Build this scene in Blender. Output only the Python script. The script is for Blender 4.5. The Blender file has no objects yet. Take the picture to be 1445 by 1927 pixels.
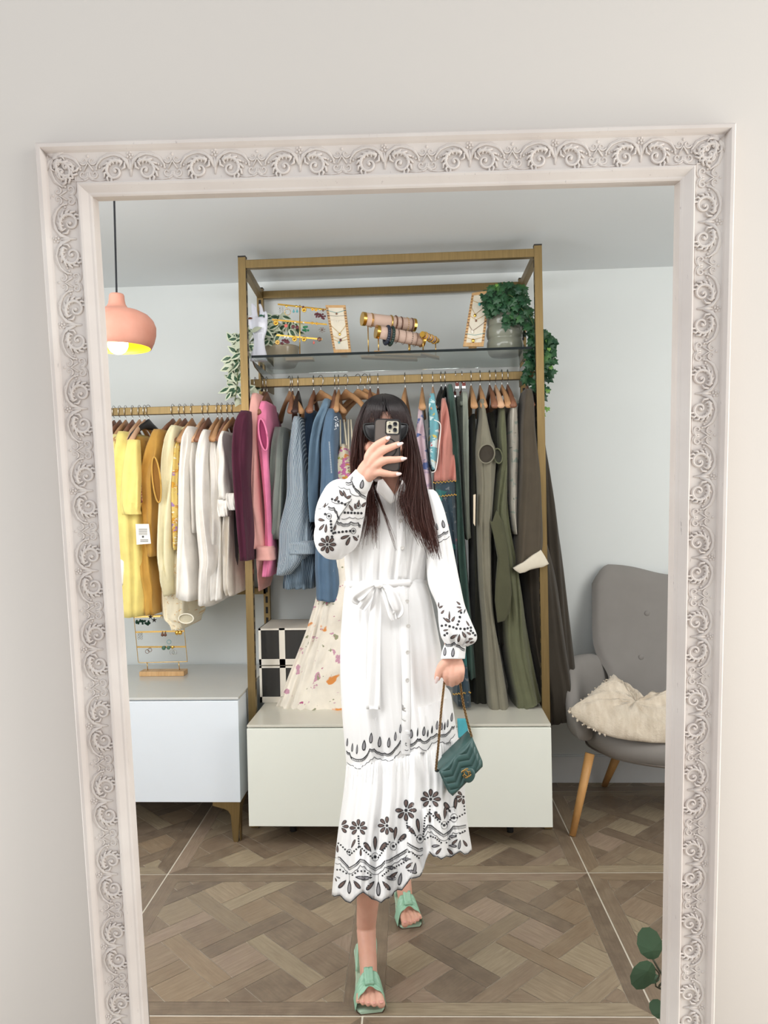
import bpy, bmesh, math, random
import numpy as np
from mathutils import Vector, Matrix
from mathutils.bvhtree import BVHTree
from math import sin, cos, pi, radians, sqrt, atan2

# ---------------------------------------------------------------- camera, world, lights, exposure
SC = bpy.context.scene
COL = SC.collection
W, H, F = 1445., 1927., 1430.
CAM = Vector((0, 0, 1.4))

def cam_axes(pitch, yaw, roll):
    f = Vector((-sin(yaw), cos(yaw), 0)); r = Vector((cos(yaw), sin(yaw), 0)); u = Vector((0, 0, 1))
    f2 = f * cos(pitch) + u * sin(pitch); u2 = u * cos(pitch) - f * sin(pitch)
    return r * cos(roll) + u2 * sin(roll), u2 * cos(roll) - r * sin(roll), f2
CR, CU, CF = cam_axes(radians(-.8), radians(3.28), radians(-1.19))
cd = bpy.data.cameras.new('camera'); cam = bpy.data.objects.new('camera', cd); COL.objects.link(cam)
cd.sensor_fit = 'VERTICAL'; cd.sensor_height = 36; cd.lens = 36 * F / H; cd.clip_start = .05
cam.matrix_world = Matrix(((CR.x, CU.x, -CF.x, CAM.x), (CR.y, CU.y, -CF.y, CAM.y), (CR.z, CU.z, -CF.z, CAM.z), (0, 0, 0, 1)))
SC.camera = cam
SC.view_settings.view_transform = 'Standard'; SC.view_settings.look = 'None'; SC.view_settings.gamma = 1
SC.view_settings.use_curve_mapping = False
SC.view_settings.exposure = 0.0
wd = bpy.data.worlds.new('world'); SC.world = wd; wd.use_nodes = True
wb = wd.node_tree.nodes['Background']; wb.inputs[0].default_value = (.86, .93, 1, 1); wb.inputs[1].default_value = .8
SC.cycles.max_bounces = 8; SC.cycles.diffuse_bounces = 5

def area(name, loc, target, sx, sy, power, col=(1, 1, 1), spread=180):
    l = bpy.data.lights.new(name, 'AREA'); l.shape = 'RECTANGLE'; l.size = sx; l.size_y = sy; l.energy = power; l.color = col
    l.spread = radians(spread)
    o = bpy.data.objects.new(name, l); COL.objects.link(o); o.location = loc
    o.rotation_euler = (Vector(target) - Vector(loc)).to_track_quat('-Z', 'Y').to_euler(); return o
# daylight through the shop front (its glazing faces the clothes rack)
area('shopfront_daylight', (1.75, 1.25, 1.45), (-.1, 3.4, 1.0), 1.6, 1.9, 54, (1, .985, .955))
area('shopfront_daylight', (-1.65, 1.25, 1.5), (0, 3.4, 1.1), 1.3, 1.8, 44, (.97, .985, 1))
area('shopfront_daylight', (-.1, 1.35, 2.38), (-.1, 3.2, .9), 1.8, .5, 16, (1, 1, 1))
# unseen lamps added to light the near wall, stronger from the right
area('near_wall_fill', (2.3, -.3, 1.9), (.5, 1.0, 1.6), 1.4, 1.8, 27, (1, .965, .88))
area('near_wall_fill', (-1.2, -1.1, 1.9), (-.2, 1.0, 1.6), 1.8, 1.8, 9.5, (1, .94, .89))

# ---------------------------------------------------------------- pixel rays to points of the place
def ray(px, py):
    return (CR * ((px - W / 2) / F) + CU * (-(py - H / 2) / F) + CF)
def P(px, py, Y):
    d = ray(px, py); return CAM + d * (Y / d.y)
def PZ(px, py, z):
    d = ray(px, py); return CAM + d * ((z - CAM.z) / d.z)
R = random.Random(7)

# ---------------------------------------------------------------- materials
MATS = {}
def srgb(r, g, b):
    f = lambda c: (c / 255. / 12.92) if c / 255. <= .04045 else ((c / 255. + .055) / 1.055) ** 2.4
    return (f(r), f(g), f(b))
class NT:
    def __init__(s, name):
        s.m = bpy.data.materials.new(name); s.m.use_nodes = True; s.t = s.m.node_tree
        s.b = s.t.nodes['Principled BSDF']; s.n = s.t.nodes; s.l = s.t.links
    def add(s, typ, **kw):
        n = s.n.new(typ)
        for k, v in kw.items():
            if k.startswith('i_'):
                n.inputs[k[2:].replace('_', ' ')].default_value = v
            else: setattr(n, k, v)
        return n
    def link(s, a, b): s.l.new(a, b)
    def coord(s, kind='Object', scale=None):
        c = s.add('ShaderNodeTexCoord').outputs[kind]
        if scale is None: return c
        mp = s.add('ShaderNodeMapping'); mp.inputs['Scale'].default_value = scale if not isinstance(scale, (int, float)) else (scale,) * 3
        s.link(c, mp.inputs[0]); return mp.outputs[0]
    def noise(s, sc, det=3, co=None, rough=.5):
        n = s.add('ShaderNodeTexNoise'); n.inputs['Scale'].default_value = sc; n.inputs['Detail'].default_value = det; n.inputs['Roughness'].default_value = rough
        if co is not None: s.link(co, n.inputs['Vector'])
        return n.outputs['Fac']
    def ramp(s, fac, stops, interp='LINEAR'):
        r = s.add('ShaderNodeValToRGB'); r.color_ramp.interpolation = interp
        e = r.color_ramp.elements
        while len(e) > 1: e.remove(e[0])
        e[0].position = stops[0][0]; e[0].color = (*stops[0][1], 1)
        for p, c in stops[1:]:
            x = e.new(p); x.color = (*c, 1)
        s.link(fac, r.inputs[0]); return r.outputs[0]
    def mix(s, fac, a, b, typ='MIX'):
        m = s.add('ShaderNodeMix', data_type='RGBA', blend_type=typ)
        for sock, v in ((m.inputs[0], fac), (m.inputs[6], a), (m.inputs[7], b)):
            if isinstance(v, (int, float)): sock.default_value = v
            elif isinstance(v, tuple): sock.default_value = (*v, 1)
            else: s.link(v, sock)
        return m.outputs[2]
    def bump(s, h, strength=.3, dist=.002):
        b = s.add('ShaderNodeBump'); b.inputs['Strength'].default_value = strength; b.inputs['Distance'].default_value = dist
        s.link(h, b.inputs['Height']); s.link(b.outputs[0], s.b.inputs['Normal'])
    def base(s, c):
        if isinstance(c, tuple): s.b.inputs['Base Color'].default_value = (*c, 1)
        else: s.link(c, s.b.inputs['Base Color'])
    def set(s, rough=.5, metal=0, spec=.5, sheen=0, sss=0):
        s.b.inputs['Roughness'].default_value = rough; s.b.inputs['Metallic'].default_value = metal
        s.b.inputs['Specular IOR Level'].default_value = spec
        if sheen: s.b.inputs['Sheen Weight'].default_value = sheen
        if sss:
            s.b.inputs['Subsurface Weight'].default_value = sss; s.b.inputs['Subsurface Scale'].default_value = .01
            s.b.inputs['Subsurface Radius'].default_value = (1, .35, .2)
def vary(c, k): return tuple(min(1, x * k) for x in c)
def plain(name, rgb, rough=.5, metal=0, spec=.5, var=.06, nscale=12, bump=0, bscale=200, sss=0):
    if name in MATS: return MATS[name]
    n = NT(name); c = srgb(*rgb); co = n.coord()
    if var: n.base(n.ramp(n.noise(nscale, 3, co), [(.25, vary(c, 1 - var)), (.75, vary(c, 1 + var))]))
    else: n.base(c)
    n.set(rough, metal, spec, sss=sss)
    if bump: n.bump(n.noise(bscale, 2, co), bump, .001)
    MATS[name] = n.m; return n.m
def fabric(name, rgb, rough=.85, var=.1, weave=500, wb=.35, stripes=None, fl=None, sheen=.15, wrinkle=.5):
    """woven cloth; stripes=(rgb2, count per metre, width); fl = list of (rgb, scale, threshold) printed blots"""
    if name in MATS: return MATS[name]
    n = NT(name); c = srgb(*rgb); co = n.coord('UV')
    oc = n.coord('Object')
    col = n.ramp(n.noise(14, 4, oc), [(.3, vary(c, 1 - var)), (.7, vary(c, 1 + var * .6))])
    if stripes:
        w = n.add('ShaderNodeTexWave', wave_type='BANDS', bands_direction='X'); w.inputs['Scale'].default_value = stripes[1] * 2 * pi / 20.
        w.inputs['Distortion'].default_value = .4; n.link(co, w.inputs[0])
        col = n.mix(n.ramp(w.outputs['Fac'], [(stripes[2], (0, 0, 0)), (stripes[2] + .08, (1, 1, 1))]), col, srgb(*stripes[0]))
    for k, (rgb2, sc, th) in enumerate(fl or []):
        mp = n.coord('UV', (sc, sc, sc)); mp.node.inputs['Location'].default_value = (k * 3.7, k * 1.9, k)
        ns = n.add('ShaderNodeTexNoise'); ns.inputs['Scale'].default_value = 1.; ns.inputs['Detail'].default_value = 3; n.link(mp, ns.inputs[0])
        msk = n.ramp(ns.outputs['Fac'], [(th, (0, 0, 0)), (th + .02, (1, 1, 1))])
        col = n.mix(msk, col, srgb(*rgb2))
    n.base(col); n.set(rough, 0, .25, sheen=sheen)
    wv = n.noise(weave, 2, oc); wr = n.noise(22, 3, oc)
    a = n.add('ShaderNodeMath', operation='MULTIPLY_ADD'); a.inputs[1].default_value = 8 * wrinkle; n.link(wr, a.inputs[0]); n.link(wv, a.inputs[2])
    b1 = n.add('ShaderNodeBump'); b1.inputs['Strength'].default_value = .55 * wrinkle; b1.inputs['Distance'].default_value = .012
    n.link(n.noise(6, 4, n.coord('Object', (4.5, 4.5, 1.1)), .6), b1.inputs['Height'])
    b2 = n.add('ShaderNodeBump'); b2.inputs['Strength'].default_value = wb; b2.inputs['Distance'].default_value = .0012
    n.link(a.outputs[0], b2.inputs['Height']); n.link(b1.outputs[0], b2.inputs['Normal']); n.link(b2.outputs[0], n.b.inputs['Normal'])
    MATS[name] = n.m; return n.m
def wood(name, rgb, rgb2, rough=.45, scale=(30, 4, 4), kind='Object'):
    if name in MATS: return MATS[name]
    n = NT(name); co = n.coord(kind, scale); f = n.noise(3, 6, co, .6)
    n.base(n.ramp(f, [(.3, srgb(*rgb2)), (.7, srgb(*rgb))])); n.set(rough, 0, .4); n.bump(f, .15, .0006); MATS[name] = n.m; return n.m
def emit(name, rgb, k):
    n = NT(name); n.base((0, 0, 0)); n.b.inputs['Emission Color'].default_value = (*srgb(*rgb), 1); n.b.inputs['Emission Strength'].default_value = k
    MATS[name] = n.m; return n.m
def glass(name, rgb, rough=.02):
    n = NT(name); n.base(srgb(*rgb)); n.set(rough, 0, .5); n.b.inputs['Transmission Weight'].default_value = 1; n.b.inputs['IOR'].default_value = 1.45
    MATS[name] = n.m; return n.m

# ---------------------------------------------------------------- mesh building
class MB:
    def __init__(s): s.v = []; s.f = []; s.uv = {}; s.mi = []; s.cur = 0
    def vert(s, p): s.v.append(tuple(p)); return len(s.v) - 1
    def face(s, idx, uv=None):
        s.f.append(tuple(idx)); s.mi.append(s.cur)
        if uv: s.uv[len(s.f) - 1] = uv
    def box(s, a, b, M=None):
        (x0, y0, z0), (x1, y1, z1) = a, b
        x0, x1 = min(x0, x1), max(x0, x1); y0, y1 = min(y0, y1), max(y0, y1); z0, z1 = min(z0, z1), max(z0, z1)
        p = [(x0, y0, z0), (x1, y0, z0), (x1, y1, z0), (x0, y1, z0), (x0, y0, z1), (x1, y0, z1), (x1, y1, z1), (x0, y1, z1)]
        i = [s.vert(M @ Vector(q) if M else q) for q in p]
        for q in ((0, 3, 2, 1), (4, 5, 6, 7), (0, 1, 5, 4), (1, 2, 6, 5), (2, 3, 7, 6), (3, 0, 4, 7)): s.face([i[k] for k in q])
        return s
    def rings(s, rings, closed=True, cap0=True, cap1=True, uvs=None):
        """rings: list of equal-length point lists"""
        n = len(rings[0]); base = [[s.vert(p) for p in r] for r in rings]
        m = n if closed else n - 1
        for i in range(len(rings) - 1):
            for j in range(m):
                k = (j + 1) % n
                uv = None
                if uvs: uv = [uvs[i][j], uvs[i][j + 1], uvs[i + 1][j + 1], uvs[i + 1][j]]
                s.face((base[i][j], base[i][k], base[i + 1][k], base[i + 1][j]), uv)
        if closed:
            for flag, r, rev in ((cap0, base[0], True), (cap1, base[-1], False)):
                if flag:
                    c = Vector((0, 0, 0))
                    for q in r: c += Vector(s.v[q])
                    ci = s.vert(c / n)
                    for j in range(n):
                        k = (j + 1) % n
                        s.face((r[k], r[j], ci) if rev else (r[j], r[k], ci))
        return s
    def tube(s, pts, rad, n=8, cap=True, flat=1., up=None):
        pts = [Vector(p) for p in pts]
        if isinstance(rad, (int, float)): rad = [rad] * len(pts)
        T = []
        for i in range(len(pts)):
            d = pts[min(i + 1, len(pts) - 1)] - pts[max(i - 1, 0)]
            T.append(d.normalized() if d.length > 1e-9 else Vector((0, 0, 1)))
        u = Vector(up) if up else (Vector((0, 0, 1)) if abs(T[0].z) < .9 else Vector((1, 0, 0)))
        rs = []
        for p, t, r in zip(pts, T, rad):
            u = (u - t * u.dot(t))
            u = u.normalized() if u.length > 1e-6 else t.orthogonal().normalized()
            w = t.cross(u)
            rs.append([p + u * (cos(a) * r * flat) + w * (sin(a) * r) for a in [2 * pi * k / n for k in range(n)]])
        return s.rings(rs, True, cap, cap)
    def lathe(s, prof, n=32, M=None, cap0=False, cap1=False):
        rs = []
        for r, z in prof:
            ring = [Vector((r * cos(2 * pi * k / n), r * sin(2 * pi * k / n), z)) for k in range(n)]
            rs.append([M @ q for q in ring] if M else ring)
        return s.rings(rs, True, cap0, cap1)
    def ball(s, c, r, n=12, m=8, sc=(1, 1, 1), M=None):
        c = Vector(c); rs = []
        for i in range(m + 1):
            a = -pi / 2 + pi * i / m; rr = max(cos(a), .001)
            ring = [Vector((rr * cos(2 * pi * k / n) * r * sc[0], rr * sin(2 * pi * k / n) * r * sc[1], sin(a) * r * sc[2])) for k in range(n)]
            rs.append([c + (M @ q if M else q) for q in ring])
        return s.rings(rs, True, True, True)
    def prism(s, pts, off):
        """polygon points (3D) pushed along the vector off"""
        off = Vector(off); a = [s.vert(p) for p in pts]; b = [s.vert(Vector(p) + off) for p in pts]; n = len(pts)
        s.face(a[::-1]); s.face(b)
        for i in range(n): s.face((a[i], a[(i + 1) % n], b[(i + 1) % n], b[i]))
        return s
    def build(s, name, mat=None, parent=None, smooth=False, mods=(), **tags):
        me = bpy.data.meshes.new(name); me.from_pydata([tuple(p) for p in s.v], [], s.f); 
        if s.uv:
            ul = me.uv_layers.new(name='UVMap')
            for pi_, po in enumerate(me.polygons):
                q = s.uv.get(pi_)
                if q:
                    for k, li in enumerate(po.loop_indices): ul.data[li].uv = q[k]
        bm = bmesh.new(); bm.from_mesh(me); bmesh.ops.recalc_face_normals(bm, faces=bm.faces); bm.to_mesh(me); bm.free()
        mats = mat if isinstance(mat, (list, tuple)) else [mat]
        for m in mats:
            if m: me.materials.append(m)
        if len(mats) > 1: me.polygons.foreach_set('material_index', s.mi)
        if smooth: me.polygons.foreach_set('use_smooth', [True] * len(me.polygons))
        me.update()
        o = bpy.data.objects.new(name, me); COL.objects.link(o)
        if parent is not None:
            o.parent = parent
            o.matrix_parent_inverse = parent.matrix_world.inverted() if False else Matrix.Translation(-Vector(parent.location)) if parent.type == 'EMPTY' else Matrix()
        for kind, kw in mods:
            md = o.modifiers.new(kind.lower(), kind)
            for k, v in kw.items(): setattr(md, k, v)
        tag(o, **tags); return o
BEV = lambda w=.002, seg=2: (('BEVEL', dict(width=w, segments=seg, limit_method='ANGLE')),)
def tag(o, label=None, cat=None, group=None, kind=None):
    if label: o['label'] = label
    if cat: o['category'] = cat
    if group: o['group'] = group
    if kind: o['kind'] = kind
    return o
def empty(name, loc, label, cat, group=None):
    o = bpy.data.objects.new(name, None); COL.objects.link(o); o.location = loc; o.empty_display_size = .05
    return tag(o, label, cat, group)
def struct(mb, name, mat, **k): return mb.build(name, mat, kind='structure', **k)
def copy_tree(o, parent=None):
    c = o.copy(); COL.objects.link(c)
    if parent: c.parent = parent
    for ch in o.children: copy_tree(ch, c)
    return c
def catmull(pts, n=6):
    pts = [Vector(p) for p in pts]
    if len(pts) < 3: return pts
    q = [pts[0] * 2 - pts[1]] + pts + [pts[-1] * 2 - pts[-2]]; out = []
    for i in range(1, len(q) - 2):
        for k in range(n):
            t = k / n; a, b, c, d = q[i - 1], q[i], q[i + 1], q[i + 2]
            out.append(.5 * ((2 * b) + (c - a) * t + (2 * a - 5 * b + 4 * c - d) * t * t + (3 * b - a - 3 * c + d) * t ** 3))
    out.append(pts[-1]); return out
def interp(vals, n=6):
    return [v.x for v in catmull([(v, 0, 0) for v in vals], n)]
# ================================================================ the room
YW = 3.77
m_wall = plain('wall_paint', (220, 224, 223), .85, var=.012, nscale=3, bump=.05, bscale=300)
m_near = plain('near_wall_paint', (209, 202, 195), .85, var=.012, nscale=2, bump=.05, bscale=300)
m_ceil = plain('ceiling_paint', (226, 230, 232), .9, var=.01, nscale=3)
m_trim = plain('trim_paint', (226, 229, 232), .5, var=.01)
m_grout = plain('grout', (226, 217, 200), .7)
# floor: parquet-look tiles laid in square panels, one mesh with a colour per board
def clip(poly, x0, y0, x1, y1):
    for ax, val, sg in ((0, x0, 1), (0, x1, -1), (1, y0, 1), (1, y1, -1)):
        out = []
        for i in range(len(poly)):
            a, b = poly[i - 1], poly[i]; da, db = (a[ax] - val) * sg, (b[ax] - val) * sg
            if da >= 0: out.append(a)
            if da * db < 0:
                t = da / (da - db); out.append((a[0] + (b[0] - a[0]) * t, a[1] + (b[1] - a[1]) * t))
        poly = out
        if len(poly) < 3: return []
    return poly
def shrink(poly, g):
    cx = sum(p[0] for p in poly) / len(poly); cy = sum(p[1] for p in poly) / len(poly)
    r = max(math.hypot(p[0] - cx, p[1] - cy) for p in poly)
    if r < .012: return []
    k = 1 - g / r * 1.6
    return [(cx + (p[0] - cx) * k, cy + (p[1] - cy) * k) for p in poly]
T = .792
def panel_pieces():
    out = []; b = .057; g = .0028
    e = g
    out += [[(e, e), (T - e, e), (T - b, b), (b, b)], [(T - e, e), (T - e, T - e), (T - b, T - b), (T - b, b)],
            [(T - e, T - e), (e, T - e), (b, T - b), (T - b, T - b)], [(e, T - e), (e, e), (b, b), (b, T - b)]]
    p, w = .1945, .064; s = p - w; c = T / 2; r2 = sqrt(.5)
    def rot(u, v): return (c + (u - v) * r2, c + (u + v) * r2)
    pieces = []
    for i in range(-5, 6):
        for j in range(-5, 6):
            cu, cv = i * p, j * p
            pieces.append(([(cu + w / 2, cv + w / 2), (cu + p - w / 2, cv + w / 2), (cu + p - w / 2, cv + p - w / 2), (cu + w / 2, cv + p - w / 2)], (i + j) % 3))
            L = s + w / 2
            if (i + j) % 2 == 0: pieces.append(([(cu - L, cv - w / 2), (cu + L, cv - w / 2), (cu + L, cv + w / 2), (cu - L, cv + w / 2)], 3))
            else: pieces.append(([(cu - w / 2, cv - L), (cu + w / 2, cv - L), (cu + w / 2, cv + L), (cu - w / 2, cv + L)], 4))
    res = [(q, 5) for q in out]
    for q, k in pieces:
        q = clip([rot(*a) for a in q], b + .0006, b + .0006, T - b - .0006, T - b - .0006)
        if q:
            q = shrink(q, .0009)
            if q: res.append((q, k))
    return res
def floor_mat():
    n = NT('parquet_tile'); at = n.add('ShaderNodeAttribute', attribute_name='board'); uv = n.coord('UV', (5, 60, 1))
    g = n.noise(2.2, 6, uv, .65); oc = n.coord('Object'); big = n.noise(16, 5, oc, .65)
    base = n.mix(n.ramp(big, [(.3, (0, 0, 0)), (.75, (1, 1, 1))]), at.outputs['Color'], n.mix(.5, at.outputs['Color'], srgb(176, 160, 136)))
    col = n.mix(n.ramp(g, [(.35, (.45, .45, .45)), (.7, (0, 0, 0))]), base, srgb(96, 80, 64))
    n.base(col); n.set(.42, 0, .35); n.bump(g, .15, .0008); 
    r = n.ramp(big, [(.3, (.34,) * 3), (.8, (.55,) * 3)]); n.link(r, n.b.inputs['Roughness']); return n.m
def build_floor():
    pcs = panel_pieces(); th = radians(1.3); ox, oy = -1.014, 2.815
    mb = MB(); cols = []
    tones = [(152, 130, 106), (128, 109, 92), (174, 158, 132), (136, 117, 98), (160, 142, 118), (146, 126, 106), (120, 103, 88), (166, 144, 126)]
    rr = random.Random(3)
    for a in range(-3, 5):
        for c in range(-4, 3):
            for q, k in pcs:
                pts = []
                for x, y in q:
                    X = x + a * T; Y = y + c * T
                    pts.append((ox + X * cos(th) - Y * sin(th), oy + X * sin(th) + Y * cos(th), 0.0))
                if min(p[1] for p in pts) > YW or max(p[1] for p in pts) < .9 or min(p[0] for p in pts) > 2.5 or max(p[0] for p in pts) < -2.6: continue
                lx = [p for p in q]; 
                # board direction for the grain
                d = (Vector((*lx[1], 0)) - Vector((*lx[0], 0)))
                best = max(((Vector((*lx[i], 0)) - Vector((*lx[i - 1], 0))) for i in range(len(lx))), key=lambda v: v.length)
                best.normalize(); o1, o2 = rr.random() * 9, rr.random() * 9
                uv = [(o1 + p[0] * best.x + p[1] * best.y, o2 - p[0] * best.y + p[1] * best.x) for p in lx]
                idx = [mb.vert(p) for p in pts]; mb.face(idx, uv)
                t = rr.choice(tones); kk = rr.uniform(.86, 1.1) * (.93 if k >= 3 else 1.03)
                cols.append(tuple(min(1, v * kk) for v in srgb(*t)))
    o = mb.build('floor', floor_mat(), kind='structure')
    me = o.data; ca = me.color_attributes.new('board', 'FLOAT_COLOR', 'CORNER'); k = 0
    for po, c in zip(me.polygons, cols):
        for li in po.loop_indices: ca.data[li].color = (*c, 1)
    for po in me.polygons:
        if po.normal.z < 0: po.flip()
    struct(MB().box((-2.6, -1.6, -.05), (2.6, YW + .1, -.0015)), 'floor', m_grout)
    # grout is raised at the panel joints: thin pale lines
build_floor()
struct(MB().box((-2.6, YW, -.05), (2.6, YW + .12, 2.62)), 'wall_back', m_wall)
struct(MB().box((-2.72, 1.1, -.05), (-2.6, YW + .12, 2.62)), 'wall_left', m_wall)
struct(MB().box((2.6, 1.1, -.05), (2.72, YW + .12, 2.62)), 'wall_right', m_wall)
struct(MB().box((-2.72, 1.05, 2.508), (2.72, YW + .12, 2.62)), 'ceiling', m_ceil)
struct(MB().box((-2.6, YW - .016, 0), (2.6, YW, .13)).box((-2.6, YW - .01, .13), (2.6, YW, .136)), 'baseboard_back', m_trim, mods=BEV(.002))

# ================================================================ the near wall and the leaning framed mirror opening
FO = Vector((-.047, 1.01453, 1.49448)); FX = Vector((.99893575, .04606867, .0022444)); FN = Vector((-.0460784, .99463386, .09262969)); FY = FN.cross(FX)
if FY.z < 0: FY = -FY
def FP(x, y, d=0): return FO + FX * x + FY * y - FN * d      # d: towards the viewer
WN = Vector((-.046, cos(radians(10.4)), sin(radians(10.4)))).normalized(); WX = FX.copy(); WY = WX.cross(WN); WY = WY if WY.z > 0 else -WY
WO = FP(0, .375, -.004)
def WP(x, y, d=0): return WO + WX * x + WY * y + WN * d
def wall_near():
    mb = MB(); ht, th = -.025, .1
    hx = lambda y: .428 + .036 * (ht - y) / 1.9
    for a in (((-2.6, -1.95), (-hx(-1.95), -1.95), (-hx(ht), ht), (-hx(ht), 1.3), (-2.6, 1.3)), ((hx(-1.95), -1.95), (2.6, -1.95), (2.6, 1.3), (hx(ht), 1.3), (hx(ht), ht)), ((-hx(ht), ht), (hx(ht), ht), (hx(ht), 1.3), (-hx(ht), 1.3))):
        mb.prism([WP(x, y) for x, y in a], WN * th)
    struct(mb, 'wall_near', m_near)
wall_near()
m_frame = None
def frame_material():
    n = NT('distressed_white_paint'); co = n.coord('Object'); c = srgb(222, 212, 205)
    a = n.ramp(n.noise(7, 5, co), [(.35, srgb(206, 195, 188)), (.7, srgb(220, 211, 204))])
    st = n.coord('Object', (40, 40, 6)); s2 = n.noise(5, 5, st, .7)
    col = n.mix(n.ramp(s2, [(.66, (0, 0, 0)), (.72, (.75, .75, .75))]), a, srgb(150, 138, 136))
    n.base(col); n.set(.5, 0, .35); n.bump(n.noise(60, 3, co), .15, .001); return n.m
def build_frame():
    m = frame_material()
    root = empty('leaning_mirror', FP(0, -1.49, 0), 'tall leaning mirror in a carved distressed white frame', 'mirror')
    OX, OT, IX, IT, BOT = .444, .375, .378, .309, -1.497
    # profile: (distance inwards from the outer edge, height towards viewer)
    prof = [(0, -.022), (0, .012), (.003, .0165), (.007, .0165), (.0105, .012), (.0125, .0085), (.030, .0065), (.0485, .0075), (.0495, .0115), (.0515, .0125), (.054, .0115), (.0615, .006), (.064, .0055), (.066, .004), (.066, -.004), (.064, -.005), (.064, -.022)]
    corners = [(-1, 1), (1, 1), (1, -1), (-1, -1)]
    def cpt(cx, cy, d):
        x = cx * (OX - d); y = (OT - d) if cy > 0 else (BOT + d); return x, y
    names = ['top_rail', 'right_stile', 'bottom_rail', 'left_stile']
    for k in range(4):
        a, b = corners[k], corners[(k + 1) % 4]; mb = MB(); N = 24
        rs = []
        for t in range(N + 1):
            ring = []
            for d, h in prof:
                p, q = cpt(*a, d), cpt(*b, d); ring.append(FP(p[0] + (q[0] - p[0]) * t / N, p[1] + (q[1] - p[1]) * t / N, h))
            rs.append(ring)
        mb.rings(rs, True, True, True)
        st = mb.build(names[k], m, root, mods=BEV(.0012, 2))
        if k == 2: 
            pass
        # carved scroll relief running along the band
        rb = MB(); L = (OX * 2 - .02) if k in (0, 2) else (OT - BOT - .02)
        nunit = round(L / .0555) ; nunit += nunit % 2; u = L / nunit
        # local frame: s along the rail, c across (0 = outer side of band, 1 = inner)
        def loc(s_, c_, h):
            d = .0125 + c_ * .036
            if k == 0: return FP(-OX + .01 + s_, OT - d, .0065 + h)
            if k == 2: return FP(-OX + .01 + s_, BOT + d, .0065 + h)
            if k == 1: return FP(OX - d, BOT + .01 + s_, .0065 + h)
            return FP(-OX + d, BOT + .01 + s_, .0065 + h)
        def rel(path, r0, r1, h=.0012, n=6, bulge=0):
            pts = [(s_, c_) for s_, c_ in path]; M = len(pts)
            pp = [loc(s_, c_, h) for s_, c_ in pts]
            rad = [max(.0003, (r0 + (r1 - r0) * i / (M - 1)) * (1 + bulge * sin(pi * i / (M - 1)))) for i in range(M)]
            rb.tube(pp, rad, n)
        for i in range(nunit):
            s0 = i * u; dr = 1 if i % 2 == 0 else -1
            if k != 0 and s0 < .55 and k != 2: pass
            def S(x): return s0 + (x if dr > 0 else u - x)
            W_ = .036
            def arc(cx, cc, r, a0, turns, n, r0, r1, h=.0012, k=5, shr=.9):
                path = []
                for t in range(n):
                    q = t / (n - 1); a_ = a0 + q * turns * 2 * pi; rr = r * (1 - shr * q)
                    path.append((S(cx + rr * cos(a_)), cc + rr * sin(a_) / W_))
                rel(path, r0, r1, h, k)
            arc(.020, .66, .0142, -.75 * pi, 1.35, 24, .0027, .0012, .0018, 6)
            rb.ball(loc(S(.020), .66, .0018), .0026, 7, 4)
            for t in range(9):      # leaf lobes outside the big scroll
                a_ = -.95 * pi + t * .16 * pi; r1, r2 = .0085, .0165
                rel([(S(.020 + r1 * cos(a_)), .66 + r1 * sin(a_) / W_), (S(.020 + .0135 * cos(a_ + .15)), .66 + .0135 * sin(a_ + .15) / W_), (S(.020 + r2 * cos(a_ + .5)), .66 + r2 * sin(a_ + .5) / W_)], .0009, .0013, .0026, 5, .7)
            for q in range(4):      # acanthus sweep
                o_ = q * .07
                rel([(S(.001 + q * .001), .62 - o_), (S(.004 + q * .002), .30 - o_ * .6), (S(.014 + q * .003), .10 - o_ * .1), (S(.028 + q * .003), .08 + q * .05), (S(.038 + q * .002), .20 + q * .09), (S(.043), .42 + q * .06)], .0017, .0008, .0016, 5, .5)
            arc(.047, .74, .0066, -.1 * pi, 1.1, 16, .0017, .0008, .0012)
            arc(.049, .28, .0058, .9 * pi, -1.0, 14, .0014, .0007, .0012)
            rel([(S(.030), .93), (S(.040), .97), (S(.050), .93), (S(.055), .84)], .0012, .0010, .001, 5, .4)
            for t in range(3): rb.ball(loc(S(.036 + t * .004), .45 + t * .06, .001), .0017, 6, 4)
            if dr > 0:
                for t in range(5): rb.ball(loc(s0 + .0035 * cos(t * 1.2566), .12 + .0035 * sin(t * 1.2566) / W_, .0012), .0021, 6, 4)
                rb.ball(loc(s0, .12, .002), .0018, 6, 4)
                rel([(s0, .3), (s0 + .0005, .5), (s0, .85)], .0018, .0012, .001, 5, .8)
            else:
                rel([(s0 - .006, .62), (s0, .35), (s0 + .006, .62)], .0013, .0013, .0012, 5, .4)
                rel([(s0 - .007, .95), (s0, .8), (s0 + .007, .95)], .0012, .0012, .0012, 5, .4)
                rb.ball(loc(s0, .12, .001), .0022, 6, 4)
        rb.build('carved_scrollwork', m, st, smooth=True)
    # deep backing ring, added to stop light leaking between frame and wall
    mb = MB(); bx = lambda y: .024 + (OT - y) * sin(radians(5.1))
    def ring(x, yt, yb, d=None): return [FP(-x, yt, -.021 if d is None else -bx(yt)), FP(x, yt, -.021 if d is None else -bx(yt)), FP(x, yb, -.021 if d is None else -bx(yb)), FP(-x, yb, -.021 if d is None else -bx(yb))]
    mb.rings([ring(.392, .325, BOT + .04), ring(.436, .36, BOT), ring(.440, .36, BOT, 1), ring(.434, .34, BOT + .02, 1), ring(.392, .325, BOT + .04)], True, False, False)
    mb.build('leak_block', plain('leak_block_paint', (120, 112, 105), .8), root)
build_frame()
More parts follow.
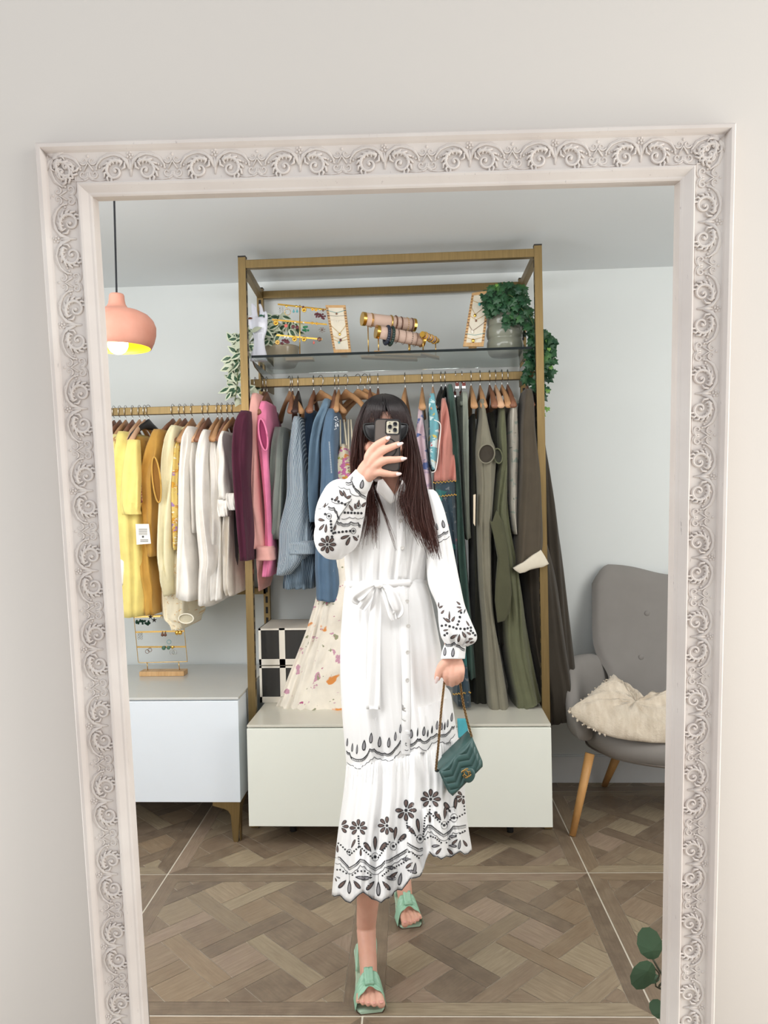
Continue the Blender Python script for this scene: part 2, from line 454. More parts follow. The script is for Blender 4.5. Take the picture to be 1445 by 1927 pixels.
# ================================================================ furniture
m_brass = NT('brushed_gold_metal'); m_brass.base(m_brass.ramp(m_brass.noise(3, 3, m_brass.coord('Object', (60, 60, 3))), [(.3, srgb(126, 106, 68)), (.7, srgb(138, 116, 76))])); m_brass.set(.42, .65, .5); m_brass = m_brass.m
m_gold = plain('polished_gold', (225, 178, 84), .16, 1, var=.03)
m_gold2 = plain('gold_wire', (214, 176, 104), .25, .9, var=.03)
m_chrome = plain('chrome', (205, 205, 205), .15, 1, var=.0)
m_cabw = plain('white_lacquer', (232, 235, 226), .28, var=.004)
m_cabb = plain('white_gloss_lacquer', (228, 235, 242), .2, var=.004)
m_top = plain('beige_glass_top', (205, 202, 190), .22, var=.01)
m_topb = plain('grey_glass_top', (200, 200, 196), .16, var=.01)
m_dark = plain('dark_gap', (25, 24, 24), .7, var=0)
m_beech = wood('beech_wood', (214, 176, 128), (192, 150, 100))

# the tall gold clothes rack
def build_rack():
    r = empty('clothes_rack', (-.15, 3.4, 0), 'tall gold metal clothes rack with a top frame and a high glass shelf', 'clothes rack')
    yf, yr = 3.22, 3.70; xl0, xl1, xr0, xr1 = -.787, -.755, .466, .498; zt = 2.455
    for x0, x1, y0, y1, front in ((xl0, xl1, yf, yf + .03, 1), (xr0, xr1, yf, yf + .03, 1), (-.815, -.785, yr, yr + .03, 0), (.46, .49, yr, yr + .03, 0)):
        mb = MB().box((x0, y0, 0.004), (x1, y1, zt)); mb.cur = 1; z = .6; xx = x1 if x0 < 0 else x0
        while z < 2.4:
            if not front: mb.box(((x0 + x1) / 2 - .006, y0 - .0008, z), ((x0 + x1) / 2 + .006, y0 + .004, z + .032))
            else: mb.box((xx - .0008, y0 + .009, z), (xx + .0008, y0 + .02, z + .032))
            z += .052
        post = mb.build('upright', [m_brass, m_dark], r)
        MB().box((x0 - .0005, y0 - .0005, zt), (x1 + .0005, y1 + .0005, zt + .006)).build('end_cap', m_dark, post)
    MB().box((xl1, yf, zt - .047), (xr0, yf + .03, zt - .012)).build('top_bar', m_brass, r, mods=BEV(.002))
    MB().box((-.785, yr, zt - .047), (.46, yr + .03, zt - .012)).build('top_bar', m_brass, r, mods=BEV(.002))
    for a, b in (((xl0 + .002, yf + .03), (-.812, yr)), ((xr0 + .002, yf + .03), (.462, yr))):
        mb = MB(); 
        pts = [Vector((a[0], a[1], zt - .047)), Vector((a[0] + .026, a[1], zt - .047)), Vector((b[0] + .026, b[1], zt - .047)), Vector((b[0], b[1], zt - .047))]
        mb.prism(pts, (0, 0, .035)); mb.build('side_bar', m_brass, r, mods=BEV(.002))
    # shelf brackets, hanging rail and its brackets
    for x in (-.745, .452):
        MB().prism([(x, 3.26, 2.018), (x, 3.69, 2.018), (x, 3.69, 1.965), (x, 3.62, 1.965), (x, 3.30, 2.000)], (.006, 0, 0)).build('shelf_bracket', m_chrome, r)
        MB().prism([(x, 3.40, 1.975), (x, 3.70, 1.99), (x, 3.70, 1.935), (x, 3.40, 1.925)], (.006, 0, 0)).build('rail_bracket', m_brass, r)
    MB().box((-.79, 3.415, 1.93), (.492, 3.445, 1.966)).build('hanging_rail', m_brass, r, mods=BEV(.002))
    sh = MB().box((-.742, 3.24, 2.03), (.452, 3.67, 2.038))
    g = NT('grey_glass'); g.base(srgb(226, 236, 232)); g.set(.03, 0, .5); g.b.inputs['Transmission Weight'].default_value = .88; g.b.inputs['IOR'].default_value = 1.45
    g2 = plain('dark_glass_edge', (14, 24, 26), .5, var=0, spec=.2)
    s = sh.build('glass_shelf', g.m, r)
    MB().box((-.742, 3.2365, 2.0285), (.452, 3.24, 2.0385)).build('shelf_edge', g2, s)
    # lower rung behind the left cabinet
build_rack()
def build_side_rail():
    r = empty('wall_rail', (-1.4, 3.45, 1.82), 'gold wall rail carrying the yellow and white tops, left of the tall rack', 'clothes rail')
    MB().box((-1.95, 3.435, 1.822), (-.79, 3.465, 1.857)).build('hanging_rail', m_brass, r, mods=BEV(.002))
    for x in (-1.93, -.815): MB().box((x, 3.465, 1.83), (x + .02, YW, 1.85)).build('wall_arm', m_brass, r)
    tag(MB().box((-1.05, 3.70, .955), (-.80, YW - .001, .985)).build('support_bar', m_brass, mods=BEV(.002)), 'short gold wall bar behind the hems of the white tops', 'bar')
build_side_rail()

def build_cabinet(name, x0, x1, y0, y1, z0, z1, body, top, label, legs):
    r = empty(name, ((x0 + x1) / 2, y0, 0), label, 'cabinet')
    MB().box((x0, y0 + .018, z0), (x1, y1, z1 - .012)).build('carcass', body, r, mods=BEV(.0015))
    MB().box((x0 - .001, y0 + .004, z1 - .010), (x1 + .001, y1, z1)).build('top_panel', top, r, mods=BEV(.002))
    MB().box((x0 - .001, y0, z0 + .0), (x1 + .001, y0 + .016, z1 - .014)).build('drawer_front', body, r, mods=BEV(.0018))
    for (x, y, sx) in legs:
        if z0 > .14:
            # swept bracket leg: a flange along the front that curves down to a point
            pts = [(0, z0), (.115, z0), (.115, z0 - .017), (.066, z0 - .030), (.05, z0 - .038), (.04, z0 - .055), (.033, .01), (.028, 0), (.012, 0), (.010, .01), (.001, z0 - .03)]
            mb = MB().prism([(x + sx * a, y, b) for a, b in pts], (0, .006, 0))
            mb.prism([(x + sx * .001, y + a, b) for a, b in pts], (sx * .006, 0, 0))
            mb.build('leg', m_brass, r, mods=BEV(.001))
        else: MB().lathe([(.014, 0.001), (.016, z0)], 16, Matrix.Translation((x, y, 0)), True, True).build('leg', m_dark, r)
    return r
build_cabinet('low_cabinet', -.741, .466, 3.0, 3.55, .105, .513, m_cabw, m_top, 'wide low white cabinet standing in front of the tall gold rack', [(-.6, 3.2, 1), (.32, 3.2, -1), (-.6, 3.5, 1), (.32, 3.5, -1)])
build_cabinet('low_cabinet', -1.62, -.797, 3.085, 3.74, .168, .603, m_cabb, m_topb, 'glossy white cabinet on gold bracket legs, left of the tall rack', [(-.80, 3.09, -1), (-.80, 3.65, -1), (-1.61, 3.09, 1), (-1.61, 3.65, 1)])

# ================================================================ hangers
HW = {'oak': wood('light_hanger_wood', (198, 154, 112), (170, 124, 84)), 'red': wood('red_brown_hanger_wood', (146, 100, 76), (116, 76, 56)), 'dark': wood('dark_hanger_wood', (62, 42, 38), (44, 28, 26)),
      'pale': wood('pale_hanger_wood', (222, 182, 148), (198, 152, 116)), 'black': plain('black_plastic_hanger', (26, 26, 28), .4, var=0)}
HWN = {'oak': 'light wooden', 'red': 'red-brown wooden', 'dark': 'dark wooden', 'pale': 'pale wooden', 'black': 'black'}
def hanger_parts():
    """built at the origin: rail top at z=0, arms along -Y/+Y"""
    out = []
    mb = MB(); rs = []
    N = 20
    for i in range(N + 1):
        t = -1 + 2 * i / N; a = abs(t); y = t * .205; z = -.083 - .010 * a - .085 * a ** 1.6
        hh = .017 - .006 * a + .010 * max(0, 1 - a * 5); w = .0065 + .0095 * a ** 1.5
        rs.append([Vector((w * cos(q) + .0, y, z + hh * sin(q))) for q in [2 * pi * k / 10 for k in range(10)]])
    mb.rings(rs)
    h = MB(); pts = [Vector((0, -.0, -.07)), Vector((0, 0, -.052)), Vector((0, .002, -.045))]
    for k in range(15):
        a = radians(-70 + k * 17); pts.append(Vector((0, -.0255 * cos(a) + .001, -.019 + .0265 * sin(a))))
    h.tube(pts, .0018, 6)
    return mb, h
_hb, _hh = hanger_parts(); HANGER = {}
def hanger(px, rail_y, rail_z, wd, ang, label, group):
    """px: image column of the hook where it crosses the rail"""
    x = P(px, 950 - (rail_z - 1.4) / rail_y * F, rail_y).x
    if wd not in HANGER:
        r = empty('coat_hanger', (0, 0, 0), label, 'hanger', group)
        _hb.build('shoulder_bar', HW[wd], r, smooth=True); _hh.build('hook', m_chrome, r, smooth=True); HANGER[wd] = r
    else: r = copy_tree(HANGER[wd])
    tag(r, label, 'hanger', group)
    r.location = (x, rail_y, rail_z + .004); r.rotation_euler = (0, 0, radians(ang)); return r

# ================================================================ garments
def mix2(a, b, t): return (a[0] + (b[0] - a[0]) * t, a[1] + (b[1] - a[1]) * t)
def cloth(rows, Y, dep, seed=0, nf=5, amp=.016, N=64, top=.78, edge=.0, sub=5, flare=0, sq=.6, fold0=.15, lean=0, openb=True, bw=None):
    """hanging cloth: rows of (xl, yl, xr, yr) in the picture at depth Y; it is a closed bag dep deep either side of Y"""
    rr = random.Random(seed); M = len(rows)
    cols = [interp([r[i] for r in rows], sub) for i in range(4)]
    K = len(cols[0]); mb = MB(); rs = []; uvs = []
    ph = [rr.uniform(0, 6.28) for _ in range(6)]; f1 = nf * rr.uniform(.8, 1.2); f2 = nf * 2.1 * rr.uniform(.8, 1.2); f3 = nf * .5
    z0 = P(cols[0][0], cols[1][0], Y).z
    for i in range(K):
        s = i / (K - 1); A = P(cols[0][i], cols[1][i], Y); B = P(cols[2][i], cols[3][i], Y); w = (B - A).length
        d = dep * (top + (1 - top) * min(1, (s / .16)) ** .6) * (1 + flare * s)
        fa = amp * (fold0 + (1 - fold0) * min(1, s / .35)) * min(1, w / .05)
        ring = []; uv = []
        for k in range(N):
            th = 2 * pi * k / N; c = cos(th); sn = sin(th)
            cc = math.copysign(abs(c) ** sq, c); ss = math.copysign(abs(sn) ** sq, sn)
            t = .5 - .5 * cc
            fx = t * w / .05
            wave = sin(f1 * t * 6.28 * (w / .16) ** .6 + ph[0] + 1.3 * sin(s * 3 + ph[3])) + .45 * sin(f2 * t * 6.28 * (w / .16) ** .6 + ph[1] + s * 2.5) + .4 * sin(th * 3 + ph[2] + s * 4)
            wob = .25 * sin(s * 19 + ph[4] + 3 * t) * min(1, s * 3)
            p = A.lerp(B, t) + Vector((0, ss * d, 0))
            p.y += -fa * wave * (1 if sn < 0 else -.6) + fa * wob
            p.x += fa * .35 * sin(th * 5 + ph[5] + s * 3) * abs(sn)
            ring.append(p); uv.append((t * w + (0 if sn < 0 else 1.3), z0 - p.z))
        uv.append(uv[0]); rs.append(ring); uvs.append(uv)
    if openb:      # turned-up hem inside
        last = rs[-1]; c = sum(last, Vector()) / N
        for k_, dz in ((.93, .0), (.90, .012), (.88, .05)):
            rs.append([c + (p - c) * k_ + Vector((0, 0, dz)) for p in last]); uvs.append(uvs[-1])
    mb.rings(rs, True, True, True, uvs); return mb
GR_L, GR_C, GR_R = 'tops hanging on the left wall rail', 'clothes on the left half of the tall rack', 'clothes on the right half of the tall rack'
def Wd(*rows):
    """rows given as (y, xl, xr) or (yl, xl, yr, xr)"""
    return [(r[1], r[0], r[2], r[0]) if len(r) == 3 else (r[1], r[0], r[3], r[2]) for r in rows]
def garment(name, cat, label, group, Y, dep, rows, mat, extra=None, **kw):
    o = cloth(Wd(*rows), Y, dep, **kw).build(name, mat, smooth=True, label=label, cat=cat, group=group)
    o['Y'] = Y; return o
def piece(parent, name, mat, Y, dep, rows, label=None, **kw):
    return cloth(Wd(*rows), Y, dep, **kw).build(name, mat, parent, smooth=True, label=label)

def ribbon(mb, pts, w, n=6, up=(0, -1, 0), thick=.0015):
    mb.tube(pts, w, n, True, thick / w if w else 1, up); return mb
def collar(parent, mat, pts, Y, w=.012, dep=.05, sp=.10):
    """stand-and-fall collar: a band running front to back over the neck; pts = image points of its visible front fold"""
    mb = MB(); rs = []
    P3 = catmull([P(x, y, Y - dep) for x, y in pts], 5)
    for p in P3:
        rs.append([p + Vector((0, 0, 0)), p + Vector((0, -.006, -.004)), p + Vector((0, .0, -.006)), p + Vector((0, dep * 1.2, .006)), p + Vector((0, dep * 1.2, .012)), p + Vector((0, .005, .006))])
    mb.rings(rs, True, True, True); return mb.build('collar', mat, parent, smooth=True)
def flap(parent, name, mat, poly, Y, th=.004, bulge=.01, label=None, tilt=0):
    """a curved piece of cloth bounded by an image polygon at depth Y"""
    pts = [P(x, y, Y) for x, y in poly]; c = sum(pts, Vector()) / len(pts); mb = MB()
    n = len(pts); rs = []
    for k, q in ((1.0, 0), (.98, -.2), (.85, -.55), (.6, -.85), (.3, -1.0)):
        rs.append([c + (p - c) * k + Vector((0, q * bulge, 0)) for p in pts])
    back = [[p + Vector((0, th, 0)) for p in r] for r in rs][::-1]
    back[-1] = [p + Vector((0, th, 0)) for p in rs[0]]
    xs = [p.x for p in pts]; zs = [p.z for p in pts]
    allr = back + rs; uvs = [[(p.x, -p.z) for p in r] + [(r[0].x, -r[0].z)] for r in allr]
    mb.rings(allr, True, True, True, uvs); return mb.build(name, mat, parent, smooth=True, label=label)
def opening(parent, mat_in, mat_rim, cx, cy, rx, ry, Y, rot=0, name='armhole', rim=.0035):
    """a sewn armhole: dark hollow with a rolled rim"""
    a = [radians(rot) + 0] ; pts = []
    for k in range(28):
        t = 2 * pi * k / 28; x, y = rx * cos(t), ry * sin(t); c, s = cos(a[0]), sin(a[0])
        pts.append(P(cx + x * c - y * s, cy + x * s + y * c, Y))
    o = MB(); o.tube(pts + pts[:2], rim, 7, False); r = o.build(name, mat_rim, parent, smooth=True)
    cen = sum(pts, Vector()) / 28; mb = MB()
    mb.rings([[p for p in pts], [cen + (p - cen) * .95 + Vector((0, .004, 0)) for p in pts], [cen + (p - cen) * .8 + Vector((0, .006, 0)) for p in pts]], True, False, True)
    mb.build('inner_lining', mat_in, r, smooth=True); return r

fy = fabric('yellow_jersey', (238, 220, 134)); fy2 = fabric('pale_yellow_cotton', (236, 226, 160)); fmu = fabric('mustard_cotton', (200, 156, 76)); fmu2 = fabric('dark_mustard_cotton', (186, 142, 68))
fcr = fabric('cream_cotton', (232, 224, 188)); fcr2 = fabric('ivory_sheer', (236, 230, 212)); fwh = fabric('white_poplin', (240, 236, 230)); fwh2 = fabric('soft_white_cotton', (232, 229, 224)); fgw = fabric('off_white_knit', (222, 214, 202))
fnav = fabric('navy_cloth', (38, 40, 50)); fgr = fabric('charcoal_cloth', (70, 70, 74)); fblk = fabric('black_cloth', (22, 22, 24))
fyf = fabric('yellow_floral', (226, 200, 120), fl=[((214, 160, 60), 38, .56), ((168, 130, 190), 46, .62), ((240, 232, 210), 60, .62)])
fcrf = fabric('cream_floral', (232, 222, 196), fl=[((214, 180, 130), 60, .62)])

# ---- left wall rail (left to right)
Yl = 3.44; L = []
def gl(*a, **k): o = garment(*a, **k); L.append(o); return o
gl('blouse', 'top', 'dark navy garment at the mirror edge, behind the pale yellow top', GR_L, Yl + .05, .15, [(850, 196, 226), (950, 205, 232), (1080, 218, 238), (1130, 225, 238)], fnav, seed=1)
o = piece(L[-1], 'white_cuff', fwh, Yl - .2, .03, [(1052, 227, 239), (1072, 226, 240), (1100, 228, 237)], 'white cuff', seed=3, amp=.003)
gl('t_shirt', 'top', 'cream top leftmost on the wall rail, beside the frame', GR_L, Yl, .17, [(818, 206, 230), (850, 203, 236), (930, 206, 238), (1000, 212, 236)], fcr, seed=2)
gl('t_shirt', 'top', 'pale yellow top between the cream one and the bright yellow t-shirt', GR_L, Yl - .02, .18, [(822, 226, 250), (860, 218, 255), (920, 224, 252), (990, 228, 250)], fy2, seed=4)
y1 = gl('t_shirt', 'top', 'bright yellow long t-shirt with a white paper price tag', GR_L, Yl - .03, .20, [(817, 243, 262), (850, 240, 275), (900, 236, 284), (960, 230, 291), (1010, 231, 292), (1080, 235, 295), (1150, 233, 296)], fy, seed=5, nf=3, amp=.011)
sl = piece(y1, 'sleeve', fy, Yl - .225, .035, [(828, 242, 262), (880, 234, 264), (935, 228, 264), (958, 229, 262), (980, 958, 226, 226)[:0] or (968, 232, 264)], seed=6, nf=2, amp=.006)
tg = MB().prism([P(255, 986, 3.2), P(280, 986, 3.2), P(284, 1023, 3.2), P(257, 1025, 3.2)], (0, .0008, 0)).build('price_tag', plain('white_card', (238, 234, 226), .6, var=0), None)
tg.parent = y1
mb = MB()
for k in range(6):
    yy = 995 + k * 2.1; mb.prism([P(261, yy, 3.1995), P(277, yy, 3.1995), P(277, yy + .8, 3.1995), P(261, yy + .8, 3.1995)], (0, -.0002, 0))
for k in range(3):
    yy = 1015 + k * 2; mb.prism([P(264, yy, 3.1995), P(279, yy, 3.1995), P(279, yy + .8, 3.1995), P(264, yy + .8, 3.1995)], (0, -.0002, 0))
q = [P(269 + 2.1 * cos(a), 1010 + 2.1 * sin(a), 3.1995) for a in [2 * pi * k / 12 for k in range(12)]]; mb.prism(q, (0, -.0002, 0))
o = mb.build('printed_text', plain('tag_ink', (70, 70, 74), .7, var=0)); o.parent = tg
flap(y1, 'picture_print', fabric('photo_print', (120, 60, 60), fl=[((214, 170, 130), 60, .5), ((60, 40, 60), 90, .58)]), [(258, 893), (265, 893), (268, 945), (262, 948)], Yl - .215, .001, .002, 'small dark picture print')
gl('dress', 'dress', 'golden mustard dress directly right of the bright yellow t-shirt', GR_L, Yl + .02, .19, [(826, 262, 290), (870, 268, 298), (960, 280, 306), (1050, 288, 314), (1100, 294, 318), (1146, 296, 318)], fmu, seed=7)
m4 = gl('sleeveless_dress', 'dress', 'mustard sleeveless dress with a large open armhole and collar', GR_L, Yl - .03, .19, [(813, 306, 326), (845, 298, 330), (870, 293, 328), (905, 287, 322), (950, 290, 320), (1000, 296, 318), (1042, 300, 318)], fmu2, seed=8, nf=2)
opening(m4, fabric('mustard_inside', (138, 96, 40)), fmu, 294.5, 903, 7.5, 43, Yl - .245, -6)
collar(m4, fmu, [(303, 812), (312, 818), (322, 828), (328, 840)], Yl - .06)
gl('polo_shirt', 'top', 'short mustard top with a turned-down collar, before the cream shirt', GR_L, Yl, .16, [(834, 316, 336), (856, 315, 334), (900, 318, 331), (918, 318, 330)], fmu, seed=9)
collar(L[-1], fmu, [(315, 856), (322, 850), (330, 840), (336, 838)], Yl - .06)
c6 = gl('shirt', 'shirt', 'pale cream long-sleeved shirt hanging between mustard and floral tops', GR_L, Yl - .02, .2, [(806, 340, 353), (830, 335, 354), (870, 330, 350), (950, 322, 348), (1040, 317, 346), (1085, 324, 344), (1112, 330, 344)], fcr, seed=10, nf=3)
collar(c6, fcr, [(339, 812), (343, 806), (350, 806), (355, 815)], Yl - .06)
b6 = gl('blouse', 'blouse', 'sheer ivory blouse whose gathered balloon sleeve hangs lowest on the wall rail', GR_L, Yl + .04, .18, [(880, 334, 356), (1000, 330, 366), (1060, 324, 374), (1110, 318, 380), (1150, 322, 376), (1163, 334, 368), (1174, 342, 364)], fcrf, seed=11, nf=6, amp=.01)
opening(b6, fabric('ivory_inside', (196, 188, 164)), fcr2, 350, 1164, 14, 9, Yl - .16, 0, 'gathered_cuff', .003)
gl('blouse', 'blouse', 'yellow blouse with small purple and orange flowers', GR_L, Yl, .19, [(828, 352, 362), (860, 350, 364), (930, 347, 362), (1014, 348, 358), (1030, 349, 357)], fyf, seed=12)
w1 = gl('shirt', 'shirt', 'crisp white shirt, leftmost of the white garments', GR_L, Yl - .03, .2, [(808, 369, 383), (835, 364, 384), (880, 361, 378), (950, 358, 378), (1040, 353, 384), (1116, 347, 1122, 392)], fwh, seed=13, nf=2)
collar(w1, fwh, [(368, 814), (372, 808), (380, 812), (385, 822)], Yl - .06)
w2 = gl('blouse', 'blouse', 'white blouse with a small ruffled front between two long shirts', GR_L, Yl, .19, [(820, 380, 394), (860, 376, 390), (930, 380, 388), (1000, 382, 390)], fwh2, seed=14, nf=8, amp=.005)
mb = MB()
for k in range(9):
    a = P(376 + k * .9, 850 + k * 5, Yl - .2); b = P(380 + k * .9, 854 + k * 5, Yl - .2); c = P(384 + k * .9, 850 + k * 5, Yl - .2); mb.tube([a, b, c], .0022, 6)
mb.build('ruffle', fwh, w2, smooth=True)
w3 = gl('shirt', 'shirt', 'white long shirt second from the left among the whites, widest at the cuff', GR_L, Yl - .04, .2, [(814, 398, 410), (840, 392, 413), (880, 388, 411), (960, 388, 418), (1040, 393, 427), (1075, 393, 421), (1126, 392, 1133, 414)], fwh, seed=15, nf=2)
collar(w3, fwh, [(394, 820), (400, 814), (408, 816), (413, 826)], Yl - .07)
w4 = gl('blouse', 'blouse', 'white blouse with a gathered short sleeve, right of the two long shirts', GR_L, Yl - .01, .19, [(822, 411, 422), (860, 411, 430), (920, 413, 432), (958, 412, 434), (1000, 416, 436), (1100, 412, 436), (1120, 413, 434)], fwh2, seed=16, nf=5)
piece(w4, 'sleeve_frill', fwh, Yl - .19, .04, [(940, 411, 434), (955, 411, 434), (972, 414, 432)], seed=17, nf=8, amp=.005)
w5 = gl('blouse', 'blouse', 'white top with an elasticated puff cuff, last before the gold upright', GR_L, Yl - .04, .18, [(816, 430, 440), (850, 425, 444), (900, 424, 450), (940, 427, 452)], fwh, seed=18, nf=3)
piece(w5, 'sleeve_frill', fwh2, Yl - .20, .04, [(928, 427, 451), (945, 427, 452), (960, 433, 450)], seed=19, nf=8, amp=.005)
gl('cardigan', 'cardigan', 'long off-white knit hanging behind the puff-cuff top', GR_L, Yl + .01, .19, [(830, 436, 444), (900, 438, 452), (1000, 436, 456), (1090, 436, 459), (1112, 440, 458)], fgw, seed=20, nf=5)
gl('jacket', 'jacket', 'charcoal garment wedged between the whites and the gold upright', GR_L, Yl + .05, .19, [(822, 436, 446), (880, 440, 454), (1000, 446, 460), (1085, 452, 462)], fgr, seed=21)
RLZ = 1.857
for px, wd, ang, lab in ((214, 'red', 5.4, 'left end of the wall rail, half hidden by the frame'), (225, 'red', 4.5, 'second from the left end of the wall rail'), (236, 'oak', 5.4, 'over the pale yellow top'), (249, 'red', 6.3, 'left of the bright yellow t-shirt'), (262, 'pale', 4.5, 'in the bright yellow t-shirt'),
                       (272, 'pale', 2.7, 'between the yellow t-shirt and the black hanger'), (279, 'black', -7.2, 'over the golden mustard dress'), (325, 'red', -1.8, 'in the sleeveless mustard dress'), (338, 'oak', 1.8, 'in the short mustard top'), (348, 'red', 0.9, 'in the pale cream shirt'), (361, 'oak', 1.8, 'in the yellow floral blouse'),
                       (382, 'pale', 2.2, 'in the leftmost white shirt'), (392, 'red', 1.4, 'in the white ruffled blouse'), (409, 'oak', 1.8, 'in the second long white shirt'), (417, 'oak', 3.6, 'in the gathered-sleeve white blouse'), (428, 'red', 3.6, 'in the off-white knit'), (438, 'oak', -2.7, 'in the puff-cuff top by the upright')):
    hanger(px, 3.45, RLZ, wd, ang, HWN[wd] + ' hanger ' + lab, 'hangers on the left wall rail')
# ---- tall rack, left half
fbu = fabric('burgundy_velvet', (76, 30, 50), sheen=.1); fdp = fabric('dusty_pink_satin', (224, 168, 160)); fhp = fabric('hot_pink_cotton', (226, 126, 164)); fma = fabric('magenta_cloth', (138, 50, 88))
fsg = fabric('sage_grey_cloth', (128, 134, 128)); fol = fabric('olive_taupe_cloth', (120, 114, 92))
fst = fabric('blue_pinstripe', (76, 96, 114), stripes=((196, 206, 212), 230, .62)); fdk = fabric('dark_denim', (48, 66, 88)); fdl = fabric('light_denim', (104, 128, 148)); fdm = fabric('mid_denim', (86, 110, 134)); fds = fabric('striped_denim', (70, 88, 104), stripes=((140, 156, 168), 200, .6))
ffl = fabric('white_floral_linen', (236, 228, 214), fl=[((198, 150, 168), 17, .62), ((150, 150, 120), 26, .66), ((224, 146, 76), 9, .665), ((176, 90, 130), 30, .68)])
ffs = fabric('bright_floral_print', (226, 216, 190), fl=[((196, 110, 160), 34, .52), ((222, 140, 70), 30, .58), ((170, 170, 80), 44, .6), ((120, 60, 100), 40, .64)])
Yc = 3.43; C_ = []
def gc(*a, **k): o = garment(*a, **k); C_.append(o); return o
gc('velvet_dress', 'dress', 'burgundy draped dress at the left end of the tall rack', GR_C, Yc - .12, .2, [(780, 464, 484), (806, 455, 485), (850, 451, 484), (900, 455, 482), (950, 460, 484), (1000, 465, 488), (1049, 470, 488)], fbu, seed=31, nf=3, amp=.012)
m = gc('blouse', 'blouse', 'deep magenta blouse just right of the hot pink shirt', GR_C, Yc + .06, .17, [(772, 504, 516), (820, 505, 522), (900, 508, 522), (1000, 510, 520), (1050, 510, 520)], fma, seed=32)
o = gc('shirt', 'shirt', 'long dusty pink satin shirt with a buttoned cuff', GR_C, Yc - .03, .19, [(748, 485, 500), (775, 483, 504), (820, 480, 500), (880, 478, 500), (935, 476, 504), (957, 474, 506), (985, 478, 509), (1028, 484, 514)], fdp, seed=33, nf=3, amp=.009)
piece(o, 'cuff', fdp, Yc - .175, .06, [(1027, 484, 514), (1040, 484, 517), (1053, 484, 519)], seed=34, nf=1, amp=.002)
piece(o, 'shirt_tail', fdp, Yc + .05, .12, [(1040, 487, 516), (1075, 490, 510), (1100, 494, 503), (1107, 496, 499)], seed=35, nf=3)
collar(o, fdp, [(483, 748), (490, 750), (496, 762), (494, 774)], Yc - .07)
o = gc('shirt', 'shirt', 'hot pink shirt with an upright open collar', GR_C, Yc - .06, .15, [(761, 499, 513), (785, 493, 516), (805, 489, 518), (850, 496, 516), (900, 502, 518), (960, 508, 520), (1020, 508, 523), (1052, 506, 524), (1088, 1094, 0, 0)[:0] or (1080, 504, 518)], fhp, seed=36, nf=2)
opening(o, fma, fhp, 495, 818, 7.5, 30, Yc - .243, -9, 'collar_opening', .004)
gc('trousers', 'trousers', 'sage grey trousers folded over a hanger left of the striped shirt', GR_C, Yc, .16, [(808, 523, 545), (850, 520, 550), (920, 519, 546), (980, 517, 543), (1012, 518, 538)], fsg, seed=37, nf=5)
gc('skirt', 'skirt', 'olive taupe skirt behind the sage grey trousers', GR_C, Yc + .07, .15, [(816, 540, 556), (900, 528, 550), (1000, 518, 545), (1062, 520, 540)], fol, seed=38, nf=5)
o = gc('shirt', 'shirt', 'large blue and white pinstriped shirt with rolled cuff', GR_C, Yc - .05, .17, [(789, 560, 574), (800, 559, 577), (830, 554, 580), (875, 548, 584), (935, 546, 590), (990, 534, 592), (1035, 532, 592), (1076, 530, 556)], fst, seed=39, nf=4, amp=.009)
piece(o, 'rolled_cuff', fst, Yc - .12, .11, [(1016, 545, 592), (1028, 544, 598), (1040, 545, 600)], seed=40, nf=1, amp=.003)
gc('blouse', 'blouse', 'dark denim blouse between the pinstriped and light denim shirts', GR_C, Yc + .05, .17, [(778, 578, 602), (830, 578, 602), (900, 580, 600), (1000, 584, 602), (1040, 586, 604)], fdk, seed=41, nf=4)
o = gc('denim_shirt', 'shirt', 'light blue denim shirt with raised collar', GR_C, Yc - .03, .19, [(758, 616, 628), (776, 610, 629), (800, 598, 624), (830, 592, 614), (870, 588, 612), (920, 586, 608), (980, 590, 606)], fdl, seed=42, nf=3)
collar(o, fdl, [(615, 762), (620, 758), (628, 763)], Yc - .07)
o = gc('denim_jacket', 'jacket', 'mid-blue denim jacket with white embroidery and beading', GR_C, Yc - .06, .19, [(776, 622, 638), (800, 616, 642), (840, 610, 642), (900, 610, 644), (980, 604, 646), (1050, 599, 645), (1095, 601, 648), (1119, 602, 1125, 648)], fdm, seed=43, nf=3, amp=.007)
mb = MB()
for k in range(24): mb.ball(P(619.5 + k * .18, 832 + k * 2.5, Yc - .255), .0022, 6, 4, (1.6, 1, .7))
for k in range(60):
    a = R.uniform(0, 6.28); rr = R.random() ** .5; mb.ball(P(629 + 9 * rr * cos(a), 797 + 15 * rr * sin(a), Yc - .235), .0022, 5, 3)
mb.build('beading', plain('pearl_beads', (214, 218, 222), .3, var=0), o)
collar(o, fabric('pale_blue_poplin', (206, 218, 226)), [(603, 812), (606, 806), (612, 802)], Yc - .12)
gc('denim_skirt', 'skirt', 'striped denim skirt hanging below the pinstriped shirt', GR_C, Yc + .02, .18, [(990, 548, 600), (1040, 545, 602), (1080, 541, 600), (1101, 540, 598)], fds, seed=44, nf=5)
gc('blouse', 'blouse', 'dark plum blouse half hidden behind the raised white sleeve', GR_C, Yc + .04, .17, [(905, 598, 618), (960, 592, 614), (1030, 592, 612), (1060, 594, 612)], fabric('dark_plum_cloth', (44, 32, 44)), seed=45)
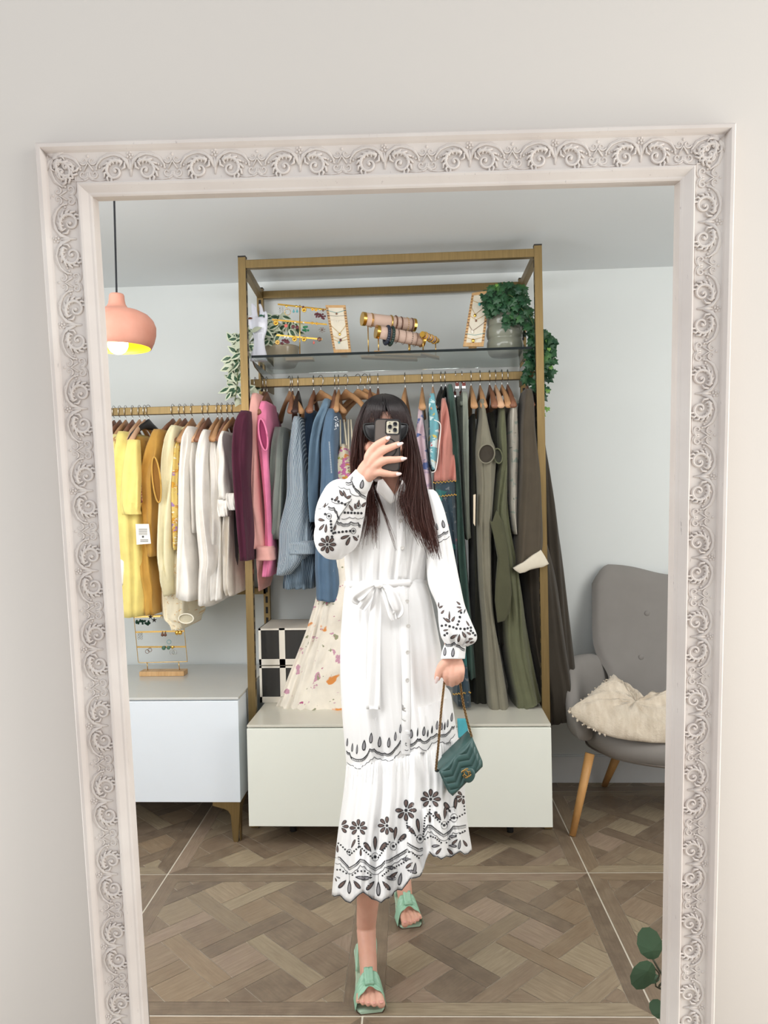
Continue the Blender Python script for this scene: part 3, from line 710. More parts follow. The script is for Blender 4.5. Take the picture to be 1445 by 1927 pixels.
# floral strap dress
o = gc('floral_dress', 'dress', 'long white floral strap dress flaring down to the low cabinet', GR_C, Yc - .05, .16, [(905, 628, 668), (960, 622, 680), (1040, 612, 700), (1110, 600, 706), (1180, 580, 712), (1250, 553, 716), (1300, 534, 716), (1338, 515, 1388, 716)], ffl, seed=46, nf=6, amp=.014, top=.5)
piece(o, 'bodice', ffs, Yc - .06, .12, [(838, 645, 654), (870, 636, 660), (905, 628, 668)], seed=47, nf=2, amp=.004, openb=False)
mb = MB()
for a, b in (((640, 790), (641, 868)), ((647, 790), (652, 838)), ((655, 790), (656, 845)), ((660, 790), (664, 850))): mb.tube([P(*a, Yc - .12), P(*b, Yc - .16)], .0035, 6)
mb.build('straps', ffs, o, smooth=True)
mb = MB()
def bloom(cx, cy, r, Y, n=6):
    for k in range(n):
        a = 2 * pi * k / n + cx; q = [P(cx + r * .5 * cos(a) + r * .55 * cos(t) * cos(a) - r * .3 * sin(t) * sin(a), cy + r * .5 * sin(a) + r * .55 * cos(t) * sin(a) + r * .3 * sin(t) * cos(a), Y) for t in [2 * pi * j / 8 for j in range(8)]]
        mb.prism(q, (0, .02, 0))
bl = [(628, 1262, 15), (616, 1276, 11), (634, 1126, 6), (641, 1283, 5)]
for cx, cy, r in bl: bloom(cx, cy, r, 3.205)
# large printed orange blooms lie on the skirt front
mb.build('orange_bloom_print', plain('orange_print', (226, 158, 92), .8), o) if False else None

# ---- tall rack, right half
fbf = fabric('blue_floral', (200, 178, 186), fl=[((88, 104, 150), 22, .54), ((170, 150, 170), 40, .6)]); ftq = fabric('turquoise_floral', (112, 170, 180), fl=[((206, 226, 226), 26, .53), ((206, 70, 80), 34, .64), ((216, 190, 90), 30, .64)])
fsl = fabric('salmon_cloth', (196, 132, 120)); ftl = fabric('teal_patchwork', (54, 70, 80), fl=[((104, 108, 112), 40, .60), ((50, 104, 102), 10, .58), ((120, 74, 84), 30, .66)]); fgn = fabric('bottle_green_satin', (62, 86, 78)); fgg = fabric('grey_green_cloth', (140, 146, 134))
fdo = fabric('dark_olive_cloth', (58, 58, 50)); ftp = fabric('taupe_green_wool', (124, 120, 104)); folv = fabric('olive_green_cotton', (96, 98, 74)); fol2 = fabric('deep_olive_cotton', (76, 76, 56)); fpat = fabric('pale_print_cloth', (186, 180, 168), fl=[((110, 112, 100), 36, .66), ((150, 160, 150), 50, .6)])
fbr = fabric('brown_olive_coat', (76, 68, 56)); fbr2 = fabric('dark_brown_coat', (60, 54, 46)); fcf = fabric('stone_lining', (206, 198, 180)); fgy = fabric('grey_lining', (160, 158, 154))
def gr_(*a, **k): o = garment(*a, **k); C_.append(o); return o
o = gr_('blouse', 'blouse', 'dusty pink blouse with blue flowers beside the hair', GR_R, Yc - .02, .18, [(771, 787, 797), (800, 785, 799), (830, 782, 803), (881, 788, 809), (930, 793, 814), (960, 796, 812)], fbf, seed=51)
piece(o, 'tie_neck', fabric('cream_knotted_cloth', (222, 214, 200)), Yc - .1, .03, [(766, 788, 796), (778, 786, 798), (788, 789, 796)], seed=52, amp=.004, nf=3)
o = gr_('blouse', 'blouse', 'turquoise floral blouse with a white piped edge', GR_R, Yc - .04, .18, [(748, 808, 818), (770, 805, 822), (797, 806, 828), (835, 806, 826), (865, 806, 823), (887, 812, 820)], ftq, seed=53, nf=2)
MB().tube(catmull([P(817, 790, Yc - .23), P(829, 800, Yc - .23), P(826, 838, Yc - .23), P(823, 868, Yc - .23), P(819, 886, Yc - .23), P(812, 889, Yc - .23)], 5), .0022, 6).build('piping', fwh, o, smooth=True)
o = gr_('long_dress', 'dress', 'long patchwork dress, salmon at the top and teal below gold trim', GR_R, Yc - .05, .18, [(905, 815, 857), (930, 818, 858), (1000, 830, 859), (1080, 838, 862), (1180, 850, 872), (1310, 852, 886)], ftl, seed=54, nf=3, top=.9)
piece(o, 'yoke', fsl, Yc - .05, .178, [(757, 829, 838), (780, 825, 843), (820, 822, 848), (860, 818, 854), (907, 815, 858)], 'salmon pink yoke', seed=55, nf=3, openb=False)
mb = MB()
for row, xa, xb in ((908, 816, 857), (934, 822, 858), (1306, 853, 885)):
    for k in range(14): x = xa + (xb - xa) * k / 13; mb.ball(P(x, row - 4 * (x - xa) / (xb - xa) + (k % 2) * 1.5, Yc - .238), .0032, 6, 4)
mb.build('gold_trim', plain('gold_thread', (190, 150, 70), .5, .3), o)
piece(o, 'turquoise_ribbon', fabric('turquoise_ribbon', (86, 176, 190)), 2.97, .004, [(1352, 860, 878), (1370, 861, 880), (1388, 862, 882)], seed=56, amp=.002, openb=False)
gr_('long_dress', 'dress', 'bottle green satin long dress right of the patchwork dress', GR_R, Yc, .19, [(732, 840, 850), (770, 841, 856), (850, 846, 863), (930, 854, 867), (1024, 857, 874), (1150, 866, 884), (1260, 872, 893)], fgn, seed=57, nf=4)
o = gr_('trousers', 'trousers', 'grey-green trousers clipped by the waist, left of the pair', GR_R, Yc + .04, .12, [(750, 857, 868), (765, 857, 867), (850, 862, 873), (1000, 866, 876)], fgg, seed=58, nf=2, top=.7)
o2 = gr_('trousers', 'trousers', 'longer grey-green trousers clipped by the waist, right of the pair', GR_R, Yc - .04, .13, [(742, 866, 878), (765, 866, 879), (850, 867, 880), (950, 871, 881), (1014, 875, 1010, 884)], fgg, seed=59, nf=2, top=.7)
piece(o2, 'waistband', fgg, Yc - .13, .03, [(756, 865, 879), (764, 865, 879)], seed=60, amp=.001, openb=False)
gr_('long_dress', 'dress', 'dark olive long dress with a swing tag, behind the taupe one', GR_R, Yc + .05, .18, [(785, 884, 892), (830, 883, 893), (930, 881, 896), (1100, 884, 900), (1217, 878, 915), (1300, 880, 918), (1345, 882, 1341, 920)], fdo, seed=61, nf=4, amp=.008)
tg2 = MB().prism([P(891, 931, 3.2), P(895, 930, 3.2), P(894, 990, 3.2), P(891, 985, 3.2)], (0, .03, 0)).build('swing_tag', plain('cream_card', (216, 200, 176), .6, var=0)); tg2.parent = C_[-1]
o = gr_('sleeveless_dress', 'dress', 'taupe green sleeveless long dress with a wide armhole', GR_R, Yc - .06, .17, [(758, 899, 908), (790, 899, 913), (825, 894, 921), (850, 892, 930), (880, 893, 930), (930, 895, 926), (1000, 894, 921), (1100, 898, 921), (1160, 903, 926), (1220, 906, 937), (1280, 910, 948), (1330, 915, 955), (1354, 923, 1350, 954)], ftp, seed=62, nf=3, amp=.008)
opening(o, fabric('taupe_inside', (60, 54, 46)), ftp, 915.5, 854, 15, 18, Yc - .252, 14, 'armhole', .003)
gr_('dark_cloth', 'dress', 'dark cloth filling the shaded gap between taupe and olive dresses', GR_R, Yc + .04, .17, [(782, 912, 930), (850, 920, 934), (950, 918, 940), (1100, 918, 944), (1200, 922, 950)], fdo, seed=63)  # dark cloth standing in for the shade between the two dresses
o = gr_('sleeveless_dress', 'dress', 'olive green wrap dress with a wide loose lapel and A-line hem', GR_R, Yc - .03, .18, [(772, 934, 946), (820, 930, 948), (870, 932, 949), (925, 925, 950), (980, 921, 953), (1050, 934, 966), (1120, 939, 978), (1200, 942, 990), (1260, 951, 1002), (1303, 960, 1012), (1328, 956, 1300, 1012)], folv, seed=64, nf=4, amp=.009)
flap(o, 'lapel', fol2, [(934, 960), (926, 982), (921, 978), (928, 1005), (936, 1050), (932, 1100), (931, 1130), (936, 1172), (950, 1168), (960, 1150), (963, 1115), (958, 1060), (955, 1020), (948, 985)], Yc - .25, .004, .012)
opening(o, fdo, folv, 937, 858, 8, 14, Yc - .238, -10, 'armhole', .003)
gr_('dark_cloth', 'dress', 'small black top with a pale hanger tip, left of the pale print shirt', GR_R, Yc + .02, .15, [(776, 925, 938), (830, 926, 938), (870, 930, 940)], fblk, seed=65)
o = gr_('shirt', 'shirt', 'pale grey printed shirt with a wide turned-down collar', GR_R, Yc - .01, .19, [(756, 953, 966), (790, 951, 967), (850, 949, 969), (910, 950, 967), (960, 953, 966), (1002, 958, 967)], fpat, seed=66, nf=2)
flap(o, 'collar', fpat, [(951, 766), (953, 752), (960, 748), (972, 752), (977, 756), (972, 768), (966, 764), (960, 762)], Yc - .12, .006, .01)
o = gr_('coat', 'coat', 'brown-olive coat with a stone turn-back cuff, crossing the right upright', GR_R, Yc - .09, .14, [(738, 982, 997), (762, 978, 1000), (810, 974, 1003), (860, 973, 1009), (910, 971, 1014), (970, 967, 1018), (1020, 964, 1020), (1068, 962, 1040, 1018)], fbr, seed=67, nf=2, amp=.007)
flap(o, 'turn_back_cuff', fcf, [(965, 1069), (985, 1058), (1002, 1045), (1018, 1035), (1026, 1048), (1033, 1061), (1022, 1067), (1011, 1069), (998, 1072), (988, 1077), (978, 1079), (970, 1074)], 3.19, .03, .008, 'stone-coloured cuff')
piece(o, 'coat_body', fbr2, Yc + .02, .15, [(1000, 975, 1020), (1080, 978, 1040), (1150, 984, 1052), (1217, 993, 1062), (1290, 1010, 1070), (1350, 1020, 1340, 1062)], seed=68, nf=4, amp=.007, top=.8)
o = gr_('coat', 'coat', 'dark brown long coat at the right end, hem beside the grey chair', GR_R, Yc + .08, .14, [(740, 996, 1008), (790, 1000, 1014), (840, 1005, 1020), (905, 1008, 1031), (1024, 1012, 1049), (1138, 1020, 1063), (1258, 1030, 1077), (1340, 1036, 1278, 1077)], fbr2, seed=69, nf=3, amp=.006)
flap(o, 'grey_cuff', fgy, [(1046, 1037), (1051, 1033), (1057, 1053), (1049, 1056)], Yc - .02, .01, .003)
RCZ = 1.966
for px, wd, ang, lab in ((480, 'oak', 1.8, 'holding the burgundy dress'), (496, 'red', 1.4, 'holding the dusty pink shirt'), (502, 'red', 0.0, 'holding the hot pink shirt'), (544, 'oak', 24, 'over the sage grey trousers, left of two'), (550, 'red', 7.2, 'over the sage grey trousers, right of two'), (561, 'dark', 4.5, 'left of the pinstriped shirt'),
                       (590, 'red', 2.7, 'behind the pinstriped shirt'), (603, 'oak', 36, 'swung wide over the pinstriped shirt'), (630, 'red', 3.6, 'holding the light denim shirt'), (637, 'oak', 1.8, 'behind the denim jacket'), (650, 'oak', 32, 'over the embroidered denim jacket'), (673, 'oak', 38, 'holding the floral dress straps'), (686, 'oak', 40, 'just left of the dark hair'),
                       (696, 'red', 3.6, 'mostly behind the dark hair'), (711, 'red', 2.7, 'wholly behind the crown of the head'), (762, 'oak', -1.8, 'just right of the dark hair'), (794, 'oak', 0.0, 'holding the pink and blue blouse'), (814, 'pale', 0.0, 'holding the turquoise blouse'), (830, 'black', -6.3, 'holding the patchwork dress'), (838, 'black', -9.0, 'holding the bottle green dress'),
                       (886, 'oak', 0.0, 'holding the dark olive dress'), (903, 'oak', 0.0, 'holding the taupe dress'), (921, 'red', 0.9, 'over the dark cloth filling the gap right of the taupe dress'), (932, 'pale', 0.9, 'over the small black top'), (944, 'oak', 1.8, 'holding the olive wrap dress'), (955, 'red', 0.0, 'holding the pale print shirt'), (991, 'red', -2.7, 'holding the brown-olive coat')):
    hanger(px, 3.43, RCZ, wd, ang, HWN[wd] + ' hanger ' + lab, 'hangers on the tall rack')
# two clip hangers
for px, lab in ((857, 'chrome clip hanger gripping the left grey-green trousers'), (869, 'chrome clip hanger gripping the right grey-green trousers')):
    x = P(px, 716, 3.43).x; r = empty('clip_hanger', (x, 3.43, RCZ), lab, 'hanger', 'hangers on the tall rack')
    MB().tube([(x, 3.43, 1.905), (x, 3.432, 1.935)] + [(x, 3.424 + .024 * cos(radians(a)), RCZ - .014 + .024 * sin(radians(a))) for a in range(-60, 190, 20)], .0018, 6).build('hook', m_chrome, r, smooth=True)
    MB().tube([(x, 3.26, 1.90), (x, 3.43, 1.908), (x, 3.6, 1.90)], .003, 6).build('bar', m_chrome, r, smooth=True)
    for yy in (3.27, 3.55):
        c = MB().box((x - .008, yy, 1.874), (x + .008, yy + .010, 1.898)).build('clip', m_chrome, r, mods=BEV(.003))
        MB().box((x - .007, yy - .004, 1.886), (x + .007, yy, 1.902)).build('grip', plain('red_rubber', (110, 44, 36), .6, var=0), c)
# ================================================================ pendant lamp
def build_lamp():
    c = P(222, 655, 2.55); r = empty('pendant_lamp', (c.x, c.y, c.z), 'terracotta pink pendant lamp with a yellow inside, glowing, on a black cord', 'lamp')
    k = 2.55 / F; Mx = Matrix.Translation(c)
    prof = [(.004, 103), (12.5, 103), (14, 100), (14.5, 92), (16, 84), (20, 77), (27, 73), (44, 69), (58, 62), (67, 52), (71.5, 40), (71, 26), (67.5, 12), (62, 0), (60, -.5), (59, 0), (65, 14), (68.5, 28), (68, 40), (63, 52), (53, 62), (36, 68), (20, 71), (.004, 72)]
    n = NT('terracotta'); co = n.coord(); n.base(n.ramp(n.noise(9, 4, co), [(.3, srgb(206, 142, 122)), (.7, srgb(220, 160, 140))])); n.set(.55, 0, .3); n.bump(n.noise(60, 3, co), .2, .002)
    mb = MB(); mb.lathe([(a * k, b * k) for a, b in prof[:15]], 48, Mx); sh = mb.build('lamp_shade', n.m, r, smooth=True)
    mb = MB(); mb.lathe([(a * k, b * k) for a, b in prof[14:]], 48, Mx); mb.build('inner_lining', plain('yellow_enamel', (236, 206, 40), .4, var=0), sh, smooth=True)
    mb = MB(); mb.ball(c + Vector((0, 0, .012)), .034, 20, 14); mb.build('bulb', emit('bulb_glow', (255, 226, 170), 14), r, smooth=True)
    MB().lathe([(.016, 45 * k), (.016, 70 * k)], 12, Mx, True, True).build('socket', m_dark, r)
    MB().tube([c + Vector((0, 0, 103 * k)), Vector((c.x, c.y, 2.508))], .0035, 8).build('cord', plain('black_cord', (24, 26, 32), .7, var=0), r)
    MB().lathe([(.04, 2.492), (.04, 2.508)], 20, Matrix.Translation((c.x, c.y, 0)), True, True).build('ceiling_rose', m_dark, r)
    l = bpy.data.lights.new('bulb_light', 'POINT'); l.energy = 3.2; l.color = (1, .80, .48); l.shadow_soft_size = .036
    o = bpy.data.objects.new('bulb_light', l); COL.objects.link(o); o.location = c + Vector((0, 0, -.028)); 
build_lamp()

# ================================================================ storage boxes with dark windows
def build_box(x0, z0, label, dx=0):
    r = empty('storage_box', (x0, 3.34, z0), label, 'box', 'stacked drawer boxes on the low cabinet')
    m = plain('white_card_box', (226, 220, 208), .6, var=.02); w, h, d = .34, .163, .26; y = 3.34
    mb = MB().box((x0, y + .004, z0), (x0 + w, y + d, z0 + .004)).box((x0, y + .004, z0 + h - .004), (x0 + w, y + d, z0 + h)).box((x0, y + .004, z0), (x0 + .004, y + d, z0 + h)).box((x0 + w - .004, y + .004, z0), (x0 + w, y + d, z0 + h)).box((x0, y + d - .004, z0), (x0 + w, y + d, z0 + h))
    mb.build('shell', m, r)
    mb = MB().box((x0, y, z0), (x0 + w, y + .005, z0 + .026)).box((x0, y, z0 + h - .008), (x0 + w, y + .005, z0 + h)).box((x0, y, z0), (x0 + .010, y + .005, z0 + h)).box((x0 + w - .010, y, z0), (x0 + w, y + .005, z0 + h)).box((x0 + .092, y, z0), (x0 + .118, y + .005, z0 + h)).box((x0 + .222, y, z0), (x0 + .248, y + .005, z0 + h))
    fr = mb.build('window_frame', m, r)
    g = plain('smoked_window', (74, 74, 74), .12, var=0)
    g.node_tree.nodes['Principled BSDF'].inputs['Transmission Weight'].default_value = .45
    MB().box((x0 + .009, y + .003, z0 + .02), (x0 + w - .009, y + .004, z0 + h - .006)).build('window_pane', g, fr)
    # a dark shoe shape inside each bay
    for k, xx in enumerate((x0 + .055, x0 + .17, x0 + .29)):
        mb = MB(); mb.tube([(xx - .03, y + .10, z0 + .03), (xx - .01, y + .09, z0 + .05), (xx + .012, y + .08, z0 + .085), (xx + .02, y + .10, z0 + .12)], [.026, .03, .027, .02], 12)
        tag(mb.build('boxed_shoe', plain('black_leather', (34, 36, 42), .35, var=0), None, smooth=True), f"black shoe {['behind the left pane', 'behind the middle pane', 'behind the right pane'][k]} of the {'upper' if z0 > .6 else 'lower'} storage box", 'shoe', 'shoes inside the storage boxes')
build_box(P(489, 1300, 3.34).x, .5135, 'lower white storage box with dark windows on the low cabinet, beside the floral dress')
build_box(P(487, 1220, 3.34).x, .682, 'upper white storage box with dark windows, stacked behind the floral dress')

# ================================================================ plants
m_leaf = NT('ivy_leaf'); m_leaf.base(m_leaf.ramp(m_leaf.noise(14, 3, m_leaf.coord()), [(.35, srgb(24, 62, 42)), (.6, srgb(44, 84, 50)), (.8, srgb(74, 118, 54))])); m_leaf.set(.4, 0, .4); m_leaf = m_leaf.m
m_leafl = plain('young_ivy_leaf', (96, 140, 56), .45, var=.15)
m_leafg = plain('variegated_leaf_green', (48, 84, 58), .4, var=.15); m_leafw = plain('variegated_leaf_edge', (206, 214, 190), .4, var=.06)
m_stem = plain('plant_stem', (92, 108, 62), .6)
IVY = [(0, 0), (.38, -.22), (.62, -.02), (.46, .22), (.62, .52), (.28, .52), (0, 1.0), (-.28, .52), (-.62, .52), (-.46, .22), (-.62, -.02), (-.38, -.22)]
def leaf(mb, p, s, nrm, up, shape=IVY, cup=.15, curl=.2, idx=0):
    n = Vector(nrm).normalized(); u = Vector(up); u = (u - n * u.dot(n)); u = u.normalized() if u.length > 1e-4 else n.orthogonal(); w = u.cross(n)
    f = lambda a, b: Vector(p) + w * (a * s) + u * (b * s) - n * (s * (cup * abs(a) + curl * b * b))
    c = mb.vert(f(0, .3) + n * s * .04); ids = [mb.vert(f(a, b)) for a, b in shape]; mb.cur = idx
    for i in range(len(ids)): mb.face((c, ids[i], ids[(i + 1) % len(ids)]))
    # underside gives the leaf a thickness
    c2 = mb.vert(f(0, .3) - n * .0008); id2 = [mb.vert(f(a, b) - n * .0008) for a, b in shape]
    for i in range(len(ids)): mb.face((c2, id2[(i + 1) % len(ids)], id2[i]))
def rv(a=1): return Vector((R.uniform(-a, a), R.uniform(-a, a), R.uniform(-a, a)))
def build_ivy():
    c = P(950, 640, 3.40); r = empty('potted_ivy', (c.x, c.y, 2.038), 'trailing green ivy in a glossy ribbed grey pot on the glass shelf', 'plant')
    k = 3.40 / F; Mx = Matrix.Translation((c.x, c.y, 2.0385))
    prof = [(.004, 0), (.064, 0), (.072, .008), (.080, .03), (.080, .05), (.076, .062), (.0735, .066), (.077, .070), (.0815, .085), (.0815, .108), (.077, .122), (.0745, .126), (.077, .130), (.079, .150), (.077, .175), (.071, .195), (.066, .205), (.066, .212), (.060, .212), (.060, .19), (.004, .19)]
    MB().lathe(prof, 48, Mx).build('pot', plain('glazed_grey_ceramic', (136, 138, 124), .16, var=.04), r, smooth=True)
    MB().lathe([(.058, .192), (.003, .196)], 20, Mx).build('soil', plain('soil', (50, 40, 32), .9), r)
    mb = MB()
    for (cx, cy, rx, ry, n, Y0, Y1) in ((950, 558, 42, 24, 190, 3.26, 3.50), (972, 588, 28, 32, 110, 3.25, 3.42), (925, 575, 16, 16, 30, 3.26, 3.36), (1000, 610, 15, 30, 26, 3.26, 3.4), (1010, 655, 20, 40, 90, 3.24, 3.42), (1028, 660, 18, 34, 60, 3.26, 3.4), (1026, 692, 17, 26, 50, 3.26, 3.38), (1012, 715, 12, 22, 24, 3.26, 3.4), (996, 700, 10, 22, 14, 3.27, 3.4), (1021, 735, 8, 14, 6, 3.27, 3.36), (922, 590, 10, 14, 8, 3.28, 3.34), (955, 533, 6, 5, 3, 3.3, 3.4)):
        for _ in range(n):
            a = R.uniform(0, 6.28); q = R.random() ** .6; p = P(cx + rx * q * cos(a), cy + ry * q * sin(a), R.uniform(Y0, Y1))
            leaf(mb, p, R.uniform(.020, .035), Vector((R.uniform(-.6, .6), -1, R.uniform(-.1, .7))), Vector((R.uniform(-1, 1), 0, R.uniform(-1, .3))))
    mb.build('foliage', m_leaf, r, kind='stuff')
    mb = MB()
    for x, y, s in ((1016, 728, .03), (1031, 733, .026), (1018, 748, .028), (1030, 767, .027), (1021, 779, .028), (1033, 655, .02), (1036, 690, .022), (1030, 640, .02), (935, 535, .016)):
        leaf(mb, P(x, y, 3.27), s * .8, Vector((.2, -1, .3)), Vector((R.uniform(-.5, .5), 0, -1)))
    mb.build('young_leaves', m_leafl, r)
    mb = MB(); mb.tube(catmull([P(950, 575, 3.40), P(985, 580, 3.32), P(1006, 620, 3.28), P(1012, 680, 3.28), P(1018, 730, 3.27), P(1024, 775, 3.27)], 5), .0016, 5)
    mb.tube(catmull([P(940, 580, 3.40), P(958, 555, 3.30), P(985, 585, 3.28)], 5), .002, 5); mb.tube(catmull([P(960, 580, 3.42), P(1000, 590, 3.33), P(1030, 640, 3.3), P(1028, 700, 3.3)], 5), .0016, 5)
    mb.build('stems', m_stem, r, smooth=True)
build_ivy()
HOYA = [(0, 0), (.2, .12), (.33, .4), (.27, .7), (0, 1.15), (-.27, .7), (-.33, .4), (-.2, .12)]
def build_variegated():
    c = P(528, 640, 3.5); r = empty('potted_trailing_plant', (c.x, c.y, 2.038), 'variegated trailing plant in a beige pot behind the earring stand on the shelf', 'plant')
    MB().lathe([(.004, 0), (.066, 0), (.078, .02), (.084, .075), (.086, .085), (.080, .085), (.076, .07), (.004, .068)], 40, Matrix.Translation((c.x, c.y, 2.0385))).build('pot', plain('beige_glazed_pot', (168, 156, 134), .2, var=.04), r, smooth=True)
    def lv(g, e, p, s, n, u):
        leaf(e, p, s, n, u, HOYA); leaf(g, Vector(p) + Vector(n).normalized() * .0013 + Vector(u).normalized() * s * .08, s * .8, n, u, [(a * .62, b) for a, b in HOYA])
    g, e = MB(), MB()
    for (cx, cy, rx, ry, n, Y0, Y1) in ((530, 612, 34, 20, 40, 3.36, 3.5), (500, 625, 14, 26, 16, 3.36, 3.46), (468, 635, 10, 16, 10, 3.3, 3.4), (448, 640, 16, 16, 20, 3.28, 3.36), (450, 668, 16, 14, 16, 3.27, 3.34), (446, 700, 14, 18, 20, 3.27, 3.34), (445, 735, 12, 20, 18, 3.27, 3.34), (476, 655, 8, 18, 6, 3.3, 3.4), (474, 735, 6, 6, 2, 3.4, 3.45)):
        for _ in range(n):
            a = R.uniform(0, 6.28); q = R.random() ** .5; p = P(cx + rx * q * cos(a), cy + ry * q * sin(a), R.uniform(Y0, Y1))
            lv(g, e, p, R.uniform(.036, .055), Vector((R.uniform(-.7, .5), -1, R.uniform(-.2, .6))), Vector((R.uniform(-1, .9), 0, R.uniform(-1, .5))))
    e.build('leaf_edges', m_leafw, r, kind='stuff'); g.build('foliage', m_leafg, r, kind='stuff')
    mb = MB(); mb.tube(catmull([P(522, 625, 3.48), P(495, 608, 3.40), P(462, 618, 3.32), P(446, 660, 3.29), P(447, 710, 3.29), P(442, 755, 3.29)], 6), .0018, 5); mb.build('stems', m_stem, r, smooth=True)
build_variegated()
def build_eucalyptus():
    c = Vector((.80, 1.72, 0)); r = empty('eucalyptus_vase', c, 'dark green leafy stems beside the mirror, lower right corner', 'plant')
    MB().lathe([(.004, .002), (.06, .002), (.085, .06), (.08, .16), (.04, .26), (.035, .32), (.042, .34), (.034, .34), (.03, .3)], 32, Matrix.Translation(c)).build('vase', plain('stoneware', (190, 184, 174), .5), r, smooth=True)
    m = plain('eucalyptus_leaf', (62, 88, 62), .55, var=.12, nscale=20); RND = [(0, 0), (.2, .04), (.40, .24), (.47, .52), (.38, .82), (.16, 1.0), (-.12, 1.03), (-.34, .86), (-.46, .56), (-.40, .24), (-.2, .05)]
    Y = 1.56; mb = MB(); st = MB(); root = c + Vector((0, 0, .33))
    st.tube(catmull([root, P(1262, 1862, Y + .03), P(1249, 1840, Y), P(1229, 1806, Y)], 6), .0022, 6)
    st.tube(catmull([root, P(1258, 1862, Y + .03), P(1240, 1832, Y), P(1226, 1816, Y)], 6), .0016, 6)
    st.tube(catmull([root, P(1262, 1990, Y), P(1247, 1940, Y), P(1246, 1910, Y)], 6), .0025, 6)
    leaf(mb, P(1230, 1806, Y), .056, (.1, -1, .2), P(1223, 1756, Y) - P(1230, 1806, Y), RND)
    leaf(mb, P(1227, 1812, Y - .01), .058, (.15, -1, .3), P(1196, 1850, Y) - P(1227, 1812, Y), [(a * .85, b) for a, b in RND])
    leaf(mb, P(1241, 1840, Y + .01), .038, (.1, -.5, .8), P(1210, 1837, Y) - P(1241, 1840, Y), [(a * .7, b) for a, b in RND])
    leaf(mb, P(1252, 1914, Y), .035, (.1, -1, .3), P(1236, 1896, Y) - P(1252, 1914, Y), RND)
    for k in range(8):
        p = root + Vector((R.uniform(-.04, .12), R.uniform(-.08, .08), R.uniform(.05, .25))); leaf(mb, p, .045, (R.uniform(-.5, .5), -1, .4), (R.uniform(-.5, .5), 0, 1), RND); st.tube([root, p], .0015, 5)
    mb.build('leaves', m, r); st.build('stems', plain('eucalyptus_stem', (72, 72, 56), .6), r, smooth=True)
build_eucalyptus()

# ================================================================ display hand and jewellery on the glass shelf
ZS = 2.0385
GJ = 'earrings on the gold shelf stand'; GB = 'earrings on the wooden-based stand'
def build_display_hand():
    Y = 3.33; c = P(487, 668, Y); r = empty('display_hand', (c.x, c.y, ZS), 'glossy white porcelain display hand wearing rings on the glass shelf', 'ring display')
    A = lambda x, y, d=0: P(x, y, Y + d); mb = MB()
    mb.tube([A(487, 680), A(487, 668), A(487, 655), A(487.5, 640), A(488, 626)], [.040, .036, .029, .0235, .029], 20, True, .62, (0, 1, 0))
    mb.tube([A(488, 630), A(488, 618), A(488, 606), A(489, 598)], [.029, .036, .038, .032], 20, True, .45, (0, 1, 0))
    for pts, r0 in (([(478, 606), (477, 592), (475.5, 580), (474.5, 571)], .0092), ([(484, 604), (481, 590), (480, 580), (477.5, 574)], .0088), ([(491, 603), (492, 590), (491, 580), (488.5, 572)], .0098), ([(499, 607), (501, 597), (500, 590), (499, 586)], .0080), ([(473, 620), (471, 608), (470.5, 600), (472, 594)], .0082)):
        mb.tube(catmull([A(*p) for p in pts], 4), [r0 * (1 - .45 * (i / 12.) ** 2) for i in range(13)], 12)
    o = mb.build('hand', plain('white_porcelain', (226, 228, 240), .08, var=0), r, smooth=True, mods=(('REMESH', dict(mode='VOXEL', voxel_size=.0022, use_smooth_shade=True)), ('SMOOTH', dict(factor=.6, iterations=5))))
    for (x, y, m, lab) in ((492, 595, plain('green_enamel', (24, 92, 66), .2, var=0), 'green enamel ring on the display hand'), (471.5, 600, plain('copper_ring', (120, 70, 44), .25, .6, var=0), 'brown and gold oval ring on the thumb of the display hand')):
        q = MB(); Mx = Matrix.Translation(A(x, y)); q.rings([[Mx @ Vector(((.0105 + .0016 * cos(b)) * cos(a), (.0105 + .0016 * cos(b)) * sin(a), .0028 * sin(b))) for a in [2 * pi * k / 20 for k in range(20)]] for b in [2 * pi * k / 8 for k in range(9)]], True, False, False)
        q.box((A(x, y).x - .006, A(x, y).y - .0135, A(x, y).z - .004), (A(x, y).x + .006, A(x, y).y - .010, A(x, y).z + .004)); tag(q.build('ring', m, None, smooth=False, mods=BEV(.001)), lab, 'ring', 'rings on the display hand')
build_display_hand()
m_teal = plain('teal_stone', (84, 160, 168), .3, var=.05); m_wine = plain('wine_resin', (92, 34, 44), .4, var=.12, nscale=60); m_grn = plain('green_resin', (28, 116, 72), .4, var=.15, nscale=60); m_dgrn = plain('dark_green_raffia', (18, 66, 48), .7, var=.2, nscale=80)
m_blk = plain('black_enamel', (22, 20, 22), .25, var=0); m_coral = plain('coral_stone', (212, 104, 96), .35, var=.05); m_pearl = plain('pearl', (232, 226, 214), .2, var=0); m_silver = plain('silver_wire', (176, 176, 172), .2, 1, var=0); m_cop = plain('brown_wire', (120, 84, 66), .35, .5, var=0)
def ring_at(mb, c, r, t=.0012, nn=18, ax=(0, 1, 0), sx=1.):
    pts = [Vector(c) + Vector((r * sx * cos(2 * pi * k / nn), 0, r * sin(2 * pi * k / nn))) for k in range(nn + 1)]; mb.tube(pts, t, 5, False)
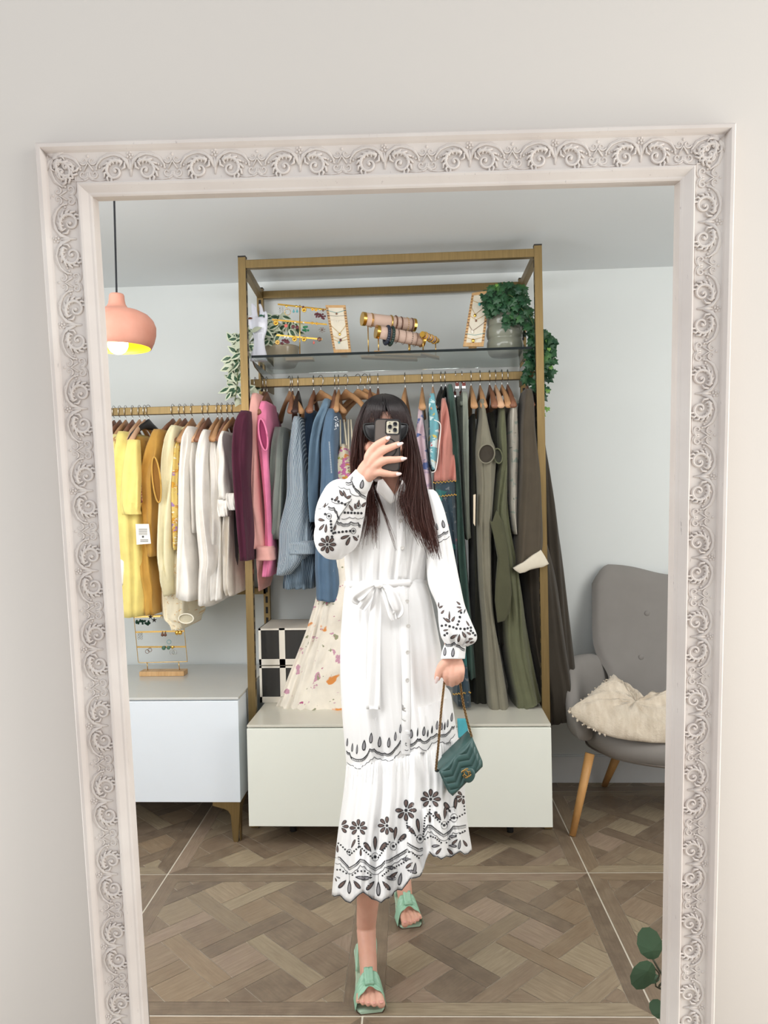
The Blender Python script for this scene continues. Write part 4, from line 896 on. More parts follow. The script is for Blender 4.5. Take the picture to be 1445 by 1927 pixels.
def earring(kind, x, y, Y, s, mat, label, grp, mat2=None):
    mb = MB(); a = P(x, y, Y)
    mb.tube([a + Vector((0, .006, s * .9)), a + Vector((0, -.001, s * .9)), a + Vector((0, -.001, s * .5))], .0007, 5)
    if kind == 'hoop': ring_at(mb, a, s)
    elif kind == 'flower':
        for k in range(8):
            q = k * pi / 4; mb.ball(a + Vector((cos(q) * s * .6, 0, sin(q) * s * .6)), s * .36, 8, 6, (1, .4, 1))
        mb.ball(a + Vector((0, -s * .2, 0)), s * .35, 8, 6)
    elif kind == 'disc': mb.ball(a, s, 14, 8, (1, .35, 1))
    elif kind == 'cluster':
        for k in range(12):
            q = R.uniform(0, 6.28); w = R.random() ** .5; mb.ball(a + Vector((cos(q) * s * w * 1.1, R.uniform(-.3, .1) * s, sin(q) * s * w * .8)), s * .36, 7, 5, (1, .6, 1))
    elif kind == 'drop': mb.rings([[a + Vector((rr * cos(t), rr * .5 * sin(t), z)) for t in [2 * pi * k / 12 for k in range(12)]] for rr, z in ((.0004, s), (s * .3, s * .35), (s * .6, -s * .3), (s * .55, -s * .75), (s * .2, -s))])
    elif kind == 'links':
        for k in range(3): ring_at(mb, a + Vector((0, 0, s * (1 - k * 1.05))), s * .48, .0011, 12)
    elif kind == 'sprig':
        for k in range(7):
            q = k * .9; mb.tube([a, a + Vector((cos(q) * s, 0, sin(q) * s)), a + Vector((cos(q + .4) * s * 1.5, 0, sin(q + .4) * s * 1.2))], .001, 5)
    elif kind == 'star':
        for k in range(5): mb.tube([a, a + Vector((cos(k * 1.257 + .3) * s, 0, sin(k * 1.257 + .3) * s))], [s * .3, s * .1], 6)
    tag(mb.build('earring', mat, None, smooth=True), label, 'earring', grp)
def build_earring_stand():
    Y = 3.36; c = P(564, 668, Y); r = empty('earring_stand', (c.x, c.y, ZS), 'gold three-bar earring stand on the glass shelf beside the display hand', 'jewellery stand')
    A = lambda x, y, d=0: P(x, y, Y + d)
    MB().box((c.x - .062, Y - .02, ZS), (c.x + .062, Y + .035, ZS + .012)).build('base', m_beech, r, mods=BEV(.002))
    MB().tube([(c.x, Y, ZS + .01), A(564.2, 574)], .0024, 8).build('pole', m_gold2, r, smooth=True)
    for a, b in (((522.5, 571), (613, 581)), ((512, 600), (615, 609)), ((520, 629), (606, 637))):
        p, q = A(*a, -.03), A(*b, .03); MB().prism([p, q, q + Vector((0, 0, -.007)), p + Vector((0, 0, -.007))], (0, .002, 0)).build('bar', m_gold, r)
    L_ = [('links', 526, 583, .008, m_silver, 'left silver chain-link earring on the top bar'), ('links', 531, 583, .008, m_silver, 'right silver chain-link earring on the top bar'), ('hoop', 541, 587, .0135, m_gold2, 'large gold hoop earring on the top bar'), ('disc', 539, 576, .006, m_gold, 'round gold disc stud above the large hoop'), ('disc', 557.5, 576.5, .0055, m_gold, 'round gold disc stud above the teal drops'),
          ('drop', 552.5, 585, .008, m_teal, 'left teal drop earring on the top bar'), ('drop', 559, 585, .008, m_teal, 'right teal drop earring on the top bar'), ('flower', 572, 583, .012, m_gold, 'gold petal earring just right of the pole, top bar'), ('disc', 570.5, 577.5, .0045, m_wine, 'small dark red stud right of the pole, top bar'), ('flower', 588, 582, .0075, m_gold, 'left small gold petal stud on the top bar'), ('flower', 594.5, 583, .0075, m_gold, 'right small gold petal stud on the top bar'),
          ('disc', 602, 582, .0055, m_gold, 'left gold stud above the wine-red leaves'), ('disc', 608, 584, .0052, m_cop, 'right brown stud above the wine-red leaves'), ('cluster', 598, 593, .013, m_wine, 'left wine-red leaf earring below the top bar'), ('cluster', 607, 596, .013, m_wine, 'right wine-red leaf earring below the top bar'),
          ('flower', 519, 607.5, .013, m_gold, 'big gold flower earring at the left of the middle bar'), ('disc', 538, 613, .008, m_coral, 'coral pink earring under the middle bar'), ('disc', 551.5, 615, .0085, m_wine, 'left dark red round earring under the middle bar'), ('disc', 559, 616, .0085, m_wine, 'right dark red round earring under the middle bar'), ('disc', 555, 607, .004, m_pearl, 'pearl stud left of the pole, middle bar'), ('disc', 571, 607, .004, m_pearl, 'pearl stud right of the pole, middle bar'),
          ('cluster', 575, 619, .014, m_grn, 'bright green leaf earring right of the pole'), ('flower', 587.5, 608, .007, m_gold, 'left gold petal stud on the middle bar'), ('flower', 596, 609, .007, m_gold, 'right gold petal stud on the middle bar'), ('sprig', 606, 621, .010, m_cop, 'brown twig-shaped earring at the right of the middle bar'), ('flower', 522, 644, .012, m_gold2, 'dull gold filigree earring at the left of the bottom bar'),
          ('cluster', 536, 645, .016, m_wine, 'large wine-red flower earring under the bottom bar'), ('disc', 536, 634, .0045, m_pearl, 'left pearl stud on the bottom bar'), ('disc', 542, 634.5, .0045, m_pearl, 'right pearl stud on the bottom bar'), ('flower', 554, 638, .0125, m_gold, 'round gold sunburst earring left of the pole, bottom bar'), ('flower', 572, 638, .0125, m_gold, 'round gold sunburst earring right of the pole, bottom bar'), ('drop', 590.5, 644, .008, m_coral, 'small pink drop earring on the bottom bar'), ('disc', 601, 638.5, .010, m_cop, 'square-ish brown metal earring at the right of the bottom bar')]
    for kd, x, y, s, m, lab in L_: earring(kd, x, y, Y - .032 + (x - 564) / 50 * .03, s, m, lab, GJ)
build_earring_stand()
def build_stand_b():
    Y = 3.58; b = P(303, 1268, 3.56); r = empty('earring_stand', (b.x, b.y, .603), 'wire frame earring stand with a pale wooden base on the left cabinet', 'jewellery stand')
    A = lambda x, y, d=0: P(x, y, Y + d)
    p0, p1 = PZ(262, 1273, .6035), PZ(345, 1273, .6035)
    MB().box((p0.x, p0.y, .6035), (p1.x, p0.y + .06, .6035 + .022)).build('base', m_beech, r, mods=BEV(.0015))
    Y = p0.y + .03
    mb = MB(); mb.tube(catmull([A(251.5, 1158), A(256, 1202), A(259.5, 1240), A(261, 1245.5), A(265, 1247), A(305, 1246), A(348, 1245), A(352, 1243), A(350.5, 1225), A(346, 1180), A(343, 1156)], 4), .0017, 6); mb.tube([A(251.5, 1158), A(343, 1157)], .0017, 6); mb.build('wire_frame', m_gold2, r, smooth=True)
    for a, q in (((252, 1159.5), (343, 1157)), ((254.5, 1188), (346.5, 1186)), ((257, 1216), (350, 1215.5))):
        p, w = A(*a), A(*q); MB().prism([p, w, w + Vector((0, 0, -.008)), p + Vector((0, 0, -.008))], (0, .001, 0)).build('bar', m_gold2, r)
    for a, q in (((276.5, 1246), (278, 1262)), ((336, 1245), (338, 1262))): MB().tube([A(*a), Vector((A(*q).x, Y, .624))], .0022, 6).build('stem', m_gold2, r, smooth=True)
    Y -= .004
    for kd, x, y, s, m, lab in (('cluster', 263, 1171, .015, m_dgrn, 'left dark green leafy earring on the top bar of the wire stand'), ('cluster', 275, 1172, .015, m_dgrn, 'right dark green leafy earring on the top bar of the wire stand'), ('star', 283, 1161, .011, m_blk, 'left black star earring'), ('star', 290, 1167, .012, m_blk, 'lower black flower earring'), ('disc', 304, 1161.5, .0075, m_pearl, 'round white stud on the top bar of the wire stand'), ('disc', 313, 1161, .009, m_blk, 'black oblong earring with a white centre'), ('disc', 329, 1163, .006, m_pearl, 'small pearl earring beside the ivory cuff'),
                                ('links', 261, 1197, .010, m_silver, 'left silver link earring on the middle bar'), ('links', 266, 1197, .010, m_silver, 'right silver link earring on the middle bar'), ('drop', 305.5, 1193, .012, m_cop, 'left copper drop earring on the middle bar'), ('drop', 311, 1193, .012, m_cop, 'right copper drop earring on the middle bar'), ('disc', 333, 1191, .010, m_gold, 'left gold ball earring on the middle bar'), ('disc', 339, 1191, .010, m_gold, 'right gold ball earring on the middle bar'),
                                ('hoop', 318, 1208, .010, m_teal, 'teal ring earring hanging below the middle bar'), ('hoop', 277, 1226, .009, m_cop, 'left rose hoop on the bottom bar'), ('hoop', 282, 1223, .009, m_cop, 'right rose hoop on the bottom bar'), ('disc', 308, 1219.5, .010, plain('malachite', (70, 110, 90), .3, var=0), 'left green oval stud on the bottom bar'), ('disc', 317, 1219, .009, plain('malachite', (70, 110, 90), .3, var=0), 'right green oval stud on the bottom bar'), ('disc', 324.5, 1218, .007, m_gold, 'gold stud right of the green ovals'), ('hoop', 323.5, 1227.5, .011, m_silver, 'left thin silver hoop, lowest on the wire stand'), ('hoop', 328, 1227.5, .011, m_silver, 'right thin silver hoop, lowest on the wire stand')):
        earring(kd, x, y, Y, s, m, lab, GB)
build_stand_b()
def build_necklace_board(q4, Y, label, pend):
    """q4: image corners tl, tr, br, bl"""
    tl, tr, br, bl = [P(x, y, Y + d) for (x, y), d in zip(q4, (.04, .04, 0, 0))]
    o = (bl + br) / 2; r = empty('necklace_display', o, label, 'jewellery display')
    f = lambda u, v, d=0: tl.lerp(tr, u).lerp(bl.lerp(br, u), v) + Vector((0, -d, 0))
    MB().prism([f(0, 0), f(1, 0), f(1, 1), f(0, 1)], (0, .010, 0)).build('board', m_beech, r, mods=BEV(.0015))
    MB().prism([f(.13, .06, .0015), f(.87, .06, .0015), f(.87, .93, .0015), f(.13, .93, .0015)], (0, .0014, 0)).build('linen_panel', fabric('linen_panel', (226, 218, 200)), r)
    w = (br - bl).length; mb = MB()
    for k in range(16):
        for u in (.06, .94): mb.prism([f(u - .05, .06 + k * .055, .0012), f(u + .05, .06 + k * .055, .0012), f(u + .05, .072 + k * .055, .0012), f(u - .05, .072 + k * .055, .0012)], (0, .001, 0))
    mb.build('notches', m_cop, r)
    MB().prism([f(.3, .1, -.010), f(.7, .1, -.010), f(.7, 1, -.07), f(.3, 1, -.07)], (0, .004, 0)).build('easel_back', m_beech, r)
    for v0, v1, uc, m, pm, s, lab in pend:
        mb = MB(); pts = [f(u, v0 + (v1 - v0) * (1 - abs((u - uc) / (uc if u < uc else 1 - uc))) ** .8, .004) for u in [0.02 + .96 * k / 16 for k in range(17)]]
        mb.tube(pts, .0009, 5)
        n = tag(mb.build('necklace', m, None, smooth=True), lab, 'necklace', 'necklaces on the display boards')
        if pm: p2 = MB(); p2.ball(f(uc, v1 + .02, .006), s, 10, 8, (1, .4, 1.3)); pe = p2.build('pendant', pm, n, smooth=True)
build_necklace_board([(612, 574), (650, 574), (661, 664), (628, 664)], 3.34, 'upright wooden necklace board with linen panel, beside the earring stand', [(.10, .17, .5, m_teal, m_cop, .004, 'pale green cord necklace at the top of the left board'), (.22, .24, .5, m_silver, None, 0, 'second thin necklace from the top of the left board'), (.31, .33, .5, m_pearl, m_pearl, .003, 'necklace with small white beads on the left board'), (.36, .60, .5, m_gold2, m_gold, .005, 'long gold chain with heart pendant on the left board'), (.62, .72, .5, m_gold2, m_wine, .005, 'gold chain with dark red pendant on the left board'), (.70, .77, .4, m_gold2, m_teal, .004, 'lowest chain with turquoise bead on the left board')])
build_necklace_board([(888, 551), (923, 546), (910, 652), (871, 652)], 3.34, 'slanted wooden necklace board leaning beside the ivy pot', [(.13, .22, .5, m_gold2, m_teal, .006, 'gold chain with turquoise drop, top of the right board'), (.20, .42, .35, m_gold2, m_gold, .006, 'gold chain with leaf charms on the right board'), (.40, .52, .45, m_gold2, m_cop, .004, 'thin gold chain with beetle charm on the right board'), (.52, .72, .35, m_cop, m_pearl, .006, 'rose chain with pearl pendant on the right board'), (.76, .80, .5, m_teal, None, 0, 'strand of small turquoise beads on the right board'), (.82, .88, .45, m_gold2, m_gold, .007, 'lowest chain with a round gold coin on the right board')])
def build_bracelet_roll(a, b, Ya, Yb, rad, label, brs, stems):
    pa, pb = P(*a, Ya), P(*b, Yb); r = empty('bracelet_roll', (pa + pb) / 2, label, 'jewellery stand', 'bracelet rolls on the shelf'); ax = (pb - pa)
    roll = MB().tube([pa + ax * t for t in (0, .33, .66, 1)], rad, 28).build('padded_roll', plain('rose_velvet', (206, 178, 162), .85, var=.05), r, smooth=True)
    d = ax.normalized()
    MB().tube([pa - d * .002, pa + d * .012], [rad * 1.06, rad * 1.06], 28).build('end_cap', m_gold, r, smooth=False); MB().tube([pb - d * .010, pb + d * .002], [rad * 1.04, rad * 1.04], 28).build('end_cap', m_gold, r)
    for t in stems:
        q = pa + ax * t; MB().tube([q + Vector((0, 0, -rad * .9)), Vector((q.x, q.y, ZS + .008))], .0026, 8).build('stem', m_gold2, r, smooth=True)
    q = (pa + pb) / 2; 
    MB().prism([(pa.x - .01, pa.y - .02, ZS), (pb.x + .01, pb.y - .02, ZS), (pb.x + .01, pb.y + .03, ZS), (pa.x - .01, pa.y + .03, ZS)], (0, 0, .009)).build('base', m_beech, r, mods=BEV(.0015))
    u = d.orthogonal().normalized(); w = d.cross(u)
    for t, rr, th, m, kind, lab in brs:
        c = pa + ax * t; mb = MB()
        if kind == 'band':
            pts = [c + (u * cos(q) + w * sin(q)) * rad * rr + Vector((0, 0, -(rr - 1) * rad * .9)) for q in [2 * pi * k / 28 for k in range(30)]]; mb.tube(pts, th, 6, False)
        else:
            for k in range(22):
                q = 2 * pi * k / 22; mb.ball(c + (u * cos(q) + w * sin(q)) * rad * rr + Vector((0, 0, -(rr - 1) * rad * .9)), th, 8, 6, (1, 1, 1.2))
        tag(mb.build('bracelet', m, None, smooth=True), lab, 'bracelet', 'bracelets on the rolls')
m_navy = plain('navy_beads', (36, 44, 62), .3, var=.1, nscale=80)
build_bracelet_roll((682, 600), (780, 612), 3.34, 3.44, .0285, 'back bracelet roll, highest of the three on the shelf', [(.15, 1.06, .0014, m_gold, 'band', 'thin gold bangle near the cap of the back roll'), (.17, 1.09, .0012, m_gold, 'band', 'second thin gold bangle near the cap of the back roll'), (.53, 1.07, .004, m_gold2, 'band', 'wide woven gold bracelet on the back roll'), (.62, 1.05, .004, m_cop, 'bead', 'brown beaded bracelet with gold, middle of the back roll'), (.72, 1.12, .0025, m_cop, 'band', 'dark brown bangle right of the beaded one, back roll'), (.84, 1.10, .002, m_gold2, 'bead', 'fine gold beaded bracelet on the back roll'), (.93, 1.10, .0022, m_cop, 'band', 'last brown bangle on the back roll')], (.1, .9))
build_bracelet_roll((708, 624), (797, 641), 3.28, 3.36, .0275, 'middle bracelet roll carrying a thick navy beaded bracelet', [(.22, 1.28, .008, m_navy, 'bead', 'thick navy beaded bracelet on the middle roll'), (.31, 1.30, .0075, plain('bottle_green_beads', (36, 58, 52), .3, var=.1), 'bead', 'dark green beaded bracelet touching the navy one'), (.43, 1.10, .0014, m_cop, 'band', 'thin brown bangle right of the green beads, middle roll'), (.58, 1.10, .001, m_cop, 'band', 'fine loose brown chain at the middle of the middle roll'), (.72, 1.10, .0018, m_blk, 'bead', 'tiny black beaded bracelet on the middle roll'), (.82, 1.12, .001, m_cop, 'band', 'fine brown bracelet near the right end of the middle roll'), (.95, 1.06, .0018, m_gold2, 'band', 'gold bangle at the right end of the middle roll')], (.04, .68))
build_bracelet_roll((795, 629), (822, 641), 3.30, 3.42, .012, 'small front roll wrapped in gold bangles, rightmost of the three', [(.15, 1.25, .003, m_gold, 'bead', 'gold beaded bangle at the near end of the small roll'), (.35, 1.25, .002, m_gold, 'band', 'plain gold bangle on the small roll'), (.55, 1.25, .003, m_gold, 'bead', 'gold beaded bangle in the middle of the small roll'), (.8, 1.25, .003, m_gold, 'bead', 'gold beaded bangle at the far end of the small roll')], (.02, .9))

# ================================================================ grey shell chair and cushion
def build_chair():
    O = Vector((1.085, 3.37, 0)); ph = radians(-14); r = empty('shell_armchair', O, 'grey upholstered shell armchair with winged back and light wooden legs', 'armchair')
    def T_(x, y, z): return O + Vector((x * cos(ph) - y * sin(ph), x * sin(ph) + y * cos(ph), z))
    mf = fabric('grey_wool_upholstery', (138, 134, 130), var=.03, weave=900, wb=.2, wrinkle=0, sheen=.1); th = .05
    NU, NV = 40, 26
    def back(u, v, side):
        hw = .375 - .075 * math.exp(-((v - .30) / .16) ** 2) + .0 * v; zt = 1.075 - .055 * math.exp(-(u / .45) ** 2) - .30 * max(0, abs(u) - .80) ** 1.6 * 4
        z = .36 + (zt - .36) * v; y = .20 + .10 * v + .05 * v * v - .13 * abs(u) ** 2.6 * (1 - .3 * v)
        e = 1 - .55 * max(0, v - .85) / .15 ** 1
        pin = max(0, 1 - max(abs(u), v if v > .5 else 0) ** 22)
        return T_(hw * u, y + side * th * .5 * (pin ** .5), z)
    mb = MB(); front = [[back(-1 + 2 * i / NU, j / NV, -1) for i in range(NU + 1)] for j in range(NV + 1)]; rear = [[back(-1 + 2 * i / NU, j / NV, 1) for i in range(NU + 1)] for j in range(NV + 1)]
    mb.rings([front[j] + rear[j][::-1] for j in range(NV + 1)], True, True, False); bk = mb.build('backrest', mf, r, smooth=True)
    for px, py in ((1217.5, 1154.5), (1206, 1237)):
        c = P(px, py, 3.45)
        # press the button onto the front face
        d = (c - CAM).normalized(); bv = BVHTree.FromPolygons([v for v in mb.v], mb.f); h = bv.ray_cast(CAM, d)[0]
        if h: MB().ball(h, .013, 16, 10, (1, .5, 1)).build('upholstery_button', mf, bk, smooth=True)
    for s in (-1, 1):
        mb = MB(); rs = []; N = 26
        path = catmull([(-.24, .205, .60), (-.30, .195, .645), (-.345, .15, .665), (-.40, .06, .675), (-.435, -.04, .67), (-.44, -.13, .62), (-.425, -.20, .53), (-.39, -.26, .45)], 5)
        for i, p in enumerate(path):
            t = i / (len(path) - 1); w = .035 + .012 * sin(pi * min(1, t * 1.2)); zb = .36 + .02 * t
            tgt = (path[min(i + 1, len(path) - 1)] - path[max(i - 1, 0)]); nx, ny = -tgt.y, tgt.x; L_ = math.hypot(nx, ny); nx /= L_; ny /= L_
            ring = []
            for k in range(20):
                a = 2 * pi * k / 20; zz = (p.z + zb) / 2 + (p.z - zb) / 2 * math.copysign(abs(sin(a)) ** .6, sin(a)); o_ = w * math.copysign(abs(cos(a)) ** .8, cos(a)); lean = -.03 * (zz - zb) / .3
                ring.append(T_(s * -(-(p.x + nx * o_ + lean)), p.y + ny * o_, zz) if s > 0 else T_(-(-(p.x + nx * o_ + lean)), p.y + ny * o_, zz))
            if s > 0: ring = [T_(-((O - q).x * -1 * cos(ph) - (O - q).y * -1 * -sin(ph)), 0, 0) if False else q for q in ring]
            rs.append(ring)
        if s > 0:
            rs2 = []
            for ring in rs:
                rr2 = []
                for q in ring:
                    d = q - O; lx = d.x * cos(-ph) - d.y * sin(-ph); ly = d.x * sin(-ph) + d.y * cos(-ph); rr2.append(T_(-lx, ly, d.z))
                rs2.append(rr2)
            rs = rs2
        mb.rings(rs, True, True, True); mb.build('armrest', mf, r, smooth=True)
    mb = MB(); rs = []
    for z, k in ((.285, .72), (.295, .84), (.315, .94), (.345, .995), (.375, 1.0), (.398, .965), (.410, .88), (.414, .6), (.415, .3)):
        ring = []
        for q in range(48):
            a = 2 * pi * q / 48; ca, sa = cos(a), sin(a); hx = .43 * math.copysign(abs(ca) ** .85, ca); hy = (.30 if sa < 0 else .27) * math.copysign(abs(sa) ** .85, sa) - .01
            dip = -.012 * (1 - (abs(ca)) ** 2) if k > .8 else 0
            ring.append(T_(hx * k, hy * k - .02, z + (.018 * ca * ca if k > .9 else .0) + (-.03 if sa > 0 and z < .36 else 0)))
        rs.append(ring)
    mb.rings(rs, True, True, True); st = mb.build('seat', mf, r, smooth=True)
    MB().tube([T_(.43 * .935 * cos(a), (.30 if sin(a) < 0 else .27) * .935 * sin(a) - .03, .311) for a in [2 * pi * k / 60 for k in range(62)]], .004, 6, False).build('piping', plain('grey_piping', (120, 112, 106), .8), st, smooth=True)
    mw = wood('light_oak_leg', (214, 164, 104), (190, 140, 84), scale=(12, 12, 2))
    f0, f1 = PZ(1077, 1573, 0), PZ(1137, 1479, 0)
    ft = [(f0, P(1110, 1418, f0.y + .06)), (f1 + Vector((0, 0, 0)), P(1160, 1425, f1.y - .08))]
    ft += [(T_(.30, -.24, 0), T_(.22, -.17, .33)), (T_(.28, .26, 0), T_(.2, .18, .33))]
    for a, b in ft:
        MB().tube([a + Vector((0, 0, .001)), a.lerp(b, .5), b], [.0135, .017, .020], 16).build('leg', mw, r, smooth=True)
    MB().box((0, 0, 0), (.001, .001, .001)) 
    mb = MB(); p, q = T_(-.22, -.16, .315), T_(-.2, .17, .315); mb.tube([p, q], .018, 8); mb.build('leg_brace', mw, r); mb = MB(); p, q = T_(.22, -.16, .315), T_(.2, .17, .315); mb.tube([p, q], .018, 8); mb.build('leg_brace', mw, r)
build_chair()
def build_cushion():
    out = [(1150, 1276), (1166, 1286), (1190, 1301), (1217, 1320), (1236, 1314), (1262, 1310), (1300, 1306), (1332, 1330), (1326, 1380), (1256, 1398), (1200, 1395), (1150, 1386), (1110, 1369), (1073, 1341), (1086, 1328), (1110, 1308), (1135, 1288)]
    def W3(x, y): return P(x, y, 3.075 + (1400 - y) / 125. * .24)
    o2 = catmull([W3(*p) for p in out + [out[0]]], 4)[:-1]; c = sum(o2, Vector()) / len(o2); n = Vector((0, -.55, .85)).normalized()
    rr = random.Random(5); mb = MB(); rs = []
    for k, h in ((1.0, 0), (.985, .012), (.94, .026), (.84, .04), (.68, .05), (.5, .05), (.3, .042), (.12, .036)):
        rs.append([c + (p - c) * k + n * (h * (1 + .25 * sin(i * .9 + k * 9)) - .02 * math.exp(-((p.x - c.x + .02) / .05) ** 2) * (k > .3) * (k < .9) + rr.uniform(-.0025, .0025)) for i, p in enumerate(o2)])
    bot = [[c + (p - c) * k - n * h for p in o2] for k, h in ((.3, .022), (.7, .022), (.93, .014))]
    mb.rings(bot + rs, True, True, True)
    m = NT('tufted_cream_cotton'); co = m.coord('Object'); a = m.noise(120, 4, co, .7); m.base(m.ramp(m.noise(16, 3, m.coord('Object', (3, 1, 1))), [(.35, srgb(208, 194, 174)), (.7, srgb(226, 214, 196))])); m.set(.95, 0, .1, sheen=.3); m.bump(a, .9, .006)
    cu = tag(mb.build('cushion', m.m, None, smooth=True), 'cream tufted cushion lying on the grey armchair', 'cushion')
    fr = MB()
    for i, p in enumerate(o2):
        if i > 44 or i < 6:
            for _ in range(5): d = (p - c).normalized(); fr.ball(p + d * rr.uniform(-.002, .007) + rv(.004), rr.uniform(.0025, .0045), 5, 4)
    fr.build('fringe', m.m, cu, smooth=True, kind='stuff')
build_cushion()
# ================================================================ the woman in the embroidered dress
m_skin = NT('skin'); m_skin.base(m_skin.ramp(m_skin.noise(24, 4, m_skin.coord()), [(.3, srgb(222, 168, 146)), (.7, srgb(232, 182, 160))])); m_skin.set(.45, 0, .35, sss=.12); m_skin.bump(m_skin.noise(500, 2, m_skin.coord()), .08, .0005); m_skin = m_skin.m
BODY = {}
def build_body():
    mb = MB()
    def tb(pts, rad, n=16, flat=1., up=None, s=4):
        p = catmull(pts, s); r = interp(rad, s); mb.tube(p, r, n, True, flat, up)
    A = P
    # head: stacked slices, front = -Y
    hx, hy = A(724, 830, 2.16).x, 2.165; zc, zt = A(729, 896, 2.13).z, A(722, 746, 2.16).z
    hz = zt - zc
    sl = [(0, .018, -.068, -.035), (.03, .034, -.082, -.01), (.10, .050, -.088, .02), (.2, .060, -.087, .045), (.3, .066, -.085, .068), (.42, .070, -.084, .085), (.52, .072, -.082, .095), (.62, .074, -.084, .100), (.72, .070, -.083, .099), (.82, .062, -.074, .092), (.9, .049, -.055, .075), (.96, .036, -.030, .048), (1, .010, -.004, .012)]
    rs = []
    for v, w, f, b in sl:
        rs.append([Vector((hx + .89 * w * cos(a), hy + (f + b) / 2 + (b - f) / 2 * sin(a), zc + v * hz)) for a in [2 * pi * k / 28 for k in range(28)]])
    mb.rings(rs)
    def H(x, v, y): return Vector((hx + x * .89, hy + y, zc + v * hz))
    tb([H(0, .55, -.082), H(0, .45, -.092), H(0, .36, -.103), H(0, .325, -.094)], [.007, .009, .012, .008], 10)      # nose
    for s in (-1, 1):
        mb.ball(H(.010 * s, .335, -.092), .0075, 10, 8); mb.ball(H(.034 * s, .50, -.076), .0125, 12, 8, (1.3, .7, .8))
        tb([H(.012 * s, .575, -.082), H(.032 * s, .595, -.080), H(.050 * s, .57, -.068)], [.005, .006, .004], 8)
        mb.ball(H(.046 * s, .36, -.062), .018, 12, 8)
        tb([H(.073 * s, .54, .005), H(.078 * s, .57, .014), H(.079 * s, .50, .022), H(.075 * s, .40, .012), H(.072 * s, .38, .004)], [.006, .007, .008, .006, .004], 8)
    tb([H(-.024, .215, -.080), H(-.01, .225, -.090), H(0, .22, -.092), H(.01, .225, -.090), H(.024, .215, -.080)], [.003, .0055, .005, .0055, .003], 8)
    tb([H(-.022, .205, -.080), H(0, .185, -.090), H(.022, .205, -.080)], [.003, .0065, .003], 8)
    mb.ball(H(0, .07, -.074), .020, 12, 8)
    # neck and torso
    nx = A(735, 920, 2.19).x
    tb([Vector((hx, 2.185, zc + .06)), Vector((nx, 2.20, zc - .03)), Vector((nx, 2.215, zc - .075)), Vector((nx - .01, 2.225, zc - .12))], [.050, .047, .050, .075], 20)
    def slab(rows, n=28):
        mb.rings([[P(cx, y, 2.23) + Vector((w * cos(a), d * sin(a), 0)) for a in [2 * pi * k / n for k in range(n)]] for y, cx, w, d in rows])
    slab([(925, 733, .06, .04), (940, 733, .125, .055), (960, 732, .14, .075), (1000, 731, .125, .085), (1050, 729, .110, .080), (1095, 727, .100, .070), (1140, 727, .115, .085), (1190, 732, .125, .095), (1230, 735, .11, .09), (1250, 736, .08, .07)])
    # legs
    def foot(ank, heel, ball_, toe, side, w):
        d = (toe - heel); d.z = 0; d.normalize(); sd = Vector((d.y, -d.x, 0))
        tb([ank + Vector((0, .0, .0)), (ank + heel) / 2 + Vector((0, 0, .004)), heel + Vector((0, 0, .03))], [.028, .028, .024])
        tb([ank + Vector((0, -.002, -.01)), ank.lerp(ball_, .35) + Vector((0, 0, -.013)), ank.lerp(ball_, .68) + Vector((0, 0, -.027)), ball_ + Vector((0, 0, -.003)), ball_.lerp(toe, .3) + Vector((0, 0, -.002))], [.029, .026, .023, .021, .012], 18)
        tb([heel + Vector((0, 0, .02)), heel.lerp(ball_, .5) + Vector((0, 0, .012)), ball_ + Vector((0, 0, .006))], [.024, .024, .022], 18)
        for k in (-1, 1): tb([ank.lerp(ball_, .55) + Vector((0, 0, -.028)), ball_ + sd * (.022 * k) + Vector((0, 0, -.005)), ball_.lerp(toe, .35) + sd * (.024 * k) + Vector((0, 0, -.003))], [.017, .017, .010], 14)
        L_ = (toe - ball_).length; nails = []
        # big toe on the inner side
        for i, (off, ln, r_) in enumerate(((-.027, 1.0, .0118), (-.0075, .98, .0080), (.0085, .90, .0074), (.0225, .78, .0068), (.035, .62, .0064))):
            o = sd * (off * side * -1 * (w / .1)); a = ball_.lerp(toe, .05) + o * .9 + Vector((0, 0, .002)); b = ball_ + d * (L_ * ln) + o
            tb([a, a.lerp(b, .5) + Vector((0, 0, .005)), b + Vector((0, 0, .000))], [r_ * 1.0, r_ * .88, r_ * .95], 12)
            mb.ball(b + Vector((0, 0, 0)), r_, 12, 8); nails.append((b + d * (r_ * .35) + Vector((0, 0, r_ * .72)), d, r_ * .62))
        return nails
    hip = P(727, 1240, 2.23)
    hipL = hip + Vector((-.045, -.0, .02)); kneeL = Vector((P(703, 1560, 2.13).x, 2.135, .50)); ankL = P(689, 1742, 2.235); 
    tb([hipL, hipL.lerp(kneeL, .45), kneeL, kneeL.lerp(ankL, .35) + Vector((0, .03, 0)), kneeL.lerp(ankL, .75) + Vector((0, .0, 0)), ankL], [.070, .060, .046, .045, .033, .029], 22)
    hipR = hip + Vector((.06, .02, .02)); kneeR = Vector((P(770, 1480, 2.3).x, 2.30, .48)); ankR = P(757, 1644, 2.575)
    tb([hipR, hipR.lerp(kneeR, .45), kneeR, kneeR.lerp(ankR, .35) + Vector((0, .03, 0)), kneeR.lerp(ankR, .75) + Vector((0, .02, 0)), ankR], [.075, .066, .049, .046, .036, .031], 22)
    balL = PZ(695, 1868, .030); toeL = PZ(707, 1893, .024); heelL = Vector((balL.x - .012, balL.y + .125, .098))
    n1 = foot(ankL, heelL, balL, toeL, -1, .1)
    balR = PZ(768, 1716, .030); toeR = PZ(776, 1740, .024); heelR = Vector((balR.x - .03, balR.y + .13, .095))
    n2 = foot(ankR, heelR, balR, toeR, 1, .092)
    # arm holding the phone (picture left)
    tb([A(660, 945, 2.23), A(636, 952, 2.21), A(620, 990, 2.17), A(622, 1022, 2.13)], [.040, .034, .031, .027])
